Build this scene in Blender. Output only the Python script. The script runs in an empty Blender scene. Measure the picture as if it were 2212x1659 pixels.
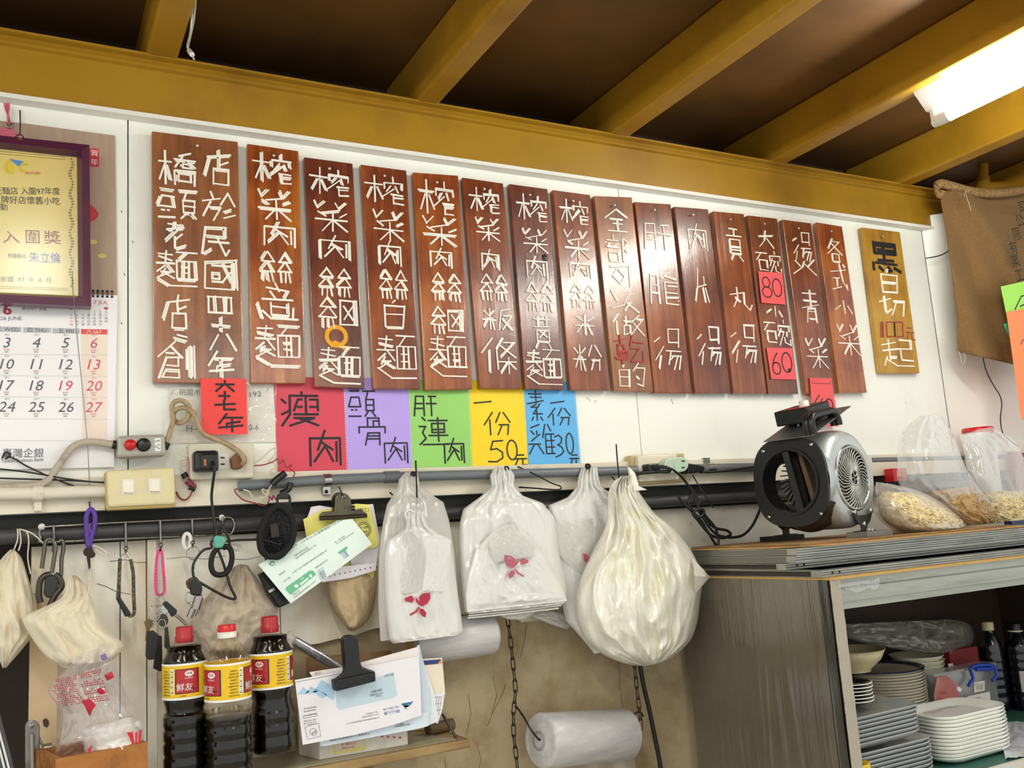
import bpy, math, random
from mathutils import Vector, Matrix, noise
random.seed(7)
S = bpy.context.scene
COL = S.collection
# ------------------------------------------------------------------ camera, world, exposure
CAM = Vector((0.0, -1.85, 1.5)); FPX = 1990.0
_y, _p, _r = (math.radians(a) for a in (28.4, 9.1, -3.85))
FW = Vector((math.sin(_y)*math.cos(_p), math.cos(_y)*math.cos(_p), math.sin(_p)))
_rt = Vector((math.cos(_y), -math.sin(_y), 0)); _up = _rt.cross(FW)
RT = math.cos(_r)*_rt + math.sin(_r)*_up; UP = -math.sin(_r)*_rt + math.cos(_r)*_up
cd = bpy.data.cameras.new('camera'); cam = bpy.data.objects.new('camera', cd); COL.objects.link(cam)
cd.sensor_fit = 'HORIZONTAL'; cd.sensor_width = 36; cd.lens = FPX/2212*36; cd.clip_start = .02; cd.clip_end = 60
M = Matrix((RT, UP, -FW)).transposed().to_4x4(); M.translation = CAM; cam.matrix_world = M
S.camera = cam
w = bpy.data.worlds.new('daylight'); S.world = w; w.use_nodes = True
w.node_tree.nodes['Background'].inputs[0].default_value = (.97, 1.0, .97, 1)
w.node_tree.nodes['Background'].inputs[1].default_value = 0.17
S.view_settings.view_transform = 'Standard'; S.view_settings.look = 'None'
S.view_settings.gamma = 1; S.view_settings.exposure = 2.55; S.view_settings.use_curve_mapping = False
TUBE_POWER = 16.0                       # emission of the room's fluorescent tubes
try:
    S.cycles.use_denoising = True; S.cycles.max_bounces = 8; S.cycles.transparent_max_bounces = 16
    S.cycles.caustics_reflective = False; S.cycles.caustics_refractive = False
except Exception: pass

# ------------------------------------------------------------------ measuring helpers
def ray(px, py): return FW*FPX + RT*(px-1106) - UP*(py-829.5)
def P(px, py, y=0.0):
    d = ray(px, py); return CAM + d*((y-CAM.y)/d.y)
def PX(px, py, x):
    d = ray(px, py); return CAM + d*((x-CAM.x)/d.x)
def PZ(px, py, z):
    d = ray(px, py); return CAM + d*((z-CAM.z)/d.z)
class Plane:
    def __init__(s, p, n): s.p = Vector(p); s.n = Vector(n).normalized()
    def __call__(s, px, py, off=0.0):
        d = ray(px, py); t = (s.p-CAM).dot(s.n)/d.dot(s.n); return CAM + d*t + s.n*off
def wallplane(y): return Plane((0, y, 0), (0, -1, 0))
def plane3(a, b, c):
    n = (b-a).cross(c-a)
    if n.dot(CAM-a) < 0: n = -n
    return Plane(a, n)

# ------------------------------------------------------------------ mesh builder
class MB:
    def __init__(s): s.v = []; s.f = []; s.sm = []
    def add(s, vs, fs, smooth=False):
        k = len(s.v); s.v += [Vector(v) for v in vs]
        for f in fs: s.f.append([i+k for i in f]); s.sm.append(smooth)
        return s
    def box(s, c, size, rot=None):
        c = Vector(c); h = Vector(size)/2; R = rot or Matrix.Identity(3)
        vs = [c + R @ Vector((sx*h.x, sy*h.y, sz*h.z)) for sx in (-1, 1) for sy in (-1, 1) for sz in (-1, 1)]
        return s.add(vs, [(0,1,3,2),(4,6,7,5),(0,4,5,1),(2,3,7,6),(0,2,6,4),(1,5,7,3)])
    def bx(s, a, b):
        a = Vector(a); b = Vector(b); return s.box((a+b)/2, [abs(q) for q in (b-a)])
    def prism(s, pts, ext, smooth=False):
        ext = Vector(ext); n = len(pts); pts = [Vector(p) for p in pts]
        vs = pts + [p+ext for p in pts]
        fs = [tuple(range(n)), tuple(range(2*n-1, n-1, -1))] + [(i, i+n, (i+1) % n+n, (i+1) % n) for i in range(n)]
        return s.add(vs, fs, smooth)
    def tube(s, path, r, n=8, closed=False, caps=True):
        path = [Vector(p) for p in path]; m = len(path)
        rad = r if isinstance(r, (list, tuple)) else [r]*m
        ref = None; rings = []
        for i, p in enumerate(path):
            a = path[i-1] if (i or closed) else p; b = path[(i+1) % m] if (i < m-1 or closed) else p
            t = (b-a); t = t.normalized() if t.length > 1e-9 else Vector((0, 0, 1))
            if ref is None:
                ref = t.orthogonal().normalized()
            ref = (ref - t*ref.dot(t)); ref = ref.normalized() if ref.length > 1e-6 else t.orthogonal().normalized()
            o = t.cross(ref)
            rings.append([p + (ref*math.cos(6.2832*k/n)+o*math.sin(6.2832*k/n))*rad[i] for k in range(n)])
        vs = [q for g in rings for q in g]; fs = []
        for i in range(m if closed else m-1):
            j = (i+1) % m
            for k in range(n): fs.append((i*n+k, i*n+(k+1) % n, j*n+(k+1) % n, j*n+k))
        s.add(vs, fs, True)
        if caps and not closed:
            s.add(rings[0], [tuple(range(n-1, -1, -1))]); s.add(rings[-1], [tuple(range(n))])
        return s
    def lathe(s, prof, c, n=32, axis=(0, 0, 1), caps=True, smooth=True):
        c = Vector(c); ax = Vector(axis).normalized(); u = ax.orthogonal().normalized(); v = ax.cross(u)
        vs = [c + ax*h + (u*math.cos(6.28318*k/n)+v*math.sin(6.28318*k/n))*r for r, h in prof for k in range(n)]
        fs = [(i*n+k, i*n+(k+1) % n, (i+1)*n+(k+1) % n, (i+1)*n+k) for i in range(len(prof)-1) for k in range(n)]
        s.add(vs, fs, smooth)
        if caps:
            if prof[0][0] > 1e-5: s.add(vs[:n], [tuple(range(n-1, -1, -1))])
            if prof[-1][0] > 1e-5: s.add(vs[-n:], [tuple(range(n))])
        return s
    def ball(s, c, r, n=12, sc=(1, 1, 1)):
        prof = [(math.sin(math.pi*i/(n//2+2))*1.0, -math.cos(math.pi*i/(n//2+2))) for i in range(n//2+3)]
        k = len(s.v); s.lathe(prof, (0, 0, 0), n, caps=False)
        rr = r if isinstance(r, (list, tuple)) else (r*sc[0], r*sc[1], r*sc[2])
        for i in range(k, len(s.v)): v = s.v[i]; s.v[i] = Vector(c)+Vector((v.x*rr[0], v.y*rr[1], v.z*rr[2]))
        return s
    def stick(s, a, b, wd, t, nrm):
        a = Vector(a); b = Vector(b); d = b-a
        if d.length < 1e-6: return s
        side = d.cross(nrm).normalized()*wd/2
        return s.prism([a+side, a-side, b-side, b+side], Vector(nrm)*t)
    def flat(s, pts): return s.add(pts, [tuple(range(len(pts)))])
    def grid(s, fn, nu, nv, smooth=True, flip=False):
        vs = [fn(i/nu, j/nv) for j in range(nv+1) for i in range(nu+1)]
        fs = []
        for j in range(nv):
            for i in range(nu):
                a = j*(nu+1)+i; q = (a, a+1, a+nu+2, a+nu+1); fs.append(q[::-1] if flip else q)
        return s.add(vs, fs, smooth)
    def xf(s, mtx):
        s.v = [mtx @ v for v in s.v]; return s
    def build(s, name, m, parent=None, loc=None, bevel=0, clean=False):
        if parent is not None:
            base = Vector(parent['_o'])
        else:
            base = Vector(loc) if loc is not None else sum(s.v, Vector())/max(1, len(s.v))
        o0 = base if parent is None else Vector(parent['_o'])
        me = bpy.data.meshes.new(name); me.from_pydata([tuple(v-o0) for v in s.v], [], s.f)
        me.polygons.foreach_set('use_smooth', s.sm); me.update()
        if clean:
            import bmesh
            b = bmesh.new(); b.from_mesh(me); bmesh.ops.remove_doubles(b, verts=b.verts, dist=1e-5)
            bmesh.ops.recalc_face_normals(b, faces=b.faces); b.to_mesh(me); b.free()
        me.materials.append(m)
        ob = bpy.data.objects.new(name, me); COL.objects.link(ob)
        ob['_o'] = tuple(o0)
        if parent is None: ob.location = o0
        else: ob.parent = parent
        if bevel:
            bm_ = ob.modifiers.new('bevel', 'BEVEL'); bm_.width = bevel; bm_.segments = 2; bm_.limit_method = 'ANGLE'
        return ob
def tag(o, label, cat, group=None, kind=None):
    o['label'] = label; o['category'] = cat
    if group: o['group'] = group
    if kind: o['kind'] = kind
    return o
def thing(name, loc, label, cat, group=None):
    o = bpy.data.objects.new(name, None); COL.objects.link(o); o.location = loc; o['_o'] = tuple(loc)
    o.empty_display_size = .02
    return tag(o, label, cat, group)
def struct(o): o['kind'] = 'structure'; return o
def copy_thing(src, delta, label=None, group=None):
    def rec(o, parent):
        c = o.copy(); COL.objects.link(c)
        if parent is not None: c.parent = parent
        for ch in [q for q in list(COL.objects) if q.parent == o]: rec(ch, c)
        return c
    r = rec(src, None); r.location = src.location + Vector(delta)
    if label: r['label'] = label
    if group: r['group'] = group
    return r
def smooth_path(pts, k=6, closed=False):
    pts = [Vector(p) for p in pts]; n = len(pts); out = []
    rng = n if closed else n-1
    for i in range(rng):
        p1, p2 = pts[i], pts[(i+1) % n]
        p0 = pts[(i-1) % n] if (closed or i) else p1*2-p2
        p3 = pts[(i+2) % n] if (closed or i < n-2) else p2*2-p1
        for j in range(k):
            t = j/k
            out.append(.5*((2*p1)+(p2-p0)*t+(2*p0-5*p1+4*p2-p3)*t*t+(3*p1-p0-3*p2+p3)*t**3))
    if not closed: out.append(pts[-1])
    return out
def wire(mb, pix, y, r, k=6, n=8, closed=False):
    """pix: (px,py) or (px,py,y) points -> smooth round wire"""
    pts = [P(q[0], q[1], q[2] if len(q) > 2 else y) for q in pix]
    return mb.tube(smooth_path(pts, k, closed), r, n, closed)
def fbm(x, y=0, z=0): return noise.noise(Vector((x, y, z)))

# ------------------------------------------------------------------ materials
def lin(h):
    h = h.lstrip('#'); c = [int(h[i:i+2], 16)/255 for i in (0, 2, 4)]
    return tuple(x/12.92 if x <= .04045 else ((x+.055)/1.055)**2.4 for x in c) + (1,)
def mat(name, col, rough=.5, metal=0.0, bump=None, vary=None, spec=None, alpha=None, trans=None, coat=0, emit=None, sub=0, stretch=(1, 1, 1)):
    """bump=(scale,strength)  vary=(scale,other colour,low,high) : a second tone in noise patches"""
    m = bpy.data.materials.new(name); m.use_nodes = True; nt = m.node_tree; b = nt.nodes['Principled BSDF']
    b.inputs['Base Color'].default_value = lin(col) if isinstance(col, str) else col
    b.inputs['Roughness'].default_value = rough; b.inputs['Metallic'].default_value = metal
    if spec is not None: b.inputs['Specular IOR Level'].default_value = spec
    if coat: b.inputs['Coat Weight'].default_value = coat; b.inputs['Coat Roughness'].default_value = .16
    if alpha is not None: b.inputs['Alpha'].default_value = alpha
    if trans: b.inputs['Transmission Weight'].default_value = trans
    if emit: b.inputs['Emission Color'].default_value = lin(emit[0]); b.inputs['Emission Strength'].default_value = emit[1]
    L = nt.links; tc = mp = None
    if bump or vary:
        tc = nt.nodes.new('ShaderNodeTexCoord'); mp = nt.nodes.new('ShaderNodeMapping')
        mp.inputs['Scale'].default_value = stretch
        oi = nt.nodes.new('ShaderNodeObjectInfo'); sc = nt.nodes.new('ShaderNodeVectorMath'); sc.operation = 'SCALE'
        sc.inputs[3].default_value = 1; cx = nt.nodes.new('ShaderNodeCombineXYZ')
        ml = nt.nodes.new('ShaderNodeMath'); ml.operation = 'MULTIPLY'; ml.inputs[1].default_value = 37
        L.new(oi.outputs['Random'], ml.inputs[0])
        for i in range(3): L.new(ml.outputs[0], cx.inputs[i])
        L.new(cx.outputs[0], mp.inputs['Location']); L.new(tc.outputs['Object'], mp.inputs['Vector'])
    if vary:
        nz = nt.nodes.new('ShaderNodeTexNoise'); nz.inputs['Scale'].default_value = vary[0]; nz.inputs['Detail'].default_value = 6
        nz.inputs['Roughness'].default_value = .65
        rp = nt.nodes.new('ShaderNodeValToRGB'); rp.color_ramp.elements[0].position = vary[2]; rp.color_ramp.elements[1].position = vary[3]
        rp.color_ramp.elements[0].color = lin(col) if isinstance(col, str) else col; rp.color_ramp.elements[1].color = lin(vary[1])
        L.new(mp.outputs[0], nz.inputs['Vector']); L.new(nz.outputs[0], rp.inputs[0]); L.new(rp.outputs[0], b.inputs['Base Color'])
    if bump:
        nb = nt.nodes.new('ShaderNodeTexNoise'); nb.inputs['Scale'].default_value = bump[0]; nb.inputs['Detail'].default_value = 4
        bp = nt.nodes.new('ShaderNodeBump'); bp.inputs['Strength'].default_value = bump[1]; bp.inputs['Distance'].default_value = .004
        L.new(mp.outputs[0], nb.inputs['Vector']); L.new(nb.outputs[0], bp.inputs['Height']); L.new(bp.outputs[0], b.inputs['Normal'])
    return m
def wood(name, c0, c1, c2, rough=.26, coat=.8, scale=(40, 40, 2.2)):
    m = mat(name, c1, rough, coat=coat); nt = m.node_tree; L = nt.links; b = nt.nodes['Principled BSDF']
    tc = nt.nodes.new('ShaderNodeTexCoord'); mp = nt.nodes.new('ShaderNodeMapping'); mp.inputs['Scale'].default_value = scale
    oi = nt.nodes.new('ShaderNodeObjectInfo'); ml = nt.nodes.new('ShaderNodeMath'); ml.operation = 'MULTIPLY'; ml.inputs[1].default_value = 61
    cx = nt.nodes.new('ShaderNodeCombineXYZ'); L.new(oi.outputs['Random'], ml.inputs[0])
    for i in range(3): L.new(ml.outputs[0], cx.inputs[i])
    L.new(cx.outputs[0], mp.inputs['Location']); L.new(tc.outputs['Object'], mp.inputs['Vector'])
    n1 = nt.nodes.new('ShaderNodeTexNoise'); n1.inputs['Scale'].default_value = 1; n1.inputs['Detail'].default_value = 8; n1.inputs['Roughness'].default_value = .7
    n1.inputs['Distortion'].default_value = .6
    n2 = nt.nodes.new('ShaderNodeTexNoise'); n2.inputs['Scale'].default_value = 7; n2.inputs['Detail'].default_value = 3
    L.new(mp.outputs[0], n1.inputs['Vector']); L.new(tc.outputs['Object'], n2.inputs['Vector'])
    mx = nt.nodes.new('ShaderNodeMath'); mx.operation = 'MULTIPLY_ADD'; mx.inputs[1].default_value = .55
    L.new(n2.outputs[0], mx.inputs[0])
    m2 = nt.nodes.new('ShaderNodeMath'); m2.operation = 'MULTIPLY'; m2.inputs[1].default_value = .55
    L.new(n1.outputs[0], m2.inputs[0]); L.new(m2.outputs[0], mx.inputs[2])
    rp = nt.nodes.new('ShaderNodeValToRGB'); e = rp.color_ramp.elements
    e[0].position = .38; e[0].color = lin(c0); e[1].position = .72; e[1].color = lin(c2)
    k = e.new(.54); k.color = lin(c1)
    L.new(mx.outputs[0], rp.inputs[0]); L.new(rp.outputs[0], b.inputs['Base Color'])
    bp = nt.nodes.new('ShaderNodeBump'); bp.inputs['Strength'].default_value = .3; bp.inputs['Distance'].default_value = .002
    L.new(n1.outputs[0], bp.inputs['Height']); L.new(bp.outputs[0], b.inputs['Normal'])
    n3 = nt.nodes.new('ShaderNodeTexNoise'); n3.inputs['Scale'].default_value = 170; n3.inputs['Detail'].default_value = 2
    b2 = nt.nodes.new('ShaderNodeBump'); b2.inputs['Strength'].default_value = .22; b2.inputs['Distance'].default_value = .0012
    L.new(tc.outputs['Object'], n3.inputs['Vector']); L.new(n3.outputs[0], b2.inputs['Height']); L.new(bp.outputs[0], b2.inputs['Normal']); L.new(b2.outputs[0], b.inputs['Coat Normal'])
    return m
def film(name, col, opacity, rough=.18, bumps=(30, .5), stretch=(1, 1, 1), translucent=.5, trans_tint=(1, 1, 1, 1), gloss=.05, col2=None):
    """thin plastic: part see-through, part milky (diffuse + translucent), glossy on top"""
    m = bpy.data.materials.new(name); m.use_nodes = True; nt = m.node_tree; L = nt.links
    for n in list(nt.nodes):
        if n.type != 'OUTPUT_MATERIAL': nt.nodes.remove(n)
    out = nt.nodes['Material Output']; N = nt.nodes.new
    d = N('ShaderNodeBsdfDiffuse'); d.inputs[0].default_value = lin(col); tr = N('ShaderNodeBsdfTranslucent'); tr.inputs[0].default_value = lin(col)
    g = N('ShaderNodeBsdfGlossy'); g.inputs[0].default_value = (1, 1, 1, 1); g.inputs['Roughness'].default_value = rough
    t = N('ShaderNodeBsdfTransparent'); t.inputs[0].default_value = trans_tint
    tc = N('ShaderNodeTexCoord'); mp = N('ShaderNodeMapping'); mp.inputs['Scale'].default_value = stretch
    nz = N('ShaderNodeTexNoise'); nz.noise_type = 'RIDGED_MULTIFRACTAL'; nz.inputs['Scale'].default_value = bumps[0]*.55; nz.inputs['Detail'].default_value = 4; nz.inputs['Distortion'].default_value = .8
    bp = N('ShaderNodeBump'); bp.inputs['Strength'].default_value = bumps[1]; bp.inputs['Distance'].default_value = .006
    L.new(tc.outputs['Object'], mp.inputs[0]); L.new(mp.outputs[0], nz.inputs['Vector']); L.new(nz.outputs[0], bp.inputs['Height'])
    if col2:
        n2 = N('ShaderNodeTexNoise'); n2.inputs['Scale'].default_value = 9; n2.inputs['Detail'].default_value = 5; n2.inputs['Distortion'].default_value = 1.5
        rp = N('ShaderNodeValToRGB'); rp.color_ramp.elements[0].position = .5; rp.color_ramp.elements[1].position = .72; rp.color_ramp.elements[0].color = lin(col); rp.color_ramp.elements[1].color = lin(col2)
        L.new(mp.outputs[0], n2.inputs['Vector']); L.new(n2.outputs[0], rp.inputs[0]); L.new(rp.outputs[0], d.inputs[0]); L.new(rp.outputs[0], tr.inputs[0])
    for q in (d, tr, g): L.new(bp.outputs[0], q.inputs['Normal'])
    m1 = N('ShaderNodeMixShader'); m1.inputs[0].default_value = translucent; L.new(d.outputs[0], m1.inputs[1]); L.new(tr.outputs[0], m1.inputs[2])
    m2 = N('ShaderNodeMixShader'); m2.inputs[0].default_value = opacity; L.new(t.outputs[0], m2.inputs[1]); L.new(m1.outputs[0], m2.inputs[2])
    lw = N('ShaderNodeLayerWeight'); lw.inputs['Blend'].default_value = .5; L.new(bp.outputs[0], lw.inputs['Normal'])
    pw = N('ShaderNodeMath'); pw.operation = 'POWER'; pw.inputs[1].default_value = 4; L.new(lw.outputs['Facing'], pw.inputs[0])
    fr = N('ShaderNodeMath'); fr.operation = 'MULTIPLY_ADD'; fr.inputs[1].default_value = .55; fr.inputs[2].default_value = gloss; L.new(pw.outputs[0], fr.inputs[0])
    m3 = N('ShaderNodeMixShader'); L.new(fr.outputs[0], m3.inputs[0]); L.new(m2.outputs[0], m3.inputs[1]); L.new(g.outputs[0], m3.inputs[2])
    L.new(m3.outputs[0], out.inputs['Surface'])
    return m

WHITE_WALL = mat('white wall board', '#f2f2ea', .45, vary=(3, '#e6e4d6', .55, .8))
CREAM_WALL = mat('stained cream wall', '#f3eee0', .7, vary=(5, '#dac39c', .48, .76), bump=(25, .15), stretch=(1.6, 1, .7))
PLASTER = mat('tan plaster', '#b5a384', .8, vary=(6, '#98805a', .42, .62), bump=(18, .3))
RAIL = mat('cream rail paint', '#e3dac6', .5, vary=(9, '#b89b72', .6, .8), stretch=(.5, 1, 3))
OCHRE = mat('ochre steel paint', '#a87d1e', .35, vary=(4, '#92681c', .45, .7), bump=(60, .08))
SOOT = mat('dark roof deck', '#6d4a22', .5, vary=(2.2, '#4c3216', .4, .7))
TRIMW = mat('chipped white trim', '#efece4', .5, vary=(26, '#6d4a35', .70, .73), stretch=(1, 1, 3))
GREYPVC = mat('grey pvc', '#6d7176', .4, vary=(12, '#5b5d60', .5, .8), stretch=(.3, 1, 1))
DARKPIPE = mat('dark pipe', '#3d3c3e', .45)
BLACK = mat('black plastic', '#121214', .35)
BLACKM = mat('black matt', '#0b0b0c', .7)
WOODS = [wood('red brown wood', '#4e1d0d', '#7c3817', '#a8591f'), wood('orange brown wood', '#581f0a', '#954717', '#c4781c'),
         wood('dull brown wood', '#5d2f18', '#8a502c', '#a66a36', .32), wood('dark red wood', '#401510', '#6c2d18', '#985020', .26)]
OCHREWOOD = wood('yellow wood', '#7a4d12', '#ad7d1f', '#c4983a', .4, .2, (30, 30, 2))
PALEWOOD = wood('pale worn wood', '#6b5433', '#94764a', '#b59a6a', .6, .0, (4, 40, 40))
BOXWOOD = wood('orange box wood', '#7a4a20', '#a8692c', '#bf8440', .55, 0, (6, 40, 30))
STICK = mat('white painted sticks', '#f6f0e4', .5)
REDSTICK = mat('red painted sticks', '#a8231f', .5)
BLACKINK = mat('black ink', '#17151c', .5)
GREYINK = mat('grey ink', '#5a5a5c', .6)
REDINK = mat('red ink', '#c8283a', .5)
PINKINK = mat('pink ink', '#d96a80', .5)
BLUEINK = mat('blue ink', '#3b47a8', .5)
STEEL = mat('bright steel', '#b9b9b6', .25, 1, bump=(40, .1))
DULLSTEEL = mat('dull steel', '#8d8b85', .4, .9, vary=(20, '#5f554a', .5, .75))
BLACKWIRE = mat('black wire', '#151416', .45)
IVORY = mat('ivory plastic', '#ddd0a4', .35, vary=(8, '#c8b684', .5, .9))
WHITEPL = mat('white plastic', '#e4e1d8', .35)
PAPER = mat('white paper', '#eef0f0', .6)
REDPAPER = mat('red paper', '#f0433f', .5)
CARD = mat('cardboard', '#b28a55', .8, vary=(14, '#957040', .5, .8))

def area(o_mb): return o_mb
# ------------------------------------------------------------------ lettering
_fc = bpy.data.curves.new('letters', 'FONT'); _fo = bpy.data.objects.new('letters', _fc); COL.objects.link(_fo)
_fc.dimensions = '2D'; _fc.fill_mode = 'BOTH'; _fc.resolution_u = 2
_cache = {}
def glyphs(s, shear=0.0):
    k = (s, shear)
    if k not in _cache:
        _fc.body = s; _fc.shear = shear; bpy.context.view_layer.update()
        dg = bpy.context.evaluated_depsgraph_get(); e = _fo.evaluated_get(dg); me = e.to_mesh()
        vs = [(v.co.x, v.co.y) for v in me.vertices]; fs = [tuple(p.vertices) for p in me.polygons]; e.to_mesh_clear()
        _cache[k] = (vs, fs)
    return _cache[k]
def text(mb, pl, s, a, b, h=None, off=.0006, shear=0.0):
    """letters whose ink spans pixel a -> pixel b (baseline left and right) on plane pl; h = ink height in pixels"""
    vs, fs = glyphs(s, shear)
    if not vs: return
    x0 = min(v[0] for v in vs); x1 = max(v[0] for v in vs); y0 = min(v[1] for v in vs); y1 = max(v[1] for v in vs)
    A = pl(*a, off); B = pl(*b, off); ux = (B-A); W = ux.length; ux.normalize(); uy = pl.n.cross(ux)
    k = W/max(1e-6, x1-x0); ky = k
    if h:
        mx = (a[0]+b[0])/2; my = (a[1]+b[1])/2
        H = (pl(mx, my+h/2)-pl(mx, my-h/2)).length; ky = H/max(1e-6, y1-y0)
    mb.add([A + ux*(v[0]-x0)*k + uy*(v[1]-y0)*ky for v in vs], fs)
def textc(mb, pl, s, c, h, off=.0006, shear=0.0):
    """letters centred on pixel c, ink height h pixels, upright in the world"""
    vs, fs = glyphs(s, shear)
    x0 = min(v[0] for v in vs); x1 = max(v[0] for v in vs); y0 = min(v[1] for v in vs); y1 = max(v[1] for v in vs)
    C = pl(*c, off); H = (pl(c[0], c[1]+h/2)-pl(c[0], c[1]-h/2)).length; k = H/max(1e-6, y1-y0)
    ux = Vector((0, 0, 1)).cross(pl.n).normalized(); uy = pl.n.cross(ux)
    mb.add([C + ux*(v[0]-(x0+x1)/2)*k + uy*(v[1]-(y0+y1)/2)*k for v in vs], fs)
def vtext(mb, pl, s, a, b, h, off=.0006):
    n = len(s)
    for i, ch in enumerate(s):
        t = i/(n-1) if n > 1 else 0
        textc(mb, pl, ch, (a[0]+(b[0]-a[0])*t, a[1]+(b[1]-a[1])*t), h, off)
def circ(cx, cy, rx, ry, n=14, a0=0, a1=360):
    return [(cx+rx*math.cos(math.radians(a0+(a1-a0)*i/n)), cy+ry*math.sin(math.radians(a0+(a1-a0)*i/n))) for i in range(n+1)]
STROKES = {
'木': '0393 5059 4418 6498', '窄': '5052 1292 1214 9294 4325 6375 5407 4696 5659 5797 5999', '榨': '木0048 窄4098',
'菜': '0113 3113 6173 9173 2473 1435 9475 0696 5459 5629 5699', '肉': '1219 1292 9299 8388 5035 4375 5428 5478',
'糸': '5013 5093 1393 5306 5396 0696 2629 5659 7689', '絲': '糸0049 糸5099',
'意': '4052 2172 3244 7264 1484 3538 7578 3676 3878 0519 1739 3999 8689',
'麥': '5044 1181 1283 0494 4507 5497 4628 2777 7719 3799', '面': '1090 5023 1319 9399 1393 1999 4349 6369 3565 3767',
'麵': '麥0047 面4097 0739 3999', '囟': '0090 0009 9099 8089 0999 2277 7227', '細': '糸0049 囟5198',
'白': '5041 1219 1292 9289 1585 1989', '米': '5059 0595 1143 9163 4418 6489', '反': '8021 2109 3393 9329 3499',
'粄': '米0049 反5099', '條': '3004 2329 4348 6043 6191 9155 5295 4696 7579 7659 7698',
'黃': '1191 3033 7073 1393 2484 2427 8487 2787 3476 7436 3719 7799', '分': '3004 5094 2585 4519 8579', '粉': '米0049 分5099',
'全': '5004 5093 2474 3676 5459 1999', '部': '3032 0252 1314 4334 0454 1656 1619 5659 1959 7179 7192 9274 7496 9677',
'可': '0190 8189 3215 1548 4865 6532', '以': '0025 0846 6146 6549 5599', '做': '2004 1319 3363 4145 3555 3539 5558 3958 8063 7292 9259 6499',
'乾': '2023 0241 1333 1316 3346 1545 1646 0747 2629 6053 6292 5484 8458 5898 9895', '的': '白0149 7053 6292 9289 8968 6576',
'月': '2109 2191 9199 2494 1696', '肝': '月0049 6191 5494 7179', '膽': '月0039 7042 5192 5393 5359 6494 5696 5797 5858 9898 5999',
'昜': '2090 2023 9084 2383 0595 3518 3696 9679 5627 7649', '湯': '2203 3407 2619 昜4099',
'片': '3025 2509 2584 7274 6579 7599', '貢': '2070 5052 0292 2383 2327 8387 2585 2686 2787 4729 6799',
'丸': '3034 3418 0362 6267 6789 8997 2446', '大': '1392 5045 4519 5499', '碗': '0141 2104 1444 1418 4447 1848 7071 5292 5254 9294 6356 6474 7459 8486 7678 7899 9997',
'小': '5058 3306 7398', '火': '5446 4609 1436 9366 5599', '燙': '湯1086 火0499',
'青': '5055 1181 1383 0594 3529 3575 7579 3676 3878', '各': '4014 4181 8106 3296 3676 3639 7679 3979',
'式': '1392 2555 4548 1968 6076 7699 9997 8091', '黑': '1181 1114 8184 1484 4147 2383 2676 1787 0709 2839 5869 7899',
'切': '0341 2028 2846 5292 9289 6349', '己': '1090 9094 1494 1419 1999', '起': '2024 0241 0453 2427 2646 1609 1749 4999 己5097',
'元': '2070 0393 3309 6368 6898', '店': '5052 1291 2207 5255 5483 3585 3539 8589 3989',
'於': '2032 0352 2308 2555 5539 7054 7094 6685 6897', '民': '1080 8083 1383 1009 0937 2595 5389 8997',
'國': '0109 0190 9099 8189 0989 2282 2444 2426 4446 2646 2757 5187 7457', '四': '0109 0191 9199 3139 6169 7179 0999', '十': '0595 5059', '八': '3009 6099',
'年': '3005 2292 3584 0796 5259 3537', '橋': '木0039 8051 4292 6144 7294 6383 6364 8384 6484 4595 4549 9599 5686 5658 8688 5888',
'豆': '1181 2383 2306 8396 0696 2737 6757 0999', '頁': '0090 4023 2383 2327 8387 2585 2787 4719 6799', '頭': '豆0049 頁5199',
'老': '1161 4043 0382 8107 7446 4549 4998', '創': '4004 3164 2343 2409 2454 5456 2656 2757 2719 5759 1959 7277 9199 8189', '〃': '2094 0589',
'瘦': '5051 2191 2126 2609 0213 0625 4235 4252 6166 7292 9295 4454 7494 3696 3787 8729 4799',
'骨': '3070 3033 7073 5153 5171 0393 0305 9395 3529 3575 7579 3676 3777', '連': '1021 0323 2315 1527 2709 3191 4282 4245 8285 4484 4585 3696 6068 1939 3999',
'份': '3005 2329 分4099', '一': '0594', '素': '5054 1181 2282 0493 5425 2565 7437 3787 5659 3829 7889',
'雞': '4011 1223 3233 4315 0646 2609 3659 6054 6369 6393 6595 6797 6999 8389 7082', '六': '5052 1393 4419 6499', '七': '0493 4048 4898',
'5': None, '0': None, '3': None, '8': None, '6': None, 'Q': None }
POLY = {'0': [circ(.5, .5, .45, .5, 20)], '8': [circ(.5, .25, .35, .25, 16), circ(.5, .74, .45, .26, 16)],
        '6': [[(.7, 0), (.35, .25), (.12, .6)] + circ(.5, .72, .4, .28, 16, 180, 540)],
        '3': [[(.1, .08), (.5, 0), (.8, .15), (.7, .35), (.35, .45), (.75, .55), (.9, .75), (.6, .9), (.1, 1)]],
        '5': [[(.9, .02), (.35, .05), (.2, .42), (.55, .38), (.85, .55), (.85, .8), (.5, .97), (.05, .95)]],
        'Q': [circ(.48, .45, .42, .44, 22, -60, 300), [(.25, .88), (.4, .74), (.62, .84), (.8, .97), (1, .98)]],
        '勹': []}
def strokes(ch, bx=(0, 0, 1, 1)):
    out = []
    def T(p): return (bx[0]+(bx[2]-bx[0])*p[0], bx[1]+(bx[3]-bx[1])*p[1])
    if ch in POLY: return [[T(p) for p in l] for l in POLY[ch]]
    for tk in STROKES[ch].split():
        if tk[0].isdigit():
            d = [int(q)/9 for q in tk]; out.append([T((d[i], d[i+1])) for i in range(0, len(d), 2)])
        else:
            d = [int(q)/9 for q in tk[1:]]
            a = T((d[0], d[1])); b = T((d[2], d[3])); out += strokes(tk[0], (a[0], a[1], b[0], b[1]))
    return out
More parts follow.
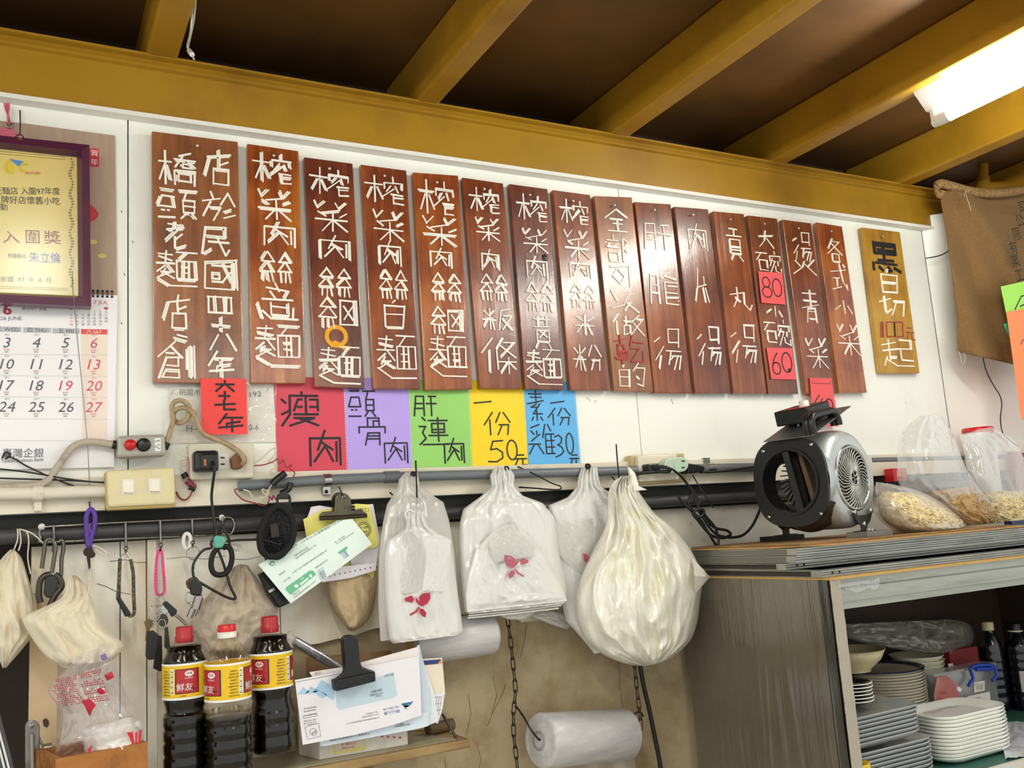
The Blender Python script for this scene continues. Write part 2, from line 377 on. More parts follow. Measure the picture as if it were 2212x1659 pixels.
def handwrite(mb, pl, ch, box, wd, t=.0004, off=.0004, jit=0.0, slant=0.0, cross=0):
    """one character written into pixel box (x0,y0,x1,y1) on plane pl, upright in the world; wd = stroke width in metres"""
    x0, y0, x1, y1 = box; cx = (x0+x1)/2; cy = (y0+y1)/2
    C = pl(cx, cy, off); sx = (pl(cx+1, cy)-pl(cx-1, cy)).length/2; sz = (pl(cx, cy+1)-pl(cx, cy-1)).length/2
    ux = Vector((0, 0, 1)).cross(pl.n).normalized(); uz = pl.n.cross(ux)
    for l in strokes(ch):
        q = [C + ux*((p[0]-.5)*(x1-x0)*sx + (.5-p[1])*slant*(y1-y0)*sz) + uz*((.5-p[1])*(y1-y0)*sz) for p in l]
        if jit: q = [p + ux*random.uniform(-jit, jit) + uz*random.uniform(-jit, jit) for p in q]
        for a, b in zip(q, q[1:]):
            e = (b-a); e = e.normalized()*wd*.35 if e.length > 0 else e
            mb.stick(a-e, b+e, wd*random.uniform(.75, 1.25) if jit else wd, t*random.uniform(.8, 1.2), pl.n)
            if jit and random.random() < .3:
                s_ = (b-a).cross(pl.n).normalized()*wd*1.05
                mb.stick(a+s_+e*random.uniform(0, 2), b+s_-e*random.uniform(0, 2), wd*.8, t, pl.n)
# ================================================================== the room
XL, XR = -1.3, 3.0
m = MB().bx((XL-1.5, -4.5, -.05), (XR+.6, .4, 0)); struct(m.build('floor', mat('grey floor tile', '#cfcbc0', .5, vary=(3, '#b8b3a6', .4, .7))))
# upper wall: boards 1.17 m wide, thin dark seams between them
m = MB()
for a, b in ((XL, .176), (.1785, 1.348), (1.3505, 2.508)): m.bx((a, 0, 1.585), (b, .03, 2.40))
def bulge(u, v):
    x = 2.511+u*.75; z = 1.585+v*.815
    return Vector((x, -.085*math.sin(min(1, u*3.4)*math.pi)*max(0, v-.35)/.65 - .0, z))
m.grid(bulge, 40, 20)
struct(m.build('wall_back', WHITE_WALL))
m = MB().bx((XL, .031, 1.585), (XR, .05, 2.42)); struct(m.build('trim_1', mat('seam shadow board', '#4a4238', .9)))
# lower wall : stained boards left, tan plaster in the middle, pale board right
m = MB(); y0 = .014
m.bx((.02, y0, .3), (.164, .06, 1.60)); m.bx((.166, y0, .3), (.209, .06, 1.60)); m.bx((.211, y0-.012, .3), (.226, .06, 1.60)); m.bx((.228, y0, .3), (.455, .06, 1.60))
edge = [(640, 1398), (672, 1392), (690, 1390), (715, 1383), (733, 1379), (745, 1382), (770, 1371), (800, 1360), (814, 1357), (850, 1352), (905, 1338), (960, 1330), (1100, 1318), (1120, 1312)]
top = [P(640, 1040, y0), P(1120, 1040, y0)]
pts = [P(q[0], q[1], y0) for q in edge]
pts = [Vector((p.x, y0, p.z)) for p in pts]; pts[0].x = .457
poly = pts + [Vector((pts[-1].x, y0, 1.60)), Vector((.457, y0, 1.60))]
m.prism(poly, (0, .015, 0))
struct(m.build('wall_lower_left', CREAM_WALL))
m = MB().bx((.455, y0+.016, .3), (1.6, .07, 1.60)); struct(m.build('wall_lower_plaster', PLASTER))
m = MB().bx((pts[-1].x+.004, y0, 1.30), (XR, y0+.015, 1.60)); struct(m.build('wall_lower_right', mat('pale lower board', '#dedbd0', .55, vary=(4, '#c3b9a2', .5, .8))))
m = MB().bx((XL, .45, .2), (.5, .5, 1.62)); m.bx((XL, .05, 1.45), (-.001, .08, 1.60)); struct(m.build('doorway_dark_panel', mat('painted doorway dark', '#3a2f28', .8, vary=(4, '#241c18', .4, .7))))  # dark panels: the darkness of the open doorway put into their colour
m = MB().bx((.019, -.02, .3), (.062, .014, 1.45)); struct(m.build('trim_2', mat('cream door post', '#d2b892', .6, vary=(9, '#8a5c38', .62, .74), bump=(30, .2))))
# rail under the boards, strip coloured black as gap shadow, dark conduit below it
m = MB().bx((XL, -.018, 1.588), (XR, 0, 1.648)); struct(m.build('trim_3', RAIL))
m = MB().bx((XL, -.002, 1.530), (XR, .012, 1.587)); struct(m.build('gap_shadow_strip', BLACKM))  # flat black strip in place of the shade under the rail
m = MB().tube([(XL, -.012, 1.549), (XR, -.012, 1.549)], .014, 12)
for x in (.47, .9, 1.3): m.tube([(x, -.012, 1.549), (x+.03, -.012, 1.549)], .0165, 12)
tag(m.build('dark_conduit', DARKPIPE), 'long dark grey conduit over the painted black gap shadow under the cream rail', 'pipe')
m = MB().bx((XL, -.026, 2.354), (2.56, 0, 2.363)); struct(m.build('trim_5', TRIMW))
# steel beam along the wall with its two rolled lips
prof = [(.165, 2.363), (-.022, 2.363), (-.024, 2.456), (-.032, 2.459), (-.032, 2.464), (-.022, 2.468), (-.019, 2.481), (-.031, 2.484), (-.031, 2.489), (.165, 2.491)]
m = MB().prism([Vector((XL, a, b)) for a, b in prof], (2.59-XL, 0, 0)); struct(m.build('ceiling_beam', OCHRE))
JX = [(-.36, .055), (.208, .06), (.788, .054), (1.322, .054), (1.868, .054), (2.392, .058), (2.93, .055)]
for x, wd in JX:
    sec = [(x, 2.486), (x+.012, 2.4855), (x+wd, 2.486), (x+wd, 2.606), (x, 2.606)]
    m = MB().prism([Vector((a, .165, b)) for a, b in sec], (0, -3.66, 0))
    struct(m.build('ceiling_joist', OCHRE, bevel=.006))
m = MB().bx((XL-.5, -3.6, 2.607), (XR+.6, .3, 2.63)); struct(m.build('ceiling', SOOT))
m = MB().bx((XL, .172, 2.30), (XR, .2, 2.607)); struct(m.build('trim_6', mat('sooty wall head', '#33241a', .8)))

m = MB(); rc = random.Random(4); nw = Vector((0, -1, 0))
def crack(pix, y, w_=.0009):
    q = [P(a+rc.uniform(-1.5, 1.5), b+rc.uniform(-1.5, 1.5), y) for a, b in pix]
    for a, b in zip(q, q[1:]): m.stick(a, b, w_*rc.uniform(.5, 1.2), .0003, nw)
for pix in ([(238,1214),(270,1210),(300,1216),(340,1211)], [(360,1208),(400,1204),(440,1207),(486,1200)], [(505,1207),(530,1210),(562,1202)], [(210,1262),(228,1266),(250,1278),(282,1284)], [(322,1150),(326,1140),(330,1160),(322,1178)]): crack(pix, .0135)
for pix in ([(1122,1330),(1136,1352),(1132,1392),(1124,1420)], [(1052,1568),(1066,1540),(1086,1500),(1092,1478)], [(1066,1460),(1072,1500),(1062,1540)], [(1010,1500),(1018,1540),(1006,1590)], [(960,1640),(964,1659)], [(1336,1430),(1342,1500),(1348,1540)], [(1030,1604),(1040,1640),(1036,1659)]): crack(pix, .0295)
for x, y in ((262,455),(268,590),(262,696),(1268,858),(1273,862),(1285,865),(1450,862),(1452,868),(1956,868),(1960,705),(286,520),(1492,1128)): m.stick(P(x, y, -.0002), P(x+1.5, y+5, -.0002), .0014, .0002, nw)
m.flat([P(*p, -.0208) for p in ((92,1556),(99,1551),(105,1556),(106,1565),(101,1572),(94,1568))])
struct(m.build('trim_7', mat('cracks and flecks', '#4a3a2c', .8)))
# ------------------------------------------------------------------ fluorescent lamps
LAMPW = mat('white lamp enamel', '#e9e6df', .35); TUBE = mat('lit tube', '#ffffff', .3, emit=('#fbfff7', TUBE_POWER))
def lamp(x, ya, yb, z, label, group=None):
    t = thing('fluorescent_light', (x, (ya+yb)/2, z), label, 'lamp', group)
    sec = [(-.055, .046), (-.014, 0), (.014, 0), (.055, .046)]
    MB().prism([Vector((x+a, ya, z+b)) for a, b in sec], (0, yb-ya, 0)).build('housing', LAMPW, t)
    for y, s in ((ya-.012, -1), (yb+.012, 1)):
        h = MB().bx((x-.011, y-.006, z-.03), (x+.011, y+.006, z+.004)); h.lathe([(.011, -.006), (.011, .006)], (x, y, z-.03), 16, (0, 1, 0)); h.build('lamp_holder', WHITEPL, t, bevel=.002)
    MB().lathe([(.0165, 0), (.0165, .03)], (x, ya-.05, z-.026), 20, (0, 1, 0)).build('end_cap', WHITEPL, t)
    MB().lathe([(.0165, 0), (.0165, .03)], (x, yb+.02, z-.026), 20, (0, 1, 0)).build('end_cap', WHITEPL, t)
    MB().lathe([(.0155, 0), (.0155, ya-yb-.1)], (x, yb+.05, z-.026), 20, (0, 1, 0)).build('tube', TUBE, t)
    return t
lamp(1.95, -.482, -1.75, 2.442, 'white fluorescent lamp fixed under the ceiling joists at the upper right')
lamp(.02, -1.05, -2.30, 2.442, 'fluorescent lamp further back in the room', 'lamps behind the viewer')
lamp(-.9, -.95, -2.2, 2.442, 'fluorescent lamp further back in the room', 'lamps behind the viewer')
lamp(1.10, -2.45, -3.5, 2.442, 'fluorescent lamp further back in the room', 'lamps behind the viewer')

# wire tucked along the second joist
t = thing('loose_wire', P(408, 100, -.1), 'thin grey wire with white connector hanging beside the left ceiling joist', 'wire')
m = MB(); m.tube(smooth_path([PX(418, -20, .272), PX(415, 30, .271), PX(412, 70, .272), PX(405, 100, .274), PX(410, 112, .276)], 5), .0022, 6)
m.tube(smooth_path([PX(424, -20, .275), PX(419, 40, .275), PX(411, 80, .275), PX(406, 105, .275), PX(412, 115, .276)], 5), .0018, 6); m.build('cable', mat('grey cable', '#c9c4ba', .5), t)
m = MB(); m.tube([PX(409, 110, .276), PX(415, 118, .276)], .005, 8); m.tube([PX(414, 117, .276), PX(419, 128, .277)], .0016, 6); m.build('connector', WHITEPL, t)

# ================================================================== menu boards
YB = -.020; PB = wallplane(YB)
NAIL = mat('nail head', '#d9d2c4', .35, .6)
BOARDS = [
 # TL, TR, BR, BL, wood index, label, [(char, x0,y0,x1,y1)...], stick width
 ((328,283),(514,306),(527,829),(331,827),2,'widest menu board, two columns of white characters, leftmost of the row',
  [('店',442,324,499,399),('於',439,417,506,476),('民',437,492,494,551),('國',443,561,511,625),('四',449,638,500,675),('十',457,685,497,718),('八',453,723,510,757),('年',451,761,504,816),
   ('橋',343,330,421,399),('頭',342,404,424,471),('老',359,480,401,536),('麵',339,545,424,618),('店',354,638,408,709),('〃',376,725,404,736),('創',342,738,421,816)],.0042),
 ((534,310),(645,326),(661,829),(542,828),1,'orange-brown menu board just right of the widest two-column board',
  [('榨',548,333,627,402),('菜',558,404,627,474),('肉',562,481,637,532),('絲',562,545,630,609),('意',556,613,642,689),('麵',552,704,647,789)],.0042),
 ((657,339),(762,353),(788,840),(680,836),3,'dark menu board with a big yellow letter Q among white characters',
  [('榨',671,366,751,427),('菜',680,430,748,499),('肉',685,509,756,561),('絲',689,580,757,640),('細',689,642,771,709),('麵',690,751,777,828)],.0036),
 ((779,355),(878,368),(909,841),(807,840),0,'cracked menu board, first to the right of the yellow Q board',
  [('榨',790,382,869,445),('菜',807,449,870,520),('肉',814,522,865,573),('絲',820,584,878,645),('白',826,648,875,706),('麵',816,726,897,816)],.0036),
 ((892,372),(990,379),(1021,841),(919,843),1,'orange menu board with boxed X character above green paper',
  [('榨',904,392,978,470),('菜',914,463,984,529),('肉',925,536,975,577),('絲',932,592,994,650),('細',930,664,999,721),('麵',928,727,1006,812)],.0038),
 ((999,383),(1087,396),(1127,841),(1037,839),0,'brown menu board hanging above the yellow paper sheet',
  [('榨',1014,408,1076,464),('菜',1028,467,1076,520),('肉',1036,540,1076,583),('絲',1037,594,1095,649),('粄',1042,667,1105,712),('條',1041,731,1113,806)],.0034),
 ((1100,397),(1183,408),(1219,843),(1135,841),3,'menu board with a dark knot, hanging above the blue paper sheet',
  [('榨',1116,422,1179,483),('菜',1130,489,1180,546),('肉',1133,555,1180,601),('絲',1135,612,1194,672),('黃',1151,683,1189,753),('麵',1137,756,1211,830)],.003),
 ((1194,410),(1275,421),(1317,844),(1232,843),0,'menu board ending in two rice-grain characters, right of the knotted board',
  [('榨',1209,434,1268,489),('菜',1220,492,1270,558),('肉',1227,561,1274,600),('絲',1232,615,1284,665),('米',1241,680,1283,724),('粉',1238,746,1298,800)],.003),
 ((1283,423),(1365,426),(1412,847),(1327,845),2,'lighter brown menu board with one red character near its bottom',
  [('全',1306,452,1354,499),('部',1311,509,1356,565),('可',1318,571,1364,618),('以',1322,628,1379,673),('做',1325,679,1389,724),('的',1335,784,1393,835)],.003),
 ((1371,436),(1449,441),(1495,850),(1414,849),0,'three-character soup board, first to the right of the red-character board',
  [('肝',1390,479,1446,538),('膽',1403,587,1462,656),('湯',1414,711,1469,797)],.0032),
 ((1456,446),(1530,452),(1579,850),(1503,850),3,'three-character soup board with the bright lamp reflection',
  [('肉',1483,485,1525,540),('片',1499,582,1528,653),('湯',1506,706,1555,787)],.003),
 ((1540,456),(1607,462),(1657,851),(1585,850),0,'three-character soup board just left of the two red price notes',
  [('貢',1570,496,1601,562),('丸',1578,622,1622,668),('湯',1580,702,1632,783)],.0034),
 ((1615,465),(1679,472),(1725,851),(1660,851),3,'dark menu board carrying the two square red price notes',
  [('大',1635,500,1669,534),('碗',1634,543,1685,589),('小',1655,662,1689,686),('碗',1651,692,1705,745)],.003),
 ((1690,474),(1752,482),(1805,851),(1742,850),0,'narrow menu board half covered by the long red envelope',
  [('燙',1709,504,1757,592),('青',1732,627,1768,696),('菜',1742,724,1785,794)],.0032),
 ((1764,480),(1819,489),(1873,848),(1813,849),1,'last red-brown menu board, left of the yellow wood board',
  [('各',1786,517,1817,565),('式',1791,571,1827,625),('小',1803,650,1839,680),('菜',1810,694,1853,766)],.0032),
 ((1862,491),(1944,501),(1987,806),(1903,806),-1,'yellow wood menu board with a thick black top character, rightmost of the row',
  [('白',1899,584,1938,631),('切',1901,641,1953,681),('起',1907,735,1970,790)],.0052),
]
for i, (a, b, c, d, wi, lab, chars, wd) in enumerate(BOARDS):
    q = [PB(*p) for p in (a, b, c, d)]
    # hung straight: keep each board an exact slab of even thickness
    o = MB().prism(q, (0, .0155, 0)).build('menu_board', WOODS[wi] if wi >= 0 else OCHREWOOD, bevel=.0018)
    tag(o, lab, 'sign', 'wooden menu boards on the wall')
    for ch in chars:
        m = MB(); handwrite(m, PB, ch[0], ch[1:5], wd*.88, .0022, .0002, jit=.0012); m.build('stick_character', STICK, o)
    if i == 2:
        m = MB(); handwrite(m, PB, 'Q', (703, 706, 752, 752), .0085, .0006, .0003); m.build('yellow_letter', mat('yellow paint', '#eda512', .5), o)
    if i == 8:
        m = MB(); handwrite(m, PB, '乾', (1328, 725, 1388, 787), .0038, .002, .0003, jit=.001); m.build('red_character', REDSTICK, o)
    if i == 15:
        m = MB(); handwrite(m, PB, '黑', (1884, 520, 1940, 584), .0085, .0022, .0003, jit=.0012); m.build('black_character', BLACKINK, o)
        m = MB()
        for k in (-2, 1, 3): m.stick(PB(1904+k, 695), PB(1905+k, 729), .0022, .0015, PB.n)
        for x0, x1 in ((1914, 1931), (1931, 1949)):
            c4 = [PB(x0, 696), PB(x1, 696), PB(x1+2, 727), PB(x0+2, 727)]
            for k in range(4): m.stick(c4[k], c4[(k+1) % 4], .0035, .0015, PB.n)
        handwrite(m, PB, '元', (1957, 709, 1975, 737), .0025, .0012, .0003); m.build('red_price', mat('dull red sticks', '#9e3f3a', .55), o)
    if i == 6:
        m = MB(); m.lathe([(.009, 0), (.007, .0008), (0, .0012)], PB(1177, 557, .0002), 12, (0, -1, 0)); m.build('knot', mat('wood knot', '#241511', .4), o)
    f = .5 if i else .52
    nx = a[0]+(b[0]-a[0])*f; ny = a[1]+(b[1]-a[1])*f + (20 if i else 22) - (4 if i > 8 else 0)
    m = MB(); h = PB(nx, ny); m.lathe([(.0012, -.01), (.0012, .007), (.0032, .008), (.0032, .0092), (.001, .0102)], h, 10, (0, -1, -.15)); m.build('nail', NAIL, o)

# ================================================================== red notes on the boards
def note(quad, y, label, cat, m_, name='price_note', th=.0006):
    pl = wallplane(y); o = MB().prism([pl(*p) for p in quad], (0, th, 0)).build(name, m_); tag(o, label, cat); return o, pl
o, pl = note([(433,817),(532,818),(535,938),(436,939)], -.0232, 'red paper with four black characters below the widest menu board', 'paper', REDPAPER, 'red_note')
for ch, bx in (('六',(462,823,505,845)),('十',(473,846,496,863)),('七',(465,865,508,887)),('年',(473,894,524,932))):
    m = MB(); handwrite(m, pl, ch, bx, .0042, .0003, .0003); m.build('written_character', BLACKINK, o)
PINKRED = mat('pinkish red paper', '#ee5a5e', .5)
o, pl = note([(1638,586),(1690,590),(1697,658),(1645,654)], -.0236, 'upper square red price note reading 80 on the dark menu board', 'paper', PINKRED)
m = MB(); handwrite(m, pl, '8', (1645,599,1667,642), .0032, .0003, .0003); handwrite(m, pl, '0', (1668,603,1689,640), .0032, .0003, .0003); m.build('number', BLACKINK, o)
o, pl = note([(1656,751),(1711,752),(1720,820),(1666,819)], -.0236, 'lower square red price note reading 60 on the dark menu board', 'paper', PINKRED)
m = MB(); handwrite(m, pl, '6', (1666,763,1687,808), .0034, .0003, .0003); handwrite(m, pl, '0', (1688,762,1711,804), .0034, .0003, .0003)
m.lathe([(.006, 0), (0, .0004)], pl(1705, 800, .0004), 10, (0, -1, 0)); m.build('number', BLACKINK, o)
o, pl = note([(1749,816),(1796,817),(1812,921),(1757,921)], -.0242, 'long red envelope with black writing behind the silver blower', 'envelope', PINKRED, 'red_envelope')
m = MB()
for l in ([(1754,823),(1754,828),(1793,829),(1794,822)],):
    for a, b in zip(l, l[1:]): m.stick(pl(*a), pl(*b), .0012, .0003, pl.n)
handwrite(m, pl, '0', (1782,862,1800,886), .003, .0003, .0003)
for a, b in (((1770,853),(1758,872)),((1777,860),(1771,870)),((1758,872),(1770,880))): m.stick(pl(*a), pl(*b), .003, .0003, pl.n)
m.build('lettering', BLACKINK, o)

# ================================================================== colour sheets in plastic sleeves
SLEEVE = film('clear sleeve', '#ffffff', .06, .12, (8, .15))
def sheet(quad, col, label, chars, y, ink=BLACKINK, wd=.0038):
    pl = wallplane(y)
    o = MB().prism([pl(*p) for p in quad], (0, .0008, 0)).build('coloured_sheet', mat('paper '+col, col, .35)); tag(o, label, 'paper', 'coloured sheets under the boards')
    for ch, bx in chars:
        m = MB(); handwrite(m, pl, ch, bx, wd, .0003, .0003); m.build('written_character', ink, o)
    e_ = MB(); n_ = 40
    for k in range(n_):
        f = k/n_; g = (k+.5)/n_; p = [quad[1][i]+(quad[2][i]-quad[1][i])*f for i in (0, 1)]; q = [quad[1][i]+(quad[2][i]-quad[1][i])*g for i in (0, 1)]
        e_.stick(pl(p[0]-2, p[1], .0004), pl(q[0]-2, q[1], .0004), .0016, .0002, pl.n)
    e_.build('sleeve_seam', mat('sleeve seam '+col, '#e4e2da', .4), o)
    return o
sheet([(590,815),(744,815),(752,1023),(601,1033)], '#d84358', 'red sheet with two large black characters, leftmost of the coloured row', [('瘦',(609,847,687,919)),('肉',(662,930,735,1005))], -.003, wd=.0048)
sheet([(742,815),(884,818),(892,1017),(752,1023)], '#b9a0ee', 'purple sheet between the red and the green sheet', [('頭',(753,838,810,899)),('骨',(776,903,832,961)),('肉',(825,945,880,1000))], -.0032, wd=.0034)
sheet([(883,820),(1013,822),(1021,1014),(892,1018)], '#97d36a', 'green sheet between the purple and the yellow sheet', [('肝',(894,851,942,898)),('連',(906,902,967,960)),('肉',(955,947,1002,1000))], -.0034, wd=.0038)
sheet([(1013,822),(1131,824),(1142,1013),(1021,1014)], '#f8d50a', 'yellow sheet reading 50 between the green and the blue sheet', [('一',(1024,852,1061,886)),('份',(1046,891,1102,939)),('5',(1052,951,1091,999)),('0',(1094,951,1118,993)),('元',(1111,983,1138,1007))], -.0036, wd=.0034)
sheet([(1130,822),(1241,826),(1255,1011),(1143,1013)], '#5fb4ee', 'blue sheet reading 30, rightmost of the coloured row', [('素',(1139,844,1174,908)),('雞',(1142,917,1197,980)),('一',(1189,850,1218,888)),('份',(1184,882,1232,918)),('3',(1197,940,1219,987)),('0',(1222,936,1239,980)),('元',(1231,983,1251,1005))], -.0038, wd=.0034)

# white form in a crinkled clear sleeve behind the looped cord
pl = wallplane(-.003)
o = MB().prism([pl(*p) for p in ((365,836),(592,826),(596,955),(372,958))], (0, .0006, 0)).build('printed_form', mat('form paper', '#e6e1d6', .5, vary=(6, '#cfc6b6', .5, .8)))
tag(o, 'pale printed form in a crinkled clear sleeve behind the looped cord', 'paper')
m = MB(); text(m, pl, '桃園市', (387,854), (432,856), 15); text(m, pl, 'H-4', (403,932), (432,933), 14); text(m, pl, '0-6', (537,930), (559,930), 13); text(m, pl, '192', (540,858), (565,856), 11)
m.stick(pl(370,853), pl(375,842), .001, .0003, pl.n); m.stick(pl(575,848), pl(580,838), .001, .0003, pl.n); m.build('print', GREYINK, o)
def crk(u, v):
    x = 350+u*248-v*2; y = 832+v*127-u*9
    return P(x, y, -.008-.006*fbm(u*9, v*7, 3)-.004*fbm(u*20, v*14, 1))
MB().grid(crk, 50, 30).build('sleeve', film('crinkled sleeve', '#ffffff', .12, .1, (40, .4)), o)
# ================================================================== calendar and framed certificate, upper left
CARDB = mat('calendar backing card', '#b39a86', .55, vary=(30, '#a88d78', .4, .7), stretch=(3, 1, .3))
t = thing('wall_calendar', P(150, 650, -.004), 'white bank wall calendar on a brown backing card beside the widest menu board', 'calendar')
pl = wallplane(-.005)
MB().prism([pl(-250, 236), pl(58, 267), pl(248, 293), pl(253, 640), pl(-255, 618)], (0, .0015, 0)).build('backing_card', CARDB, t)
m = MB(); q = [(170,319),(210,321),(214,324),(214,358),(211,361),(170,359)]; m.flat([pl(*p, .0004) for p in q])
m.flat([pl(*p, .0004) for p in [(150,440),(194,440),(205,450),(213,462),(212,468),(206,474),(193,482),(150,480)]]); m.build('red_print', mat('calendar red', '#cf3340', .5), t)
m = MB(); vtext(m, pl, '賀年', (204,331), (204,350), 14, .0008); m.build('print', PAPER, t)
m = MB()
for c in ((201,523),(220,553)):
    m.flat([pl(*p, .0006) for p in circ(c[0], c[1], 9, 5, 16)[:-1]])
m.build('printed_coin', mat('coin print', '#d9c86c', .5), t)
# pages
pp = wallplane(-.0085)
def page(u, v):
    x = -252+u*(506-v*8); yy = (618+u*20)+v*((1003+u*6)-(618+u*20)); p = P(x, yy, -.0085)
    return p
m = MB(); m.prism([pp(-252, 618), pp(254, 638), pp(246, 1009), pp(-250, 1020)], (0, .003, 0)); m.build('pages', mat('calendar page', '#f2eff2', .5), t)
m = MB()
for k in range(-12, 5):
    x = 201+k*10.2; yy = 628+(x-200)*.035
    for dx in (-1.5, 1.5):
        m.tube(smooth_path([pp(x+dx, yy, .001), pp(x+dx, yy+2, .004), pp(x+dx, yy+9, .004), pp(x+dx, yy+12, .001)], 3), .0006, 5)
m.build('spiral_binding', BLACKM, t)
m = MB()
for k in range(-12, 5):
    x = 201+k*10.2; yy = 628+(x-200)*.035
    for a in (0, 12): m.flat([pp(x-2.5, yy+a-2, .0003), pp(x+2.5, yy+a-2, .0003), pp(x+2.5, yy+a+2, .0003), pp(x-2.5, yy+a+2, .0003)])
m.build('punched_holes', BLACKM, t)
grey, red, lines, band, hdr, rhdr = MB(), MB(), MB(), MB(), MB(), MB()
band.flat([pp(*p, .0002) for p in ((175,722),(232,722),(231,960),(178,960))])
for x0, x1, s, mm in ((-58,-16,'二 TUE',hdr),(-13,46,'三 WED',hdr),(50,110,'四 THU',hdr),(113,172,'五 FRI',hdr),(175,232,'六 SAT',rhdr)):
    yy = 713+(x0+x1)/2*.028-2
    mm.flat([pp(*p, .0003) for p in ((x0,yy-6),(x1,yy-5),(x1,yy+6),(x0,yy+5))])
    textc(grey if mm is hdr else band, pp, s, ((x0+x1)/2, yy), 9, .0006)
for yy in (766, 812, 858, 905, 952): lines.stick(pp(-250, yy-2, .0003), pp(232, yy+1, .0003), .0006, .0001, pp.n)
for r, row in enumerate(((2,3,4,5,6),(9,10,11,12,13),(16,17,18,19,20),(23,24,25,26,27))):
    for c, d in enumerate(row):
        x = (-50,15,79,142,203)[c]; yy = 740.5+46.2*r+(x-100)*.006
        mm = red if (c == 4 or d == 19) else grey
        textc(mm, pp, str(d), (x, yy), 22, .0004, .22)
        for k in range(2):
            textc(red if k == 0 else grey, pp, '宜祭祀'[:3-k], (x-1, yy+15+k*5), 3.6, .0004)
        textc(red if c == 4 else grey, pp, '初十二'[:2], (x+1, yy-17), 4.5, .0004)
text(grey, pp, '26 JUNE', (1,694), (47,694), 10); textc(grey, pp, '歲次丙午 肖馬', (74,667), 7)
[textc(red, pp, '6', (16+dx,668), 24) for dx in (-1.5, 0, 1.5)]
text(red, pp, '7 JUL', (203,659), (234,660), 10)
wk = [['','','','1','2','3','4'],['5','6','7','8','9','10','11'],['12','13','14','15','16','17','18'],['19','20','21','22','23','24','25'],['26','27','28','29','30','31','']]
for r, row in enumerate(wk):
    for c, s in enumerate(row):
        if s: textc(red if c == 0 else grey, pp, s, (154+c*12.5, 674+r*6.7), 4.5)
for x in (153, 229): red.flat([pp(*p, .0003) for p in circ(x, 666, 5, 3.2, 10)[:-1]])
text(grey, pp, '臺灣企銀', (5,989), (94,988), 20); text(grey, pp, 'Taiwan Business Bank', (2,1000), (94,996), 8)
grey.build('printed_dates', mat('calendar grey', '#5d5d66', .6), t); red.build('red_dates', mat('calendar pink', '#d4566a', .6), t)
lines.build('grid_lines', mat('thin grey', '#b9b9be', .6), t); band.build('saturday_column', mat('peach', '#f1dfd2', .6), t)
hdr.build('weekday_bar', mat('header grey', '#bdbec4', .6), t); rhdr.build('saturday_bar', mat('header red', '#e2574c', .5), t)
m = MB(); m.tube(circ3 := [pp(20+6*math.cos(a/16*6.283), 271+5.5*math.sin(a/16*6.283), .002) for a in range(16)], .0016, 6, True); m.build('eyelet', STEEL, t)
m = MB()
def rib(u, v):
    y = 222+v*47; w_ = 12*(1-.6*v)*(1+.25*math.sin(v*9)); return P(14+6*v+(u-.5)*w_, y, -.012-.003*math.sin(u*6+v*8))
m.grid(rib, 6, 14); m.flat([pl(*p, .002) for p in circ(12, 300, 28, 24, 16, 180, 360)]); m.build('ribbon', mat('pink ribbon', '#d0697c', .5), t)

t = thing('framed_certificate', P(100, 480, -.03), 'framed gold certificate in a plum frame, hanging over the calendar', 'picture frame')
yf = -.046; pf = wallplane(yf); PLUM = mat('plum frame', '#5b2340', .35, vary=(5, '#451a33', .4, .7), coat=.3)
out = [(-190,272),(193,313),(197,662),(-195,644)]; mid = [(-176,290),(176,328),(179,645),(-180,629)]; inn = [(-170,296),(167,333),(170,637),(-172,622)]
m = MB(); O = [pf(*p) for p in out]; Md = [pf(*p, .004) for p in mid]; I = [pf(*p, -.012) for p in inn]; B = [p+Vector((0, .026, 0)) for p in O]
I2 = [p+Vector((0, .004, 0)) for p in I]
for k in range(4):
    j = (k+1) % 4
    for a, b in ((B, O), (O, Md), (Md, I), (I, I2)): m.add([a[k], a[j], b[j], b[k]], [(0, 1, 2, 3)])
m.add(B, [(0, 1, 2, 3)]); m.build('frame', PLUM, t)
pc = wallplane(yf+.016)
MB().prism([pc(*p) for p in ((-172,292),(170,331),(172,640),(-174,625))], (0, .001, 0)).build('certificate', mat('gold certificate paper', '#efdc93', .4, vary=(3, '#e6cd74', .45, .7)), t)
m = MB()
for l in (((-160,312),(142,340)), ((-160,318),(142,345)), ((-162,614),(146,623)), ((-162,618),(146,627))): m.stick(pc(*l[0], .0004), pc(*l[1], .0004), .0012, .0002, pc.n)
for k in range(46):
    y = 344+k*6.1; x = 154+3*math.sin(k*.9)
    m.flat([pc(*p, .0004) for p in circ(x, y, 2.6+2*abs(math.sin(k*.37)), 2.4, 7)[:-1]])
m.build('printed_border', mat('faded brown print', '#a58a45', .5), t)
m = MB(); text(m, pc, '橋頭老麵店 入圍97年度', (-48,420), (130,421), 16); text(m, pc, '全國金牌好店懷舊小吃', (-55,438), (130,443), 17); text(m, pc, '活動', (-16,455), (17,455), 15)
text(m, pc, '桃園縣長', (17,557), (57,559), 10); text(m, pc, '民國  97  年  8  月', (2,609), (110,611), 12); m.build('black_lettering', BLACKINK, t)
m = MB(); text(m, pc, '入', (6,525), (43,526), 26)
text(m, pc, '圍', (56,526), (86,527), 29); text(m, pc, '獎', (96,527), (132,528), 29); m.build('red_lettering', mat('dark red print', '#8e2630', .5), t)
m = MB(); text(m, pc, '朱立倫', (63,567), (131,569), 23); m.build('blue_signature', BLUEINK, t)
m = MB(); 
for c, r in (((24,361),13),((52,362),9)):
    pts = circ(c[0], c[1], r, r, 18, 60, 330)
    for a, b in zip(pts, pts[1:]): m.stick(pc(*a, .0004), pc(*b, .0004), .0045, .0003, pc.n)
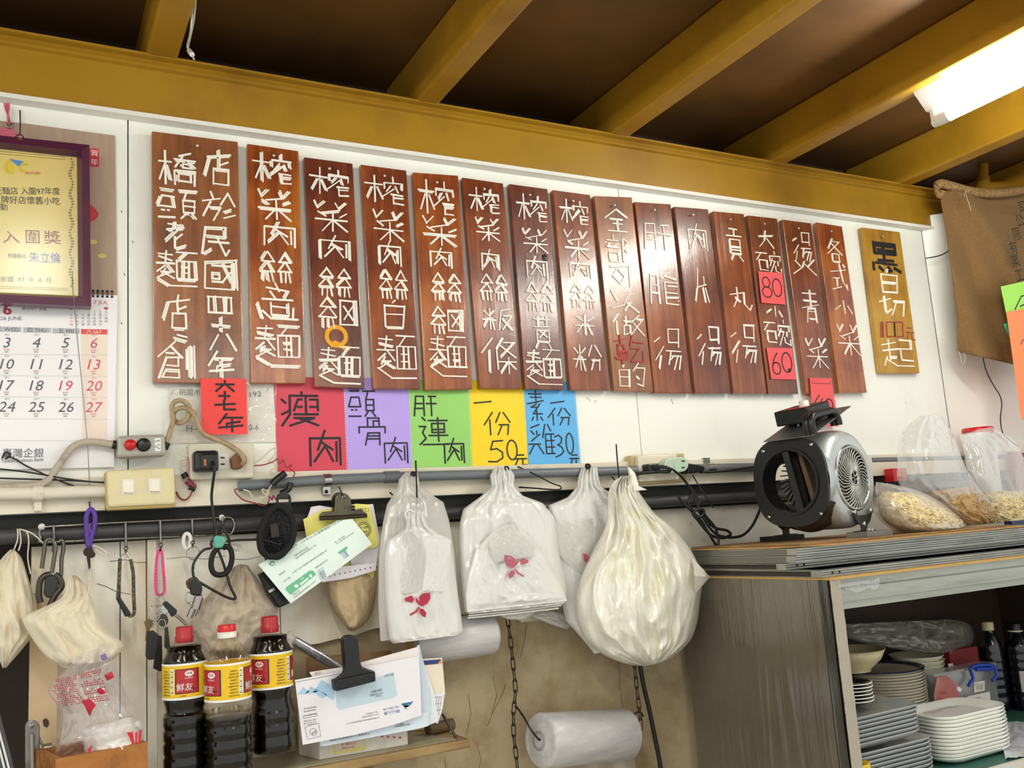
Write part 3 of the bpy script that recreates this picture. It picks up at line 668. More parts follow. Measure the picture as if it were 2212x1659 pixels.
m.flat([pc(*p, .0004) for p in circ(24, 363, 8, 8, 12)[:-1]]); m.build('yellow_logo', mat('logo yellow', '#e8cf1e', .4), t)
MB().flat([pc(*p, .0009) for p in ((19,343),(51,349),(40,360))]).build('blue_logo', mat('logo blue', '#4d8fd0', .4), t)
m = MB(); text(m, pc, 'TAOYUAN', (52,377), (88,377), 6, shear=.3); m.build('logo_lettering', REDINK, t)
MB().prism([pc(*p, .003) for p in ((-172,293),(170,332),(172,639),(-174,625))], (0, .0008, 0)).build('glass', film('picture glass', '#ffffff', .01, .22, (3, .05), gloss=.03), t)
m = MB(); m.tube(smooth_path([pf(33, 300, -.003), pf(35, 293, -.003), pf(43, 289, -.003), pf(50, 294, -.003), pf(50, 302, -.003)], 4), .0012, 6)
m.tube([pf(43, 290, -.004), P(44, 262, -.01), P(43, 238, -.004)], .0012, 6); m.build('hanging_wire', BLACKWIRE, t)
m = MB(); text(m, pf, '上', (38,302), (49,304), 9, .0045); m.build('maker_mark', mat('gold mark', '#c98a5a', .5), t)

m = MB(); wire(m, [(156,585,-.052),(159,640,-.052),(168,740,-.03),(180,860,-.015),(188,950,-.022),(192,1010,-.03),(195,1085,-.035)], 0, .0008, 5, 5)
tag(m.build('thin_wire', DULLSTEEL), 'thin wire hanging from the certificate down across the calendar', 'wire')

# ================================================================== electrical things along the rail
BODY = mat('worn grey enamel', '#a9a59a', .4, .2, vary=(22, '#6a5240', .66, .76), bump=(60, .1))
def rbox(mb, pl, q, depth): return mb.prism([pl(*p) for p in q], (0, depth, 0))
# push button box
t = thing('push_button_switch', P(305, 962, -.03), 'grey push-button box with a red and a black button under the calendar corner', 'switch')
yb = -.042; pb = wallplane(yb)
rbox(MB(), pb, [(253,941),(357,937),(359,984),(254,989)], .034).build('case', BODY, t, bevel=.006)
MB().lathe([(.0105, 0), (.0105, .004), (.0085, .010), (0, .012)], pb(281, 961), 18, (0, -1, 0)).build('red_button', mat('red button', '#c8201c', .25), t)
m = MB(); m.lathe([(.0125, 0), (.0125, .003), (.009, .0055), (0, .006)], pb(310, 961), 18, (0, -1, 0)); m.build('black_button', BLACK, t)
m = MB(); m.prism([pb(*p) for p in ((334,947),(347,946),(347,974),(335,975))], (0, -.0006, 0)); lp = m.build('label_plate', PAPER, t)
m = MB(); vtext(m, pb, 'ON', (338,953), (338,965), 5, .001); vtext(m, pb, '規格號', (343,952), (343,969), 4, .001); m.build('plate_lettering', BLACKINK, lp)
# thick beige cords
CORD = mat('dirty beige cord', '#b39a74', .6, vary=(30, '#7d6a50', .5, .75), stretch=(1, 1, 1))
t = thing('thick_cord', P(300, 960, -.03), 'thick beige looped cord running from the push-button box to the brown plug', 'cable')
m = MB(); wire(m, [(357,965,-.028),(366,935,-.03),(375,905,-.032),(371,880,-.034),(378,868,-.036),(392,865,-.038),(405,874,-.04),(410,890,-.04),(404,905,-.036),(390,914,-.03),(377,908,-.022),(374,893,-.03),(384,883,-.044),(398,881,-.048),(414,889,-.048),(423,904,-.045),(430,922,-.04),(441,938,-.035),(468,950,-.03),(498,963,-.038),(519,979,-.05),(527,994,-.058),(524,1003,-.052)], 0, .0047, 6, 10); m.build('loop_section', CORD, t)
m = MB(); wire(m, [(256,961,-.026),(238,959,-.026),(205,955,-.024),(176,957,-.022),(156,967,-.022),(142,984,-.022),(124,1010,-.024),(108,1032,-.026),(90,1045,-.03),(60,1050,-.03),(20,1052,-.03),(-40,1055,-.03)], 0, .0066, 6, 10); m.build('left_section', mat('pale cord sleeve', '#b7aa98', .6, vary=(25, '#857563', .5, .75)), t)
m = MB(); m.tube([P(243,960,-.026), P(254,962,-.026)], .0085, 10); m.tube([P(355,970,-.027), P(361,956,-.028)], .0065, 10); m.build('cable_gland', BLACK, t)
m = MB(); m.prism([P(499,989,-.05), P(514,977,-.05), P(533,985,-.05), P(534,1000,-.05), P(520,1013,-.05), P(502,1012,-.05)], (0, .026, 0)); m.build('plug', mat('brown plug', '#7a4a2f', .5), t, bevel=.003)
# light switch
t = thing('light_switch', P(305, 1058, -.02), 'ivory double light switch in a surface box under the push-button box', 'switch')
rbox(MB(), wallplane(-.05), [(226,1018),(377,1011),(380,1096),(229,1103)], .03).build('back_box', mat('yellowed plastic', '#bfa66a', .4), t, bevel=.004)
pb = wallplane(-.056)
rbox(MB(), pb, [(230,1016),(378,1009),(380,1089),(233,1096)], .01).build('plate', IVORY, t, bevel=.005)
for q in (((263,1036),(290,1035),(291,1067),(264,1069)), ((320,1034),(347,1033),(349,1064),(321,1066))):
    MB().prism([pb(*p) for p in q], (0, -.0012, 0)).build('switch_bezel', WHITEPL, t); bz = t_last = [o_ for o_ in COL.objects if o_.parent == t][-1]
    (x0, y0_), (x1, _), (_, y1), _ = q
    m = MB(); m.add([pb(x0+4, y0_+3, .0012), pb(x1-3, y0_+3, .0012), pb(x1-3, y1-3, .007), pb(x0+4, y1-3, .007), pb(x0+4, y1, .0012), pb(x1-3, y1, .0012)], [(0, 1, 2, 3), (3, 2, 5, 4), (0, 3, 4), (1, 5, 2)]); m.build('rocker', mat('white rocker', '#f0ecdc', .3), bz)
# left outlet box with charger
t = thing('outlet_box', P(478, 996, -.02), 'left cream outlet box holding the black charger and the brown plug', 'outlet')
pb = wallplane(-.034)
rbox(MB(), pb, [(407,958),(548,955),(549,1033),(409,1037)], .03).build('case', mat('dirty cream plastic', '#d3ccb8', .4, vary=(14, '#a3957c', .6, .8)), t, bevel=.004)
m = MB(); m.prism([pb(*p) for p in ((468,980),(494,980),(495,1012),(469,1013))], (0, -.0015, 0)); si = m.build('socket_insert', WHITEPL, t)
m = MB()
for y in (989, 1003): m.flat([pb(*p, .0018) for p in ((476,y-1.6),(485,y-1.6),(485,y+1.6),(476,y+1.6))])
m.build('slots', BLACKM, si)
t = thing('phone_charger', P(445, 996, -.06), 'black phone charger plugged into the left outlet box, with its cable', 'charger')
rbox(MB(), wallplane(-.066), [(419,973),(473,972),(474,1018),(420,1019)], .03).build('body', mat('charger black', '#17191c', .3), t, bevel=.006)
pb = wallplane(-.069); rbox(MB(), pb, [(432,980),(472,979),(472,1013),(433,1014)], .006).build('face', BLACK, t, bevel=.004)
m = MB(); m.prism([pb(*p) for p in ((440,992),(445,992),(446,1006),(441,1006))], (0, -.0006, 0)); m.build('usb_port', mat('orange port', '#c0663a', .4), t)
m = MB(); wire(m, [(459,998,-.072),(463,1003,-.082),(463,1020,-.085),(459,1050,-.07),(457,1075,-.062),(460,1105,-.062),(465,1140,-.065),(469,1158,-.066)], 0, .0026, 6, 8); m.build('cable', BLACKWIRE, t)
# telephone wires, spliced
def wires_thing(label, items, loc, name='spliced_wires'):
    t = thing(name, P(*loc), label, 'wires')
    for nm, pix, y, r, m_ in items:
        m = MB(); wire(m, pix, y, r, 5, 6); m.build(nm, m_, t)
    return t
RW = mat('red wire', '#9b2f34', .5); WW = mat('cream wire', '#d8cbb0', .5); PW = mat('pinkish wire', '#c87880', .5)
wires_thing('tangle of cream and red wires with black splices left of the left outlet box', [
 ('white_wire', [(383,976),(395,984),(408,986),(412,990),(400,992),(388,996),(386,1003),(396,1007),(402,1000),(390,1000),(388,1010),(395,1018),(400,1026)], -.03, .0016, WW),
 ('red_wire', [(405,988),(409,1005),(408,1022),(412,1040),(417,1046)], -.032, .0016, PW),
 ('dark_red_wire', [(381,1062),(388,1075),(400,1080),(410,1072),(417,1058)], -.024, .0016, RW),
 ('splice', [(396,1022),(402,1032)], -.032, .006, BLACK), ('red_splice', [(404,1038),(420,1054)], -.034, .0065, mat('dark splice', '#7c2f38', .5)), ('splice', [(408,1052),(422,1057)], -.036, .005, BLACK)], (400, 1020, -.03))
wires_thing('twisted red and cream wires with black splices over the left end of the grey conduit', [
 ('white_wire', [(548,1000),(566,990),(585,972),(597,970),(592,985),(580,998),(592,1000),(598,1010),(588,1014),(584,1022),(596,1022),(590,1032),(588,1040)], -.03, .0015, WW),
 ('red_wire', [(549,1006),(570,1004),(590,997),(600,991),(603,1003),(612,994),(618,1010),(630,1003),(626,1012),(636,1020),(634,1030),(628,1046)], -.032, .0013, RW),
 ('cream_coil', [(590,1042),(582,1055),(574,1068),(566,1058),(572,1058),(580,1064),(572,1074),(560,1074),(572,1080),(576,1088),(562,1086),(548,1078),(538,1062),(525,1058)], -.05, .0015, WW),
 ('red_coil', [(628,1050),(604,1070),(596,1078),(590,1070),(588,1080),(582,1072),(580,1084),(570,1092),(548,1086),(526,1080),(512,1068),(507,1058),(514,1056)], -.048, .0014, RW),
 ('splice', [(588,1046),(600,1034),(616,1022)], -.056, .0075, BLACK), ('splice', [(627,1042),(624,1056),(606,1066)], -.054, .0055, BLACK)], (580, 1040, -.05))
# conduits
t = thing('white_conduit', P(100, 1066, -.03), 'chipped white conduit entering the light switch from the left', 'pipe')
PIPEW = mat('chipped white pipe', '#e0d7c6', .5, vary=(16, '#b59f82', .58, .72), stretch=(.6, 1, 3))
m = MB(); m.tube([P(-60, 1068, -.032), P(80, 1066, -.032), P(227, 1061, -.032)], .0112, 14); m.build('pipe', PIPEW, t)
m = MB(); m.tube([P(70, 1066, -.032), P(93, 1066, -.032)], .0135, 14); m.bx(P(74, 1082, -.03), P(90, 1104, -.018)); m.build('clamp', PIPEW, t)
m = MB(); m.lathe([(.007, 0), (.006, .003), (.003, .005), (0, .0055)], P(82, 1096, -.022), 12, (0, -1, 0)); m.build('screw', mat('rust', '#8a5a3c', .6, .3), t)
t = thing('grey_conduit', P(940, 1030, -.036), 'long grey conduit under the coloured sheets, ending at the right outlet box', 'pipe')
gz = lambda x, y: P(x, y, -.036)
m = MB(); m.tube([gz(515, 1050), gz(700, 1037), gz(830, 1031), gz(1000, 1026), gz(1241, 1020), gz(1375, 1016)], .0105, 14); m.build('pipe', GREYPVC, t)
m = MB(); m.tube([gz(830, 1031), gz(862, 1030)], .0125, 14); m.build('coupling', mat('grey coupling', '#5f6266', .4), t)
m = MB(); m.tube([gz(699, 1037), gz(714, 1036)], .012, 14); m.bx(P(698, 1052, -.03), P(711, 1068, -.02)); m.build('clamp', STEEL, t)
MB().lathe([(.004, 0), (.003, .003), (0, .004)], P(705, 1062, -.03), 10, (0, -1, 0)).build('screw', BLACKM, t)
t = thing('grey_conduit', P(1570, 1010, -.03), 'grey conduit on the rail between the right outlet box and the blower', 'pipe')
m = MB(); m.tube([P(1478, 1013, -.03), P(1650, 1009, -.03)], .0115, 14); m.build('pipe', GREYPVC, t)
m = MB(); m.tube([P(1525, 1012, -.03), P(1541, 1011, -.03)], .013, 14); m.bx(P(1519, 989, -.02), P(1530, 1002, -.012)); m.build('clamp', STEEL, t)
m = MB(); m.tube([P(1880, 994, -.012), P(2250, 985, -.012)], .009, 12); tag(m.build('conduit', GREYPVC), 'far grey conduit on the rail right of the blower', 'pipe')
t = thing('black_cables', P(100, 1030, -.03), 'thin black cables crossing from the left edge into the light switch', 'cable')
for pix in ([(-30,1010,-.03),(60,1020,-.03),(130,1032,-.03),(190,1040,-.03),(228,1042,-.035)], [(-30,1032,-.028),(60,1035,-.028),(150,1038,-.03),(228,1043,-.036)], [(4,990,-.014),(12,977,-.014),(22,982,-.014),(12,992,-.014),(25,988,-.014),(60,1008,-.02),(120,1035,-.024),(165,1052,-.024)]):
    m = MB(); wire(m, pix, 0, .0015, 5, 6); m.build('cable', BLACKWIRE, t)
# right outlet box
t = thing('outlet_box', P(1420, 1014, -.02), 'right cream outlet box with black plug and mint adapter', 'outlet')
pb = wallplane(-.04)
rbox(MB(), wallplane(-.028), [(1362,984),(1478,979),(1485,1040),(1366,1049)], .028).build('case', mat('dull cream plastic', '#c2ad7c', .45), t, bevel=.003)
rbox(MB(), pb, [(1378,984),(1462,980),(1468,1036),(1382,1041)], .02).build('plate', mat('cream plate', '#e5dcc6', .4), t, bevel=.003)
t = thing('plug_adapter', P(1462, 1002, -.06), 'mint green plug adapter in the right outlet box', 'adapter')
pb = wallplane(-.07); MINT = mat('mint plastic', '#b9cdb9', .3)
m = MB(); m.prism([pb(*p) for p in circ(1452, 1006, 17, 17, 18, 90, 270)+circ(1474, 1003, 14, 16, 18, 270, 450)], (0, .028, 0)); m.build('body', MINT, t, bevel=.003)
m = MB()
for y in (996, 1010): m.flat([pb(*p, .0005) for p in ((1472,y-1.5),(1479,y-1.5),(1479,y+1.5),(1472,y+1.5))])
m.build('slots', BLACKM, t)
m = MB(); m.prism([pb(*p) for p in circ(1459, 1003, 4, 9, 14)[:-1]], (0, -.0012, 0)); m.build('grip', MINT, t)
t = thing('power_cord', P(1520, 1080, -.07), 'black power cord tied in a bundle between the right outlet box and the blower', 'cable')
m = MB(); m.prism([P(*p, -.065) for p in ((1400,1002),(1424,1000),(1426,1019),(1402,1022))], (0, .03, 0)); m.build('plug', BLACK, t, bevel=.003); m = MB(); m.prism([P(*p, -.06) for p in ((1484,1000),(1512,1004),(1524,1008),(1522,1018),(1500,1022),(1486,1022))], (0, .03, 0)); m.build('plug', BLACK, t, bevel=.003)
m = MB(); wire(m, [(1420,1008,-.075),(1440,1010,-.09),(1446,1018,-.085),(1420,1019,-.07),(1385,1022,-.06),(1365,1026,-.045),(1356,1034,-.03)], 0, .0042, 6, 8)
wire(m, [(1424,1008,-.08),(1448,1012,-.09),(1470,1028,-.08),(1485,1046,-.07),(1497,1062,-.07),(1502,1075,-.07)], 0, .003, 6, 8)
for pix in ([(1466,1074),(1475,1085),(1495,1105),(1515,1125),(1530,1150),(1548,1178),(1552,1165),(1545,1140),(1525,1115),(1505,1090),(1497,1065)],
            [(1497,1065),(1488,1085),(1500,1110),(1512,1130),(1535,1155),(1560,1162),(1578,1155),(1570,1146),(1545,1140),(1522,1120),(1508,1095),(1504,1070)],
            [(1500,1070),(1510,1082),(1508,1100),(1520,1120),(1540,1148),(1565,1160),(1600,1158),(1622,1140),(1638,1110),(1646,1085),(1650,1064)]):
    wire(m, pix, -.07, .0034, 6, 8)
wire(m, [(1496,1108),(1504,1119),(1516,1114),(1521,1104),(1512,1100),(1500,1104),(1498,1112),(1508,1118),(1519,1111)], -.078, .0036, 6, 8)
wire(m, [(1512,1020,-.05),(1560,1018,-.05),(1600,1012,-.05),(1650,1006,-.06)], 0, .003, 5, 8)
m.build('cable', BLACKWIRE, t)
# long hook nails
def spike(pix, label):
    m = MB(); wire(m, pix, 0, .0017, 4, 6); tag(m.build('wire_hook', mat('dark iron', '#2a2522', .5, .5)), label, 'hook')
spike([(898,995,-.10),(900,1050,-.085),(901,1095,-.075),(899,1111,-.07),(890,1109,-.065),(878,1098,-.06),(860,1080,-.04),(838,1060,-.012)], 'bent wire hook with its tip standing up before the green sheet')
spike([(1112,1005,-.01),(1150,1022,-.05),(1190,1043,-.08),(1211,1051,-.09),(1205,1058,-.085),(1160,1055,-.05),(1118,1052,-.015)], 'triangular wire hook pointing right below the yellow sheet')
spike([(1331,960,-.11),(1334,1000,-.09),(1337,1034,-.07),(1332,1040,-.06),(1322,1030,-.015)], 'upright wire hook at the neck of the big stuffed bag')
spike([(1496,1026,-.03),(1515,1058,-.05),(1541,1097,-.06)], 'straight wire hook below the mint adapter')
# ================================================================== soft things: one closed skin from left and right outlines
def pouch(rows, y, th, fold=.0, ff=9.0, rough=.0, rf=14.0, nu=36, nv=40, power=2.0, lean=0.0, seed=0, back=True, thp=None, lin_=False, rad=0.0, rn=7):
    """rows: (xl,yl,xr,yr) pixels from top to bottom; y = plane of the back; th = swelling towards the viewer (m);
    fold: depth of folds running down, rough: depth of crumples"""
    n = len(rows); mb = MB()
    def R(v):
        f = v*(n-1); i = min(n-2, int(f)); t = f-i
        p0 = rows[max(0, i-1)]; p1 = rows[i]; p2 = rows[i+1]; p3 = rows[min(n-1, i+2)]
        if lin_: return [b*(1-t)+c*t for b, c in zip(p1, p2)]
        return [.5*(2*b+(c-a)*t+(2*a-5*b+4*c-d)*t*t+(3*b-a-3*c+d)*t**3) for a, b, c, d in zip(p0, p1, p2, p3)]
    def T(v):
        if thp is None: return th*min(1, .25+1.5*v)*(1 if v < .9 else max(.25, (1-v)/.1))
        f = v*(len(thp)-1); i = min(len(thp)-2, int(f)); t = f-i; return th*(thp[i]*(1-t)+thp[i+1]*t)
    def front(u, v):
        xl, yl, xr, yr = R(v); s = 2*u-1; k = max(0.0, 1-abs(s)**power)**.6
        d = T(v)*k
        e = min(1, 6*u, 6*(1-u))
        d += e*fold*math.sin(ff*(u-.5)*6.28+2.2*fbm(u*4, v*3, seed))*(.35+.65*abs(fbm(u*7, v*2.5, seed+5))*2)
        d += e*rough*1.6*(.25-abs(fbm(u*rf, v*rf*.8, seed+9)))+e*rough*1.0*(.25-abs(fbm(u*rf*2.3+.5*v, v*rf*1.7, seed+3)))
        if rad: d += e*rad*(1-v)**1.3*(abs(math.sin(rn*3.1416*(u-.5)+.8*fbm(u*5, v*2, seed+1)))-.5)
        return P(xl+(xr-xl)*u, yl+(yr-yl)*u, y-lean*v-max(.0004, d))
    def rear(u, v):
        xl, yl, xr, yr = R(v); return P(xl+(xr-xl)*u, yl+(yr-yl)*u, y-lean*v)
    mb.grid(front, nu, nv)
    if back: mb.grid(rear, nu, nv, flip=True)
    mb._front = front
    return mb
COTTON = mat('unbleached cotton', '#e8dcc4', .85, vary=(5, '#d3b68c', .5, .85), bump=(70, .45), stretch=(2, 1, .6), spec=.08)
COTTON2 = mat('greyish cotton', '#d3c5b2', .9, vary=(6, '#b5a189', .45, .75), bump=(80, .5), spec=.05)
LINT = mat('white cotton string', '#d8ccb8', .8)

# ------------------------------------------------------------------ hook rack
t = thing('hook_rack', P(300, 1150, -.02), 'steel wall rack with two rails and hanging hooks under the light switch', 'hook rack')
y = -.026; CHROME = mat('worn chrome', '#8b8986', .22, 1, vary=(60, '#4d4640', .55, .7))
m = MB(); m.tube(smooth_path([P(*p, y) for p in ((101,1138),(250,1129),(400,1122),(481,1118),(497,1118),(505,1127),(506,1140),(500,1151),(489,1154),(400,1158),(250,1164),(99,1171),(88,1163),(85,1150),(91,1140),(101,1138))], 5), .0024, 8); m.build('rail_loop', CHROME, t)
for x, a, b in ((116,1135,1196),(193,1133,1190),(271,1128,1193),(346,1124,1186),(415,1121,1180),(481,1116,1150)):
    m = MB(); m.tube([P(x, a, y-.002), P(x+1, a+30, y-.004), P(x+1, b-8, y-.006)], .0024, 8)
    m.tube(smooth_path([P(x+1, b-8, y-.006), P(x+1, b, y-.010), P(x+1, b+1, y-.020), P(x+1, b-7, y-.026)], 4), .0024, 8); m.ball(P(x+1, b-8, y-.027), .0042); m.build('hook', CHROME, t)
for c in ((90,1138),(479,1118)): MB().lathe([(.006, 0), (.005, .004), (0, .0055)], P(c[0], c[1], -.024), 14, (0, -1, 0)).build('screw_cap', WHITEPL, t)
# --- what hangs there
yk = -.056
t = thing('key', P(193, 1200, yk), 'dark key on a purple cord loop hanging from the rail below the switch', 'key')
m = MB(); m.tube([P(193, 1085, -.018), P(194, 1094, -.04), P(195, 1101, -.048)], .0016, 6)
wire(m, [(196,1100),(187,1116),(187,1140),(189,1165),(192,1180),(196,1165),(203,1140),(205,1114)], yk, .0042, 6, 8, True); m.build('purple_cord', mat('purple cord', '#5b3a9c', .7), t)
m = MB(); m.lathe([(.0085, -.001), (.0085, .001)], P(191, 1192, yk), 14, (0, -1, 0)); m.prism([P(*p, yk) for p in ((187,1200),(195,1200),(196,1226),(192,1231),(188,1210))], (0, .002, 0)); m.lathe([(.006, -.001), (.006, .001)], P(198, 1198, yk+.004), 12, (0, -1, 0)); m.build('key_blade', mat('dark brass', '#3b3128', .4, .7), t)
GUN = mat('gunmetal', '#4d4a46', .4, .8)
t = thing('carabiner_lock', P(110, 1220, yk), 'dark carabiner clips with a rubber grip hanging at the left end of the rack', 'carabiner')
m = MB(); wire(m, [(118,1168),(106,1164),(98,1172),(95,1195),(90,1228)], yk, .0034, 5, 8); wire(m, [(113,1165),(120,1180),(117,1205),(112,1238)], yk-.006, .0034, 5, 8); wire(m, [(128,1168),(135,1168),(137,1185),(133,1210),(132,1240),(128,1262)], yk, .0034, 5, 8); m.build('clip', mat('worn clip', '#6a6761', .35, .9), t)
m = MB(); wire(m, [(112,1240),(96,1244),(86,1258),(84,1285),(88,1302)], yk-.004, .005, 5, 8); wire(m, [(118,1240),(130,1252),(133,1268),(120,1285),(110,1304),(104,1318)], yk-.004, .005, 5, 8); m.build('lower_ring', GUN, t)
m = MB(); m.prism([P(*p, yk-.008) for p in ((101,1243),(122,1241),(127,1256),(124,1276),(112,1293),(98,1290),(94,1280),(96,1256))], (0, .014, 0)); m.build('rubber_grip', mat('dark rubber', '#33332f', .7), t, bevel=.003)
t = thing('strap_keyring', P(270, 1260, yk), 'dark braided strap with a glossy black tag hanging from the middle hook', 'keyring')
m = MB(); wire(m, [(271,1194),(264,1200),(258,1207)], yk, .0012, 4, 6); wire(m, [(273,1194),(279,1203),(283,1210)], yk, .0018, 4, 6); m.build('ring', STEEL, t)
m = MB(); wire(m, [(259,1206),(258,1235),(256,1275),(254,1290)], yk, .003, 4, 6); wire(m, [(282,1208),(286,1228),(288,1245),(289,1290),(290,1322),(284,1330),(278,1330)], yk, .003, 4, 6); m.build('braided_strap', mat('braided strap', '#3d342b', .6, vary=(200, '#8a7a5c', .5, .6)), t)
m = MB(); m.prism([P(*p, yk-.004) for p in ((250,1291),(259,1288),(283,1324),(281,1330),(271,1333))], (0, .009, 0)); m.build('tag', BLACK, t, bevel=.002)
t = thing('key_bunch', P(345, 1350, yk), 'bunch of keys and black fobs on a bright pink band', 'keys')
PINK = mat('pink band', '#e0408c', .4)
m = MB()
for pix in ([(346,1186),(340,1198),(337,1225),(336,1260),(338,1282),(345,1287)], [(346,1186),(350,1196),(352,1225),(355,1260),(354,1280),(345,1287)]):
    pts = smooth_path([P(a, b, yk) for a, b in pix], 5)
    for a, b in zip(pts, pts[1:]): m.stick(a, b+(b-a)*.1, .0048, .0016, Vector((0, -1, 0)))
m.build('pink_band', PINK, t)
m = MB()
for c, rx, ry in (((346,1297),9,11),((333,1325),13,17),((350,1348),8,10)): m.tube([P(c[0]+rx*math.cos(a*.35), c[1]+ry*math.sin(a*.35), yk-.004) for a in range(18)], .0011, 6, True)
for k in range(7): m.tube([P(340-k*1.5+2*math.cos(a), 1315+k*6+3.4*math.sin(a), yk-.007-.002*(k % 2)) for a in (0, 1, 2, 3, 4, 5)], .001, 5, True)
m.build('rings', STEEL, t)
def keypart(name, q, m_, dy=0, th=.004): MB().prism([P(a, b, yk-.006+dy) for a, b in q], (0, th, 0)).build(name, m_, t, bevel=.0012)
keypart('flip_key_head', [(352,1302),(360,1298),(372,1308),(383,1318),(381,1328),(371,1333),(362,1318),(354,1310)], BLACK, -.004, .008)
keypart('key_blade', [(376,1330),(382,1325),(424,1362),(420,1367),(412,1362)], mat('steel key', '#8f877a', .35, .9), -.004)
keypart('brass_key', [(312,1344),(316,1338),(326,1338),(331,1346),(328,1354),(324,1358),(322,1372),(318,1386),(314,1384),(316,1360)], mat('old brass', '#77603a', .4, .8))
keypart('black_fob', [(320,1364),(332,1362),(342,1370),(340,1400),(335,1424),(322,1426),(315,1418),(317,1380)], mat('matt fob', '#1e1e20', .5), -.008, .01)
keypart('black_card', [(338,1372),(350,1374),(352,1448),(346,1451),(331,1444),(334,1420)], BLACK, -.002, .006)
keypart('dark_coin', [tuple(p) for p in circ(352, 1340, 12, 14, 14)[:-1]], GUN, .002, .003)
keypart('steel_coin', [tuple(p) for p in circ(357, 1317, 8, 11, 14)[:-1]], STEEL, -.003, .003)
keypart('long_key', [(356,1355),(363,1354),(368,1396),(360,1402),(355,1398)], GUN, .004)
m = MB(); m.tube([P(404+8*math.cos(a*.349), 1169+17*math.sin(a*.349), -.05) for a in range(18)], .0035, 8, True); tag(m.build('plastic_ring', WHITEPL), 'white plastic ring slipped over a rack hook', 'ring')
m = MB(); m.tube([P(417+14*math.cos(a*.262), 1195+14*math.sin(a*.262), yk+.002) for a in range(24)], .0009, 6, True); tag(m.build('wire_ring', STEEL), 'thin wire ring on the rack hook beside the white ring', 'ring')
t = thing('charger_cord', P(480, 1200, -.06), 'black cord coiled under a mint clip at the right end of the rack', 'cable')
m = MB(); wire(m, [(468,1155),(456,1172),(457,1183),(440,1188),(425,1205),(417,1222),(417,1240),(421,1252)], -.07, .0024, 5, 8)
wire(m, [(421,1252),(440,1263),(470,1280),(492,1291),(506,1294),(508,1288),(498,1268),(488,1235),(478,1205),(468,1182)], -.07, .0024, 5, 8)
wire(m, [(468,1158),(468,1142),(476,1137),(488,1150),(495,1168),(494,1182),(482,1186)], -.072, .0024, 5, 8); wire(m, [(488,1170),(510,1167),(540,1166),(565,1166),(590,1172),(604,1177)], -.075, .0022, 5, 8); m.build('cord', BLACKWIRE, t)
m = MB(); wire(m, [(470,1184),(459,1200),(456,1222),(462,1238),(476,1242),(490,1236),(499,1218),(501,1200),(496,1184),(484,1180)], -.076, .005, 5, 8, True); m.build('coil', BLACKM, t)
MB().prism([P(*p, -.084) for p in ((462,1162),(468,1156),(484,1159),(490,1168),(485,1176),(480,1184),(464,1184))], (0, .014, 0)).build('mint_clip', mat('mint clip', '#5fae9c', .35), t, bevel=.003)
m = MB(); wire(m, [(492,1176),(505,1174),(520,1180),(522,1188),(510,1190),(498,1182)], -.06, .0012, 5, 6); wire(m, [(494,1178),(508,1178),(518,1185),(506,1187)], -.058, .0012, 5, 6); m.build('string', LINT, t)
t = thing('revolver_keychain', P(420, 1290, -.07), 'small toy revolver keychain hanging on the black cord', 'keychain')
y = -.076; Q = lambda pts: [P(a, b, y) for a, b in pts]
m = MB(); m.prism(Q(((414,1248),(424,1245),(433,1256),(438,1270),(436,1284),(424,1288),(412,1284),(412,1272),(404,1264),(402,1258))), (0, .012, 0)); m.build('grip', mat('black grip', '#1b1a1a', .4), t, bevel=.003)
m = MB(); m.prism(Q(((402,1258),(408,1250),(414,1248),(409,1262),(413,1276),(406,1270))), (0, .011, 0)); m.build('grip_panel', mat('brown grip', '#55291f', .4), t, bevel=.002)
CH = mat('rosy chrome', '#b0a3a0', .2, 1)
m = MB(); m.prism(Q(((424,1286),(440,1284),(440,1298),(432,1312),(418,1310),(410,1306),(414,1300),(420,1300))), (0, .012, 0)); m.build('frame', CH, t, bevel=.002)
a, b = P(430, 1290, y-.002), P(422, 1316, y-.002); m = MB(); m.tube([a, b], .0085, 12); m.build('cylinder', CH, t)
m = MB(); m.tube([P(418, 1312, y), P(409, 1334, y)], .0055, 10); m.tube([P(427, 1314, y+.002), P(419, 1330, y+.002)], .003, 8); m.build('barrel', CH, t)
m = MB(); wire(m, [(414,1282),(405,1280),(401,1292),(405,1302),(412,1303)], y+.004, .0012, 4, 6); m.build('trigger_guard', STEEL, t)
m = MB(); m.tube([P(417+2.6*math.cos(k), 1215+k*4.5/2.4+2*math.sin(k), -.068) for k in range(0, 16)], .0007, 5); m.build('chain', STEEL, t)

# ------------------------------------------------------------------ cloths
def cloth(name, rows, y, th, label, m_, strings=(), **kw):
    t = thing(name, P((rows[0][0]+rows[0][2])/2, rows[0][1], y), label, 'cloth bag')
    pouch(rows, y, th, **kw).build('cloth', m_, t)
    if strings:
        m = MB()
        for s_ in strings: wire(m, s_, y-.012, .0012, 5, 6)
        m.build('drawstring', LINT, t)
    return t
cloth('cotton_bag', [(22,1187,31,1187),(2,1208,48,1208),(-28,1250,62,1252),(-38,1300,77,1300),(-32,1340,80,1342),(-22,1372,72,1370),(-8,1400,50,1400),(0,1428,26,1428),(6,1443,13,1443)], -.03, .045,
      'cream cotton drawstring bag at the far left edge', COTTON, [[(38,1142),(38,1165),(30,1188)], [(42,1142),(45,1170),(40,1190)], [(44,1143),(58,1150),(62,1170),(60,1205),(66,1240)], [(48,1144),(72,1154),(95,1175),(115,1195),(124,1215)]], fold=.006, ff=3, rough=.010, rf=5, seed=3)
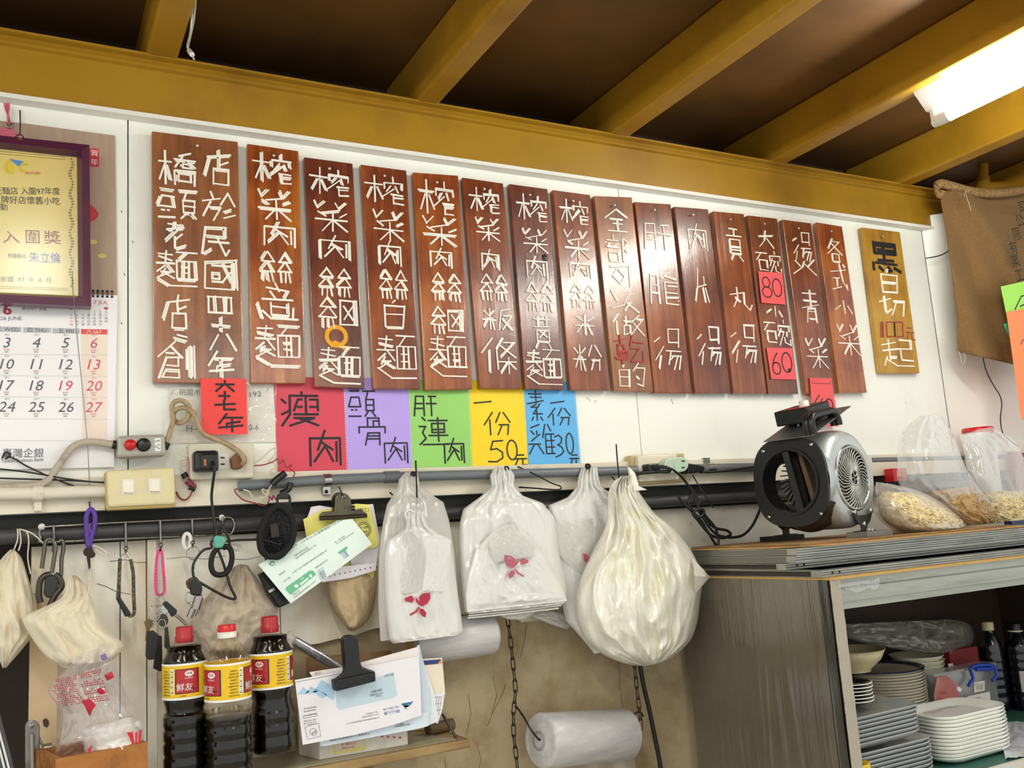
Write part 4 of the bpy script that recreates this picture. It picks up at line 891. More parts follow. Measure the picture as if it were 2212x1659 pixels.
cloth('cotton_bag', [(153,1242,165,1243),(146,1258,184,1262),(139,1284,194,1282),(118,1300,199,1297),(80,1318,206,1315),(50,1333,213,1334),(56,1356,228,1358),(78,1392,266,1392),(100,1418,250,1420),(122,1432,225,1434),(136,1442,205,1444)], -.085, .04,
      'cream cotton drawstring bag hanging above the clear snack bag', COTTON, [[(200,1178),(212,1182),(226,1190),(232,1200),(220,1196),(206,1186)], [(190,1235),(192,1262),(190,1282)], [(194,1236),(195,1262),(192,1284)]], fold=.006, ff=2.4, rough=.011, rf=6, seed=8)
cloth('cotton_bag', [(519,1219,536,1221),(502,1227,540,1228),(480,1250,556,1250),(446,1290,581,1288),(426,1318,601,1315),(411,1345,586,1348),(424,1372,562,1372),(440,1398,545,1398),(456,1420,530,1424)], -.022, .035,
      'grey-brown cotton bag hanging behind the soy sauce bottles', COTTON2, [], fold=.005, ff=3.5, rough=.01, rf=7, seed=12)
cloth('cotton_bag', [(704,1225,816,1222),(706,1262,815,1258),(712,1292,811,1290),(722,1320,804,1322),(737,1342,791,1345),(752,1362,764,1364)], -.02, .05,
      'stained beige cloth bag under the clipped papers', mat('stained beige cloth', '#c4ac88', .85, vary=(7, '#8f7650', .5, .8), bump=(60, .3)), [], fold=.005, ff=2, rough=.005, rf=4, seed=21)

# ------------------------------------------------------------------ wooden box with the clear snack bag, bracket, blue box
zt = 1.203
A, B_, C_ = PZ(100, 1622, zt), PZ(120, 1641, zt), PZ(319, 1602, zt)
B_ = PZ(120, 1641, zt)
fx = (C_-B_); L_ = fx.length; fx.normalize(); fy = Vector((-fx.y, fx.x, 0)); dep = .12
t = thing('wooden_box', B_+fx*L_/2-Vector((0, 0, .13)), 'small orange wooden box holding the clear snack bag, bottom left corner', 'box')
def slab(nm, o, u0, u1, v0, v1, z0, z1): 
    q = [o+fx*u0+fy*v0, o+fx*u1+fy*v0, o+fx*u1+fy*v1, o+fx*u0+fy*v1]
    MB().prism([p+Vector((0, 0, z1-zt)) for p in q], (0, 0, z0-z1)).build(nm, BOXWOOD, t, bevel=.001)
slab('front_board', B_, 0, L_, 0, .011, zt-.13, zt); slab('back_board', B_, 0, L_, dep-.011, dep, zt-.13, zt+.0)
slab('side_board', B_, 0, .011, .011, dep-.011, zt-.13, zt); slab('side_board', B_, L_-.011, L_, .011, dep-.011, zt-.13, zt); slab('bottom_board', B_, .011, L_-.011, .011, dep-.011, zt-.13, zt-.12)
SNACK = film('clear snack bag', '#f6ecec', .09, .07, (70, .6), trans_tint=(.97, .95, .96, 1), gloss=.09)
yb_ = B_.y+.055
t = thing('snack_bag', P(210, 1520, yb_), 'clear plastic bag with red print standing in the wooden box', 'bag')
rows = [(168,1418,222,1394),(140,1450,238,1412),(112,1472,250,1440),(104,1496,262,1472),(120,1520,274,1500),(132,1545,290,1530),(128,1575,302,1558),(122,1606,310,1580),(118,1636,310,1606)]
sb = pouch(rows, yb_, .045, fold=.005, ff=3, rough=.012, rf=5, seed=31); fr = sb._front; sb.build('film', SNACK, t)
m = MB()
def onbag(u, v, off=.002): return fr(u, v)+Vector((0, -off, 0))
for k in range(15):
    v = .24+k*.020
    for u0, u1 in ((.05+.02*(k % 3), .40), (.46, .78)):
        if k % 4 == 3 and u0 > .4: continue
        n = 9
        for i in range(n):
            if random.random() < .2: continue
            a = u0+(u1-u0)*i/n; b = a+(u1-u0)/n*.7
            m.flat([onbag(a, v), onbag(b, v), onbag(b, v+.009), onbag(a, v+.009)])
for q in (((.60,.42),(.70,.40),(.74,.46),(.66,.47)), ((.36,.50),(.48,.49),(.52,.56),(.44,.60),(.38,.66),(.36,.58)), ((.80,.30),(.92,.28),(.93,.33),(.82,.35))): m.flat([onbag(*p, .003) for p in q])
m.build('red_print', mat('red print', '#c22a3d', .5), t)
m = MB()
for k in range(4): m.flat([onbag(*p, .003) for p in ((.80+k*.03,.10),(.82+k*.03,.10),(.82+k*.03,.16),(.80+k*.03,.16))])
m.build('blue_print', BLUEINK, t)
t = thing('paper_cup_stack', P(245, 1600, yb_), 'white paper packet with red stripes inside the clear snack bag', 'packet')
pouch([(186,1572,288,1548),(178,1582,306,1560),(180,1600,307,1580),(182,1620,306,1596),(184,1640,304,1612)], yb_-.004, .03, rough=.003, rf=5, seed=5, thp=[.5, 1, 1, 1, 1]).build('body', mat('white packet', '#f3efe8', .4), t)
m = MB(); yy = yb_-.04
for q in (((274,1582),(287,1581),(291,1606),(286,1608)), ((292,1582),(297,1581),(296,1606),(292,1607)), ((300,1578),(306,1576),(303,1604),(298,1605)), ((190,1618),(199,1608),(198,1616),(195,1628),(200,1636),(192,1634))): m.flat([P(*p, yy) for p in q])
m.build('red_stripe', mat('packet red', '#cf1f2b', .4), t)
t = thing('bottle_opener_bracket', P(75, 1610, -.08), 'grey metal bracket standing left of the wooden box', 'bracket')
y = -.085
m = MB(); m.prism([P(*p, y) for p in circ(70, 1570, 16, 14, 10, 180, 360)+[(86,1672),(54,1672)]], (0, .006, 0)); m.build('plate', DULLSTEEL, t, bevel=.0015)
m = MB(); m.tube([P(69, 1585, y-.004), P(72, 1680, y-.004)], .0035, 8); m.lathe([(.005, 0), (0, .004)], P(68, 1567, y), 10, (0, -1, 0)); m.build('rod', mat('pale rod', '#a39c92', .4, .6), t)
m = MB(); m.tube([P(82, 1590, y+.004), P(97, 1620, y), P(104, 1640, y)], .0022, 6); m.tube([P(94, 1617, y), P(112, 1614, y)], .007, 8); m.build('lever', DULLSTEEL, t)
t = thing('blue_grey_case', P(5, 1640, -.3), 'blue-grey case edge at the bottom left corner', 'case')
m = MB(); m.prism([P(*p, -.30) for p in ((-60,1560),(-2,1556),(2,1575),(32,1690),(-60,1690))], (0, .08, 0)); m.build('body', mat('blue grey', '#444a5c', .5), t, bevel=.003)
m = MB(); m.tube([P(-2, 1580, -.302), P(22, 1670, -.302)], .0015, 6); m.tube([P(-8, 1590, -.302), P(12, 1670, -.302)], .0015, 6); m.build('edge_strip', WHITEPL, t)

# ------------------------------------------------------------------ soy sauce bottles
GLASS = film('clear bottle plastic', '#e8e2d6', .0, .05, (40, .1), translucent=.6, trans_tint=(.95, .93, .89, 1), gloss=.035)
SOY = mat('soy sauce', '#080403', .15, spec=.25)
YEL = mat('yellow label', '#ecc016', .35); REDL = mat('red label', '#b5222b', .35)
def bottle(name, top, base_px, y, r, label, fill, cap, turn):
    """top: pixel of the cap's top; base z from base_px"""
    c = P(top[0], top[1], y); zt_ = c.z; zb = base_px
    H = zt_-zb; t = thing(name, (c.x, y, zb), label, 'bottle', 'soy sauce bottles')
    o = (c.x, y, zb); k = r/.047
    def prof(dr):
        p = [(r*.86-dr, .0), (r*.97-dr, .006)]
        z = .012; yl = H-.147*k
        while z < yl-.034:
            p += [(r*1.0-dr, z), (r*1.0-dr, z+.014), (r*.955-dr, z+.017), (r*.955-dr, z+.019)]; z += .022
        p += [(r*.93-dr, yl-.030), (r*.87-dr, yl-.022), (r*.93-dr, yl-.012), (r*.98-dr, yl-.006), (r*.985-dr, yl), (r*.985-dr, yl+.075*k), (r*.96-dr, yl+.079*k), (r*.80-dr, yl+.093*k), (r*.58-dr, yl+.108*k), (r*.39-dr, yl+.119*k), (r*.36-dr, yl+.123*k), (r*.36-dr, yl+.130*k)]
        return p, yl
    p, yl = prof(0)
    MB().lathe(p, o, 40).build('shell', GLASS, t)
    q, _ = prof(.0016); lim = yl-.04*k if fill < .5 else yl+.106*k
    q = [a for a in q if a[1] <= lim]; q.append((q[-1][0], lim)); q = q+[(.0005, lim)]
    q = [(a, max(b, .002)) for a, b in q]
    MB().lathe(q, o, 40).build('soy_sauce', SOY, t)
    def band(mb, r_, z0, z1, a0, a1, n=40):
        def f(u, v):
            a = math.radians(a0+(a1-a0)*u)+turn; return Vector((o[0]+r_*math.sin(a), o[1]-r_*math.cos(a), zb+z0+(z1-z0)*v))
        mb.grid(f, n, 1)
    m = MB(); band(m, r*.992, yl+.001, yl+.072*k, -180, 180, 48); lb_ = m.build('label_band', YEL, t)
    for z0_, z1_ in ((yl-.001, yl+.0025), (yl+.069*k, yl+.073*k)): m = MB(); band(m, r*.994, z0_, z1_, -180, 180, 48); m.build('label_edge', PAPER, lb_)
    m = MB(); b = MB(); g = MB()
    for a in (0, 125, 240):
        b = MB(); band(b, r*.996, yl+.011*k, yl+.062*k, a-31, a+31, 14); b.build('label_outline', BLACKINK, lb_)
        b = MB(); band(b, r*.999, yl+.0125*k, yl+.0605*k, a-28, a+28, 14); b.build('red_panel', REDL, lb_)
    # writing bent round the bottle
    def bent(mb, s, a, z, h, off):
        vs, fs = glyphs(s); x0 = min(v[0] for v in vs); x1 = max(v[0] for v in vs); y0_ = min(v[1] for v in vs); y1_ = max(v[1] for v in vs); kk = h/(y1_-y0_)
        out_ = []
        for v in vs:
            ang = math.radians(a)+turn+(v[0]-(x0+x1)/2)*kk/r; out_.append(Vector((o[0]+(r+off)*math.sin(ang), o[1]-(r+off)*math.cos(ang), zb+z+(v[1]-y0_)*kk)))
        mb.add(out_, fs)
    rd = MB(); blk = MB(); ov = MB()
    for a in (0, 125, 240):
        def f(u, v, a=a):
            ang = math.radians(a+5)+turn+.20*math.cos(u*6.283)*v; return Vector((o[0]+(r+.0004)*math.sin(ang), o[1]-(r+.0004)*math.cos(ang), zb+yl+.052*k+.006*k*v*math.sin(u*6.283)))
        ov.grid(f, 18, 1); bent(rd, '佳美', a+5, yl+.0495*k, .006*k, .0009)
        bent(ov, 'YI MIAO', a+4, yl+.041*k, .0035*k, .0006); bent(ov, '鮮友', a-7, yl+.017*k, .016*k, .0006); bent(blk, '醬油', a+14, yl+.018*k, .005*k, .0006)
        bent(blk, '1600毫升', a-10, yl+.005*k, .0035*k, .0003)
        for j in range(9): bent(blk, '營養標示每份'[:6-(j % 3)], a+62, yl+.008*k+j*.006*k, .0034*k, .0003)
        for j in range(13):
            ang = -43
            band(blk, r*.9945, yl+.013*k+j*.0036*k, yl+.013*k+j*.0036*k+(.0008 if j % 3 else .0017), a-42.5, a-36.5, 2)
    for a in (0, 125, 240): g = MB(); band(g, r*.9935, yl+.011*k, yl+.063*k, a-44, a-35, 3); g.build('barcode_patch', PAPER, lb_)
    rd.build('red_lettering', REDL, lb_); ov.build('white_lettering', PAPER, lb_); blk.build('black_print', BLACKINK, lb_)
    zc = H-.026*k
    if cap == 'wrapped':
        m = MB(); m.lathe([(r*.40, zc-.008*k), (r*.42, zc), (r*.43, zc+.003), (r*.38, zc+.008*k), (r*.39, zc+.022*k), (r*.36, H), (0, H)], o, 24); m.build('wrapped_cap', mat('red shrink wrap', '#b3202f', .3, vary=(120, '#d8707a', .62, .68)), t)
    else:
        m = MB(); m.lathe([(r*.41, zc), (r*.41, zc+.012*k), (0, zc+.012*k)], o, 28); m.build('white_ring', WHITEPL, t)
        m = MB(); m.lathe([(r*.39, zc+.012*k), (r*.385, H-.001), (r*.36, H), (0, H)], o, 28); m.build('red_cap', mat('red cap', '#d01a1d', .3), t)
    return t
zs = P(597, 1622, -.135).z
bottle('soy_sauce_bottle', (582, 1331), zs, -.135, .0388, 'soy sauce bottle with red wrapped cap standing nearest the clipped envelopes', 1, 'wrapped', math.radians(-48))
bottle('soy_sauce_bottle', (398, 1353), zs-.03, -.145, .0368, 'soy sauce bottle with red wrapped cap, left of the part-empty bottle', 1, 'wrapped', math.radians(-2))
bottle('soy_sauce_bottle', (490, 1349), zs-.03, -.178, .0388, 'part-empty soy sauce bottle with plain red and white cap', .4, 'plain', math.radians(62))
# ================================================================== mesh pouch, clipped papers
t = thing('mesh_pouch', P(598, 1150, -.06), 'black mesh pouch with a round rim hanging on a black carabiner', 'pouch')
y = -.085
rim = [(598,1094),(618,1103),(632,1125),(634,1155),(625,1180),(605,1198),(583,1202),(566,1190),(561,1165),(566,1140),(578,1112)]
m = MB(); wire(m, rim, y, .0062, 5, 10, True); m.build('rim', mat('black fabric', '#101012', .85), t)
m = MB()
def pf_(u, v):
    a = u*6.2832; cx_, cy_ = 598-4*v, 1150+52*v; k = (1-.35*v)
    p = P(cx_+35*k*math.cos(a), cy_+52*k*(1-.25*v)*math.sin(a), y+.003+.03*v); return p
m.grid(pf_, 28, 10); m.grid(lambda u, v: P(594+23*v*math.cos(u*6.2832), 1202+26*v*math.sin(u*6.2832), y+.034), 28, 4); m.build('mesh_body', mat('mesh fabric', '#1d1e22', .8, bump=(300, 1.0), vary=(320, '#55575c', .55, .62)), t)
m = MB(); m.prism([P(*p, -.07) for p in ((581,1126),(601,1124),(606,1160),(586,1164))], (0, .012, 0)); m.build('inner_box', mat('dark brown plastic', '#2a1c18', .4), t, bevel=.002)
m = MB(); wire(m, [(600,1092),(599,1078),(603,1070),(620,1068),(626,1076),(625,1092)], -.07, .0028, 5, 8); m.prism([P(*p, -.074) for p in ((597,1078),(609,1062),(616,1060),(622,1066),(624,1078))], (0, .01, 0)); m.build('carabiner', BLACK, t, bevel=.0015)
m = MB(); m.prism([P(*p, -.078) for p in ((594,1088),(628,1086),(632,1104),(592,1106))], (0, .008, 0)); m.build('strap', BLACKM, t)
t = thing('leather_case', P(600, 1290, -.03), 'dark glossy case corner peeking out below the green receipt', 'case')
m = MB(); m.prism([P(*p, -.05) for p in ((560,1240),(600,1225),(640,1296),(603,1314),(577,1276))], (0, .02, 0)); m.build('body', BLACK, t, bevel=.003)
m = MB(); m.prism([P(*p, -.052) for p in ((579,1276),(592,1269),(594,1274),(582,1281))], (0, -.001, 0)); m.build('metal_edge', STEEL, t)

YELP = mat('yellow form paper', '#f0e57c', .55); LILAC = mat('lilac slip', '#efe9f2', .55)
def slip(name, quad, y, label, m_, cat='paper', th=.0006, curl=0):
    pl = wallplane(y); q = [pl(*p) for p in quad]
    if curl and len(q) == 4:
        mb = MB()
        def f(u, v):
            a = q[0].lerp(q[1], u); b = q[3].lerp(q[2], u); p = a.lerp(b, v); p.y -= curl*(math.sin(u*3.14)+.6*v*v); return p
        mb.grid(f, 14, 10); o = mb.build(name, m_)
        so = o.modifiers.new('thick', 'SOLIDIFY'); so.thickness = th
    else: o = MB().prism(q, (0, th, 0)).build(name, m_)
    tag(o, label, cat); return o, pl
slip('lilac_slip', ((745,1092),(806,1089),(820,1165),(812,1225),(760,1235)), -.040, 'lilac slip showing right of the clipped yellow forms', LILAC)
slip('yellow_form', ((655,1122),(690,1104),(770,1088),(798,1090),(818,1172),(812,1182),(674,1212),(660,1150)), -.046, 'upper yellow form with an oval stamp under the steel clip', YELP)
slip('white_slip', ((672,1095),(690,1092),(740,1100),(730,1120),(662,1124)), -.044, 'small pale slip with red print left of the steel clip', mat('pinkish slip', '#ecdde6', .5))
slip('yellow_form', ((690,1200),(809,1190),(808,1244),(796,1258),(705,1252)), -.034, 'lowest yellow form below the perforated slip', YELP)
o, pl = slip('perforated_slip', ((690,1230),(812,1215),(812,1232),(760,1248),(696,1258)), -.050, 'lilac perforated slip sticking out under the green receipt', LILAC)
m = MB()
for k in range(9): m.flat([pl(*p, .0004) for p in circ(712+k*11, 1244-k*2.2, 2, 1.6, 6)[:-1]])
m.build('punch_hole_row', GREYINK, o)
pl = wallplane(-.0475)
m = MB()
for r in (12.5, 16):
    c = circ(786, 1144, r*.95, r, 20)
    for a, b in zip(c, c[1:]): m.stick(pl(*a), pl(*b), .0009, .0003, pl.n)
text(m, pl, '統一發票', (777,1143), (796,1141), 5); text(m, pl, '專用章', (779,1152), (794,1151), 5)
for k in range(4): 
    q = [(772+k*6,1099),(778+k*6,1098),(778+k*6,1105),(772+k*6,1106)]
    for a, b in zip(q, q[1:]+q[:1]): m.stick(pl(*a), pl(*b), .0005, .0003, pl.n)
yf_ = [o_ for o_ in COL.objects if o_.name == 'yellow_form'][0]
m.build('stamp', BLACKINK, yf_)
# metal clip
t = thing('bulldog_clip', P(741, 1095, -.06), 'dark steel bulldog clip holding the yellow forms and the green receipt', 'clip')
BRONZE = mat('dark steel clip', '#67604f', .3, .9, vary=(30, '#3d3830', .5, .7))
y = -.060
m = MB(); m.prism([P(*p, y) for p in circ(741, 1080, 17, 15, 12, 180, 360)+[(760,1102),(782,1100),(791,1108),(791,1112),(690,1116),(690,1112),(696,1106),(722,1104)]], (0, .0025, 0)); m.build('front_plate', BRONZE, t, bevel=.001)
m = MB(); m.tube([P(690, 1120, y-.002), P(792, 1114, y-.002)], .0042, 10); m.build('jaw', mat('clip jaw', '#4a4038', .3, .8), t)
m = MB(); m.prism([P(*p, y+.018) for p in circ(733, 1078, 16, 15, 12, 180, 360)+[(752,1104),(716,1106)]], (0, .002, 0)); m.tube([P(718, 1100, y+.01), P(765, 1098, y+.01)], .006, 10); m.build('rear_plate', BRONZE, t)
m = MB(); m.lathe([(.003, 0), (0, .0006)], P(742, 1073, y-.0004), 10, (0, -1, 0)); m.build('eye', PAPER, t)
m = MB(); wire(m, [(733,1052,-.02),(736,1060,-.05),(742,1072,-.066),(744,1078,-.05)], 0, .0014, 4, 6); tag(m.build('nail_hook', GUN), 'small bent nail carrying the steel bulldog clip', 'nail')
# green receipt
rp = plane3(P(558,1220,-.072), P(761,1121,-.064), P(628,1304,-.078))
RG = mat('pale green receipt', '#e0f1e8', .5, vary=(6, '#ecf6f1', .4, .7))
t = MB().prism([rp(*p) for p in ((558,1220),(640,1172),(730,1124),(761,1121),(784,1149),(804,1175),(715,1241),(628,1304),(592,1261))], (0, .0005, 0)).build('green_receipt', RG)
tag(t, 'pale green printed receipt slanting under the steel bulldog clip', 'receipt')
def rtext(m, s, a, b, h=None): text(m, rp, s, a, b, h, .0005)
g = MB(); rtext(g, '台灣自來水股份有限公司', (593,1211), (642,1178), 6); rtext(g, 'Taiwan Water Corporation', (597,1215), (632,1191), 3)
c = circ(588, 1217, 5, 5, 12)
for a, b in zip(c, c[1:]): g.stick(rp(*a, .0005), rp(*b, .0005), .001, .0002, rp.n)
rtext(g, '(W)', (584,1222), (592,1216), 5); g.build('green_lettering', mat('dark green print', '#3f7a62', .5), t)
m = MB(); rtext(m, '114 年 01 月 繳費憑證(代收)收據', (652,1175), (742,1124), 6); rtext(m, '桃園市楊梅區民豐', (636,1203), (666,1184), 4); rtext(m, '桃園市楊梅區民豐路四十三號', (639,1209), (683,1179), 4)
rtext(m, '水號 0135 桃園市楊梅區民豐路 號', (632,1240), (707,1190), 4); rtext(m, '繳費期限', (604,1244), (617,1235), 4); rtext(m, '用戶號碼', (613,1258), (628,1248), 3.5); rtext(m, '第 一 聯 收據', (724,1174), (745,1160), 4); rtext(m, '用戶收執聯請妥善保管', (727,1177), (764,1152), 3)
rtext(m, '應繳金額及用水量', (682,1229), (708,1211), 4); rtext(m, '民豐代收', (634,1287), (648,1277), 3.5); rtext(m, '桃園市楊梅區民豐路四十三號代', (636,1293), (683,1256), 3.6)
for k in range(5): rtext(m, '基本費 12345', (686+k*1.4,1236+k*4.4), (699+k*1.4,1227+k*4.4), 3)
m.build('print', mat('grey green print', '#5c7069', .5), t)
m = MB(); q = [(616,1273),(619,1268),(668,1233),(676,1232),(683,1241),(628,1285)]; m.flat([rp(*p, .0004) for p in q]); m.build('green_block', mat('receipt green', '#6bbf95', .5), t); m = MB(); m.flat([rp(*p, .0004) for p in ((730,1193),(748,1180),(751,1183),(750,1186),(734,1197),(731,1196))]); m.build('green_block', mat('receipt green', '#6bbf95', .5), t)
m = MB(); m.flat([rp(*p, .0007) for p in circ(640, 1266, 5, 4, 10)[:-1]]); m.flat([rp(*p, .0007) for p in ((647,1261),(665,1247),(667,1251),(649,1265))]); m.flat([rp(*p, .0007) for p in circ(671, 1244, 3.4, 3.6, 10)[:-1]]); rtext(m, '水費', (650,1254), (657,1249), 4); rtext(m, '期間', (667,1243), (672,1239), 0.1); m.build('white_field', PAPER, t)
m = MB(); 
for k in range(4): rtext(m, '元整', (737+k*2,1199+k*3), (748+k*2,1191+k*3), 3); rtext(m, '實收', (691+k*2,1240+k*4), (700+k*2,1234+k*4), 3)
m.build('blue_print', BLUEINK, t)

# ================================================================== wooden shelf, box, envelopes
ys = -.15; fl = P(701, 1657, ys); fr_ = P(1015, 1593, ys); zt = (fl.z+fr_.z)/2; xr = fr_.x; xl = .20
t = thing('wooden_shelf', (.5, -.08, zt), 'worn wooden wall shelf carrying the clipped envelopes and bottle', 'shelf')
MB().bx((xl, ys, zt-.016), (xr, .01, zt)).build('board', PALEWOOD, t, bevel=.002)
MB().prism([Vector((xr-.16, -.02, zt-.016)), Vector((xr-.13, -.02, zt-.016)), Vector((xr-.20, -.02, zt-.12)), Vector((xr-.225, -.02, zt-.12))], (0, .022, 0)).build('bracket', PALEWOOD, t)
MB().lathe([(.012, -.04), (.012, .02)], Vector((xr-.012, -.055, zt+.012)), 14, (1, .2, 0)).build('end_roller', mat('dark wood roller', '#6a5233', .7), t)
q = [PZ(700, 1645, zt+.003), PZ(986, 1595, zt+.003), PZ(945, 1577, zt+.003), PZ(600, 1640, zt+.003)]
q = [Vector((xl+.1, ys+.012, zt+.0003)), Vector((xr-.025, ys+.012, zt+.0003)), Vector((xr-.06, -.005, zt+.0003)), Vector((xl+.1, -.005, zt+.0003))]
tag(MB().prism(q, (0, 0, .0018)).build('grey_mat', mat('grey board mat', '#a39c86', .6, vary=(10, '#8a7f68', .5, .75))), 'grey board mat lying on the wooden shelf', 'mat')
# carton behind the envelopes
zc = zt+.0022
c0 = PZ(717, 1640, zc); 
t = thing('paper_carton', c0, 'white carton with a yellow label standing on the shelf behind the envelopes', 'box')
c0 = Vector((.49, -.112, zc)); c1 = Vector((.66, -.118, zc))
m = MB(); m.prism([c0, c1, c1+Vector((.0, .07, 0)), c0+Vector((-.02, .07, 0))], (0, 0, .075)); m.build('body', mat('white carton', '#d9d2c6', .6, vary=(9, '#b9ab96', .5, .8)), t, bevel=.0015)
pl = plane3(c0, c1, c0+Vector((0, 0, .05)))
m = MB(); m.flat([pl(*p, .0006) for p in ((718,1603),(788,1593),(790,1618),(722,1630))]); m.build('yellow_label', mat('label yellow', '#dccf6a', .5), t)
m = MB(); m.flat([pl(*p, .001) for p in ((723,1608),(784,1597),(785,1612),(726,1624))]); m.build('label_panel', mat('label panel', '#d9cbb8', .5), t)
m = MB(); text(m, pl, '統一麵粉 22公斤', (737,1611), (770,1607), 5, .0014); text(m, pl, '製造日期 保存', (738,1618), (765,1615), 4, .0014)
for k in range(5): m.flat([pl(*p, .001) for p in circ(812+k*13, 1590+k*.8, 2.6, 2.2, 8)[:-1]])
m.build('print', REDINK, t)
t = thing('brown_paper_bag', Vector((.60, -.035, zc)), 'brown paper bag standing behind the clipped envelopes', 'paper bag')
pouch([(662,1420,845,1405),(661,1445,846,1425),(664,1480,848,1470),(668,1540,846,1530),(672,1585,844,1575)], -.006, .034, rough=.004, rf=4, seed=2, thp=[.5, .7, 1, 1, 1]).build('bag', mat('brown paper', '#8b6846', .75, vary=(6, '#6d4c30', .5, .8)), t)
t = thing('silver_tube', P(680, 1405, -.09), 'silver glitter tube in clear wrap leaning behind the clipped envelopes', 'tube')
m = MB(); m.tube([P(636, 1385, -.085), P(700, 1423, -.085), P(740, 1447, -.082)], [.009, .0095, .008], 14); m.build('tube', mat('silver glitter', '#8d8c92', .25, .7, vary=(160, '#dadae2', .55, .65)), t)
m = MB(); m.tube([P(640, 1388, -.085), P(628, 1377, -.085), P(620, 1373, -.085)], [.009, .006, .010], 10); m.build('wrap_end', film('clear wrap', '#ffffff', .3, .1, (40, .6)), t)
# envelopes held by the black clip
ye = -.150
o, pl = slip('cream_card', ((900,1424),(955,1421),(962,1500),(905,1520)), ye+.024, 'cream card with a navy stripe at the right of the envelopes', mat('cream card', '#efe0cb', .5))
m = MB(); m.flat([pl(*p, .0005) for p in ((912,1427),(953,1424),(945,1434),(912,1437))]); m.build('navy_stripe', mat('navy', '#2a3a72', .5), o); m = MB(); m.flat([pl(*p, .0005) for p in ((953,1424),(955,1433),(946,1435))]); m.build('orange_corner', mat('orange print', '#e98e52', .5), o)
o, pl = slip('till_receipt', ((912,1503),(961,1495),(956,1530),(946,1563),(926,1556)), ye+.022, 'small white till receipt at the lower right of the envelopes', PAPER)
m = MB()
for k in range(5): m.stick(pl(934+k*5, 1504, .0004), pl(930+k*4.4, 1545, .0004), .0005, .0002, pl.n)
for k in range(3): m.stick(pl(932, 1508+k*14, .0004), pl(953, 1505+k*14, .0004), .0005, .0002, pl.n)
m.build('print', GREYINK, o)
slip('white_letter', ((905,1400),(920,1445),(938,1500),(948,1558),(922,1568),(900,1500)), ye+.018, 'crumpled white letter fanned out right of the front envelope', mat('white letter', '#e8ecf3', .5))
o, pl = slip('folded_letter', ((900,1396),(906,1392),(928,1500),(930,1540),(912,1545)), ye+.012, 'pale blue letter edge showing right of the front envelope', mat('blue white letter', '#cfdcec', .5))
o, pl = slip('blue_bill', ((690,1585),(912,1540),(926,1538),(926,1568),(905,1574),(700,1612),(692,1611)), ye+.010, 'pale blue bill showing under the bottom edge of the envelopes', mat('pale blue bill', '#dbe6f2', .5))
m = MB(); text(m, pl, '繳費通知單請於期限前繳納電話費用戶編號', (712,1597), (806,1578), 7); text(m, pl, '桃園市民豐路四十三號收件人', (712,1602), (800,1586), 5); text(m, pl, '公司 電話', (852,1568), (872,1565), 4); text(m, pl, '中華電信股份有限', (852,1572), (886,1566), 4); m.build('print', GREYINK, o)
o, pl = slip('long_envelope', ((668,1452),(747,1440),(900,1398),(905,1402),(905,1440),(700,1500)), ye+.008, 'long white envelope just behind the front envelope', mat('warm envelope', '#efe6e4', .5))
m = MB(); text(m, pl, 'RE 03', (681,1458), (693,1456), 6); m.build('print', GREYINK, o)
ENV = mat('white envelope', '#eeeaf0', .5)
o, pl = slip('window_envelope', ((637,1469),(680,1461),(780,1442),(890,1420),(905,1418),(911,1545),(850,1566),(760,1589),(654,1609)), ye, 'front white window envelope with blue diamonds, printed upside down', ENV, 'envelope')
LB = mat('diamond blue', '#a9cdea', .5); 
m = MB()
for q in (((643,1501),(655,1484),(668,1494),(660,1499)), ((660,1499),(671,1482),(688,1492),(676,1498)), ((680,1490),(694,1469),(722,1484),(689,1491)), ((675,1493),(689,1491),(707,1502),(696,1509)), ((689,1491),(722,1484),(722,1506),(719,1513))): m.flat([pl(*p, .0004) for p in q])
m.build('blue_diamonds', LB, o)
m = MB(); m.flat([pl(*p, .0004) for p in ((725,1496),(842,1454),(850,1452),(858,1500),(853,1506),(735,1533),(727,1528))]); m.build('window', mat('envelope window', '#c4d8e6', .12, coat=.6), o)
m = MB(); text(m, pl, '桃園市楊梅區', (825,1487), (801,1493), 5); text(m, pl, '四十三號老麵店', (826,1494), (798,1500), 5); text(m, pl, '32651', (824,1500), (811,1503), 4); text(m, pl, 'ABX 9-08 9A', (850,1454), (830,1458), 5); m.build('window_print', BLACKINK, o)
m = MB(); text(m, pl, '南山人壽', (863,1532), (829,1538), 7); text(m, pl, 'Nan Shan Life', (861,1524), (827,1531), 5); m.build('company_name', mat('company blue', '#5b6fae', .5), o)
m = MB(); m.flat([pl(*p, .0004) for p in ((866,1520),(893,1515),(878,1533))]); m.build('logo', mat('logo teal', '#2f73a6', .5), o)
m = MB(); m.flat([pl(*p, .0007) for p in ((871,1523),(876,1529),(882,1522),(886,1524),(879,1532))]); m.build('logo_peak', mat('logo peak', '#e8e6c0', .5), o)
m = MB()
for a, b, s in (((816,1536),(790,1541),'南山人壽保險股份'), ((818,1541),(782,1548),'台北市信義區莊敬路'), ((819,1548),(748,1562),'客戶服務專線電話請洽所屬業務員或各分公司')): text(m, pl, s, a, b, 3)
for y_, s in ((1526,'限時專送'), (1532,'請貼郵票'), (1541,'國內郵資已付'), (1553,'許可證'), (1558,'北台字第'), (1562,'六四一')): text(m, pl, s, (683,y_-1), (656,y_+4), 3)
for q in (((655,1547),(684,1541),(685,1546),(656,1552)), ((658,1571),(688,1562),(693,1590),(665,1597))):
    for a, b in zip(q, q[1:]+q[:1]): m.stick(pl(*a, .0004), pl(*b, .0004), .0005, .0002, pl.n)
c = circ(677, 1581, 8, 7.5, 14)
for a, b in zip(c, c[1:]): m.stick(pl(*a, .0004), pl(*b, .0004), .0006, .0002, pl.n)
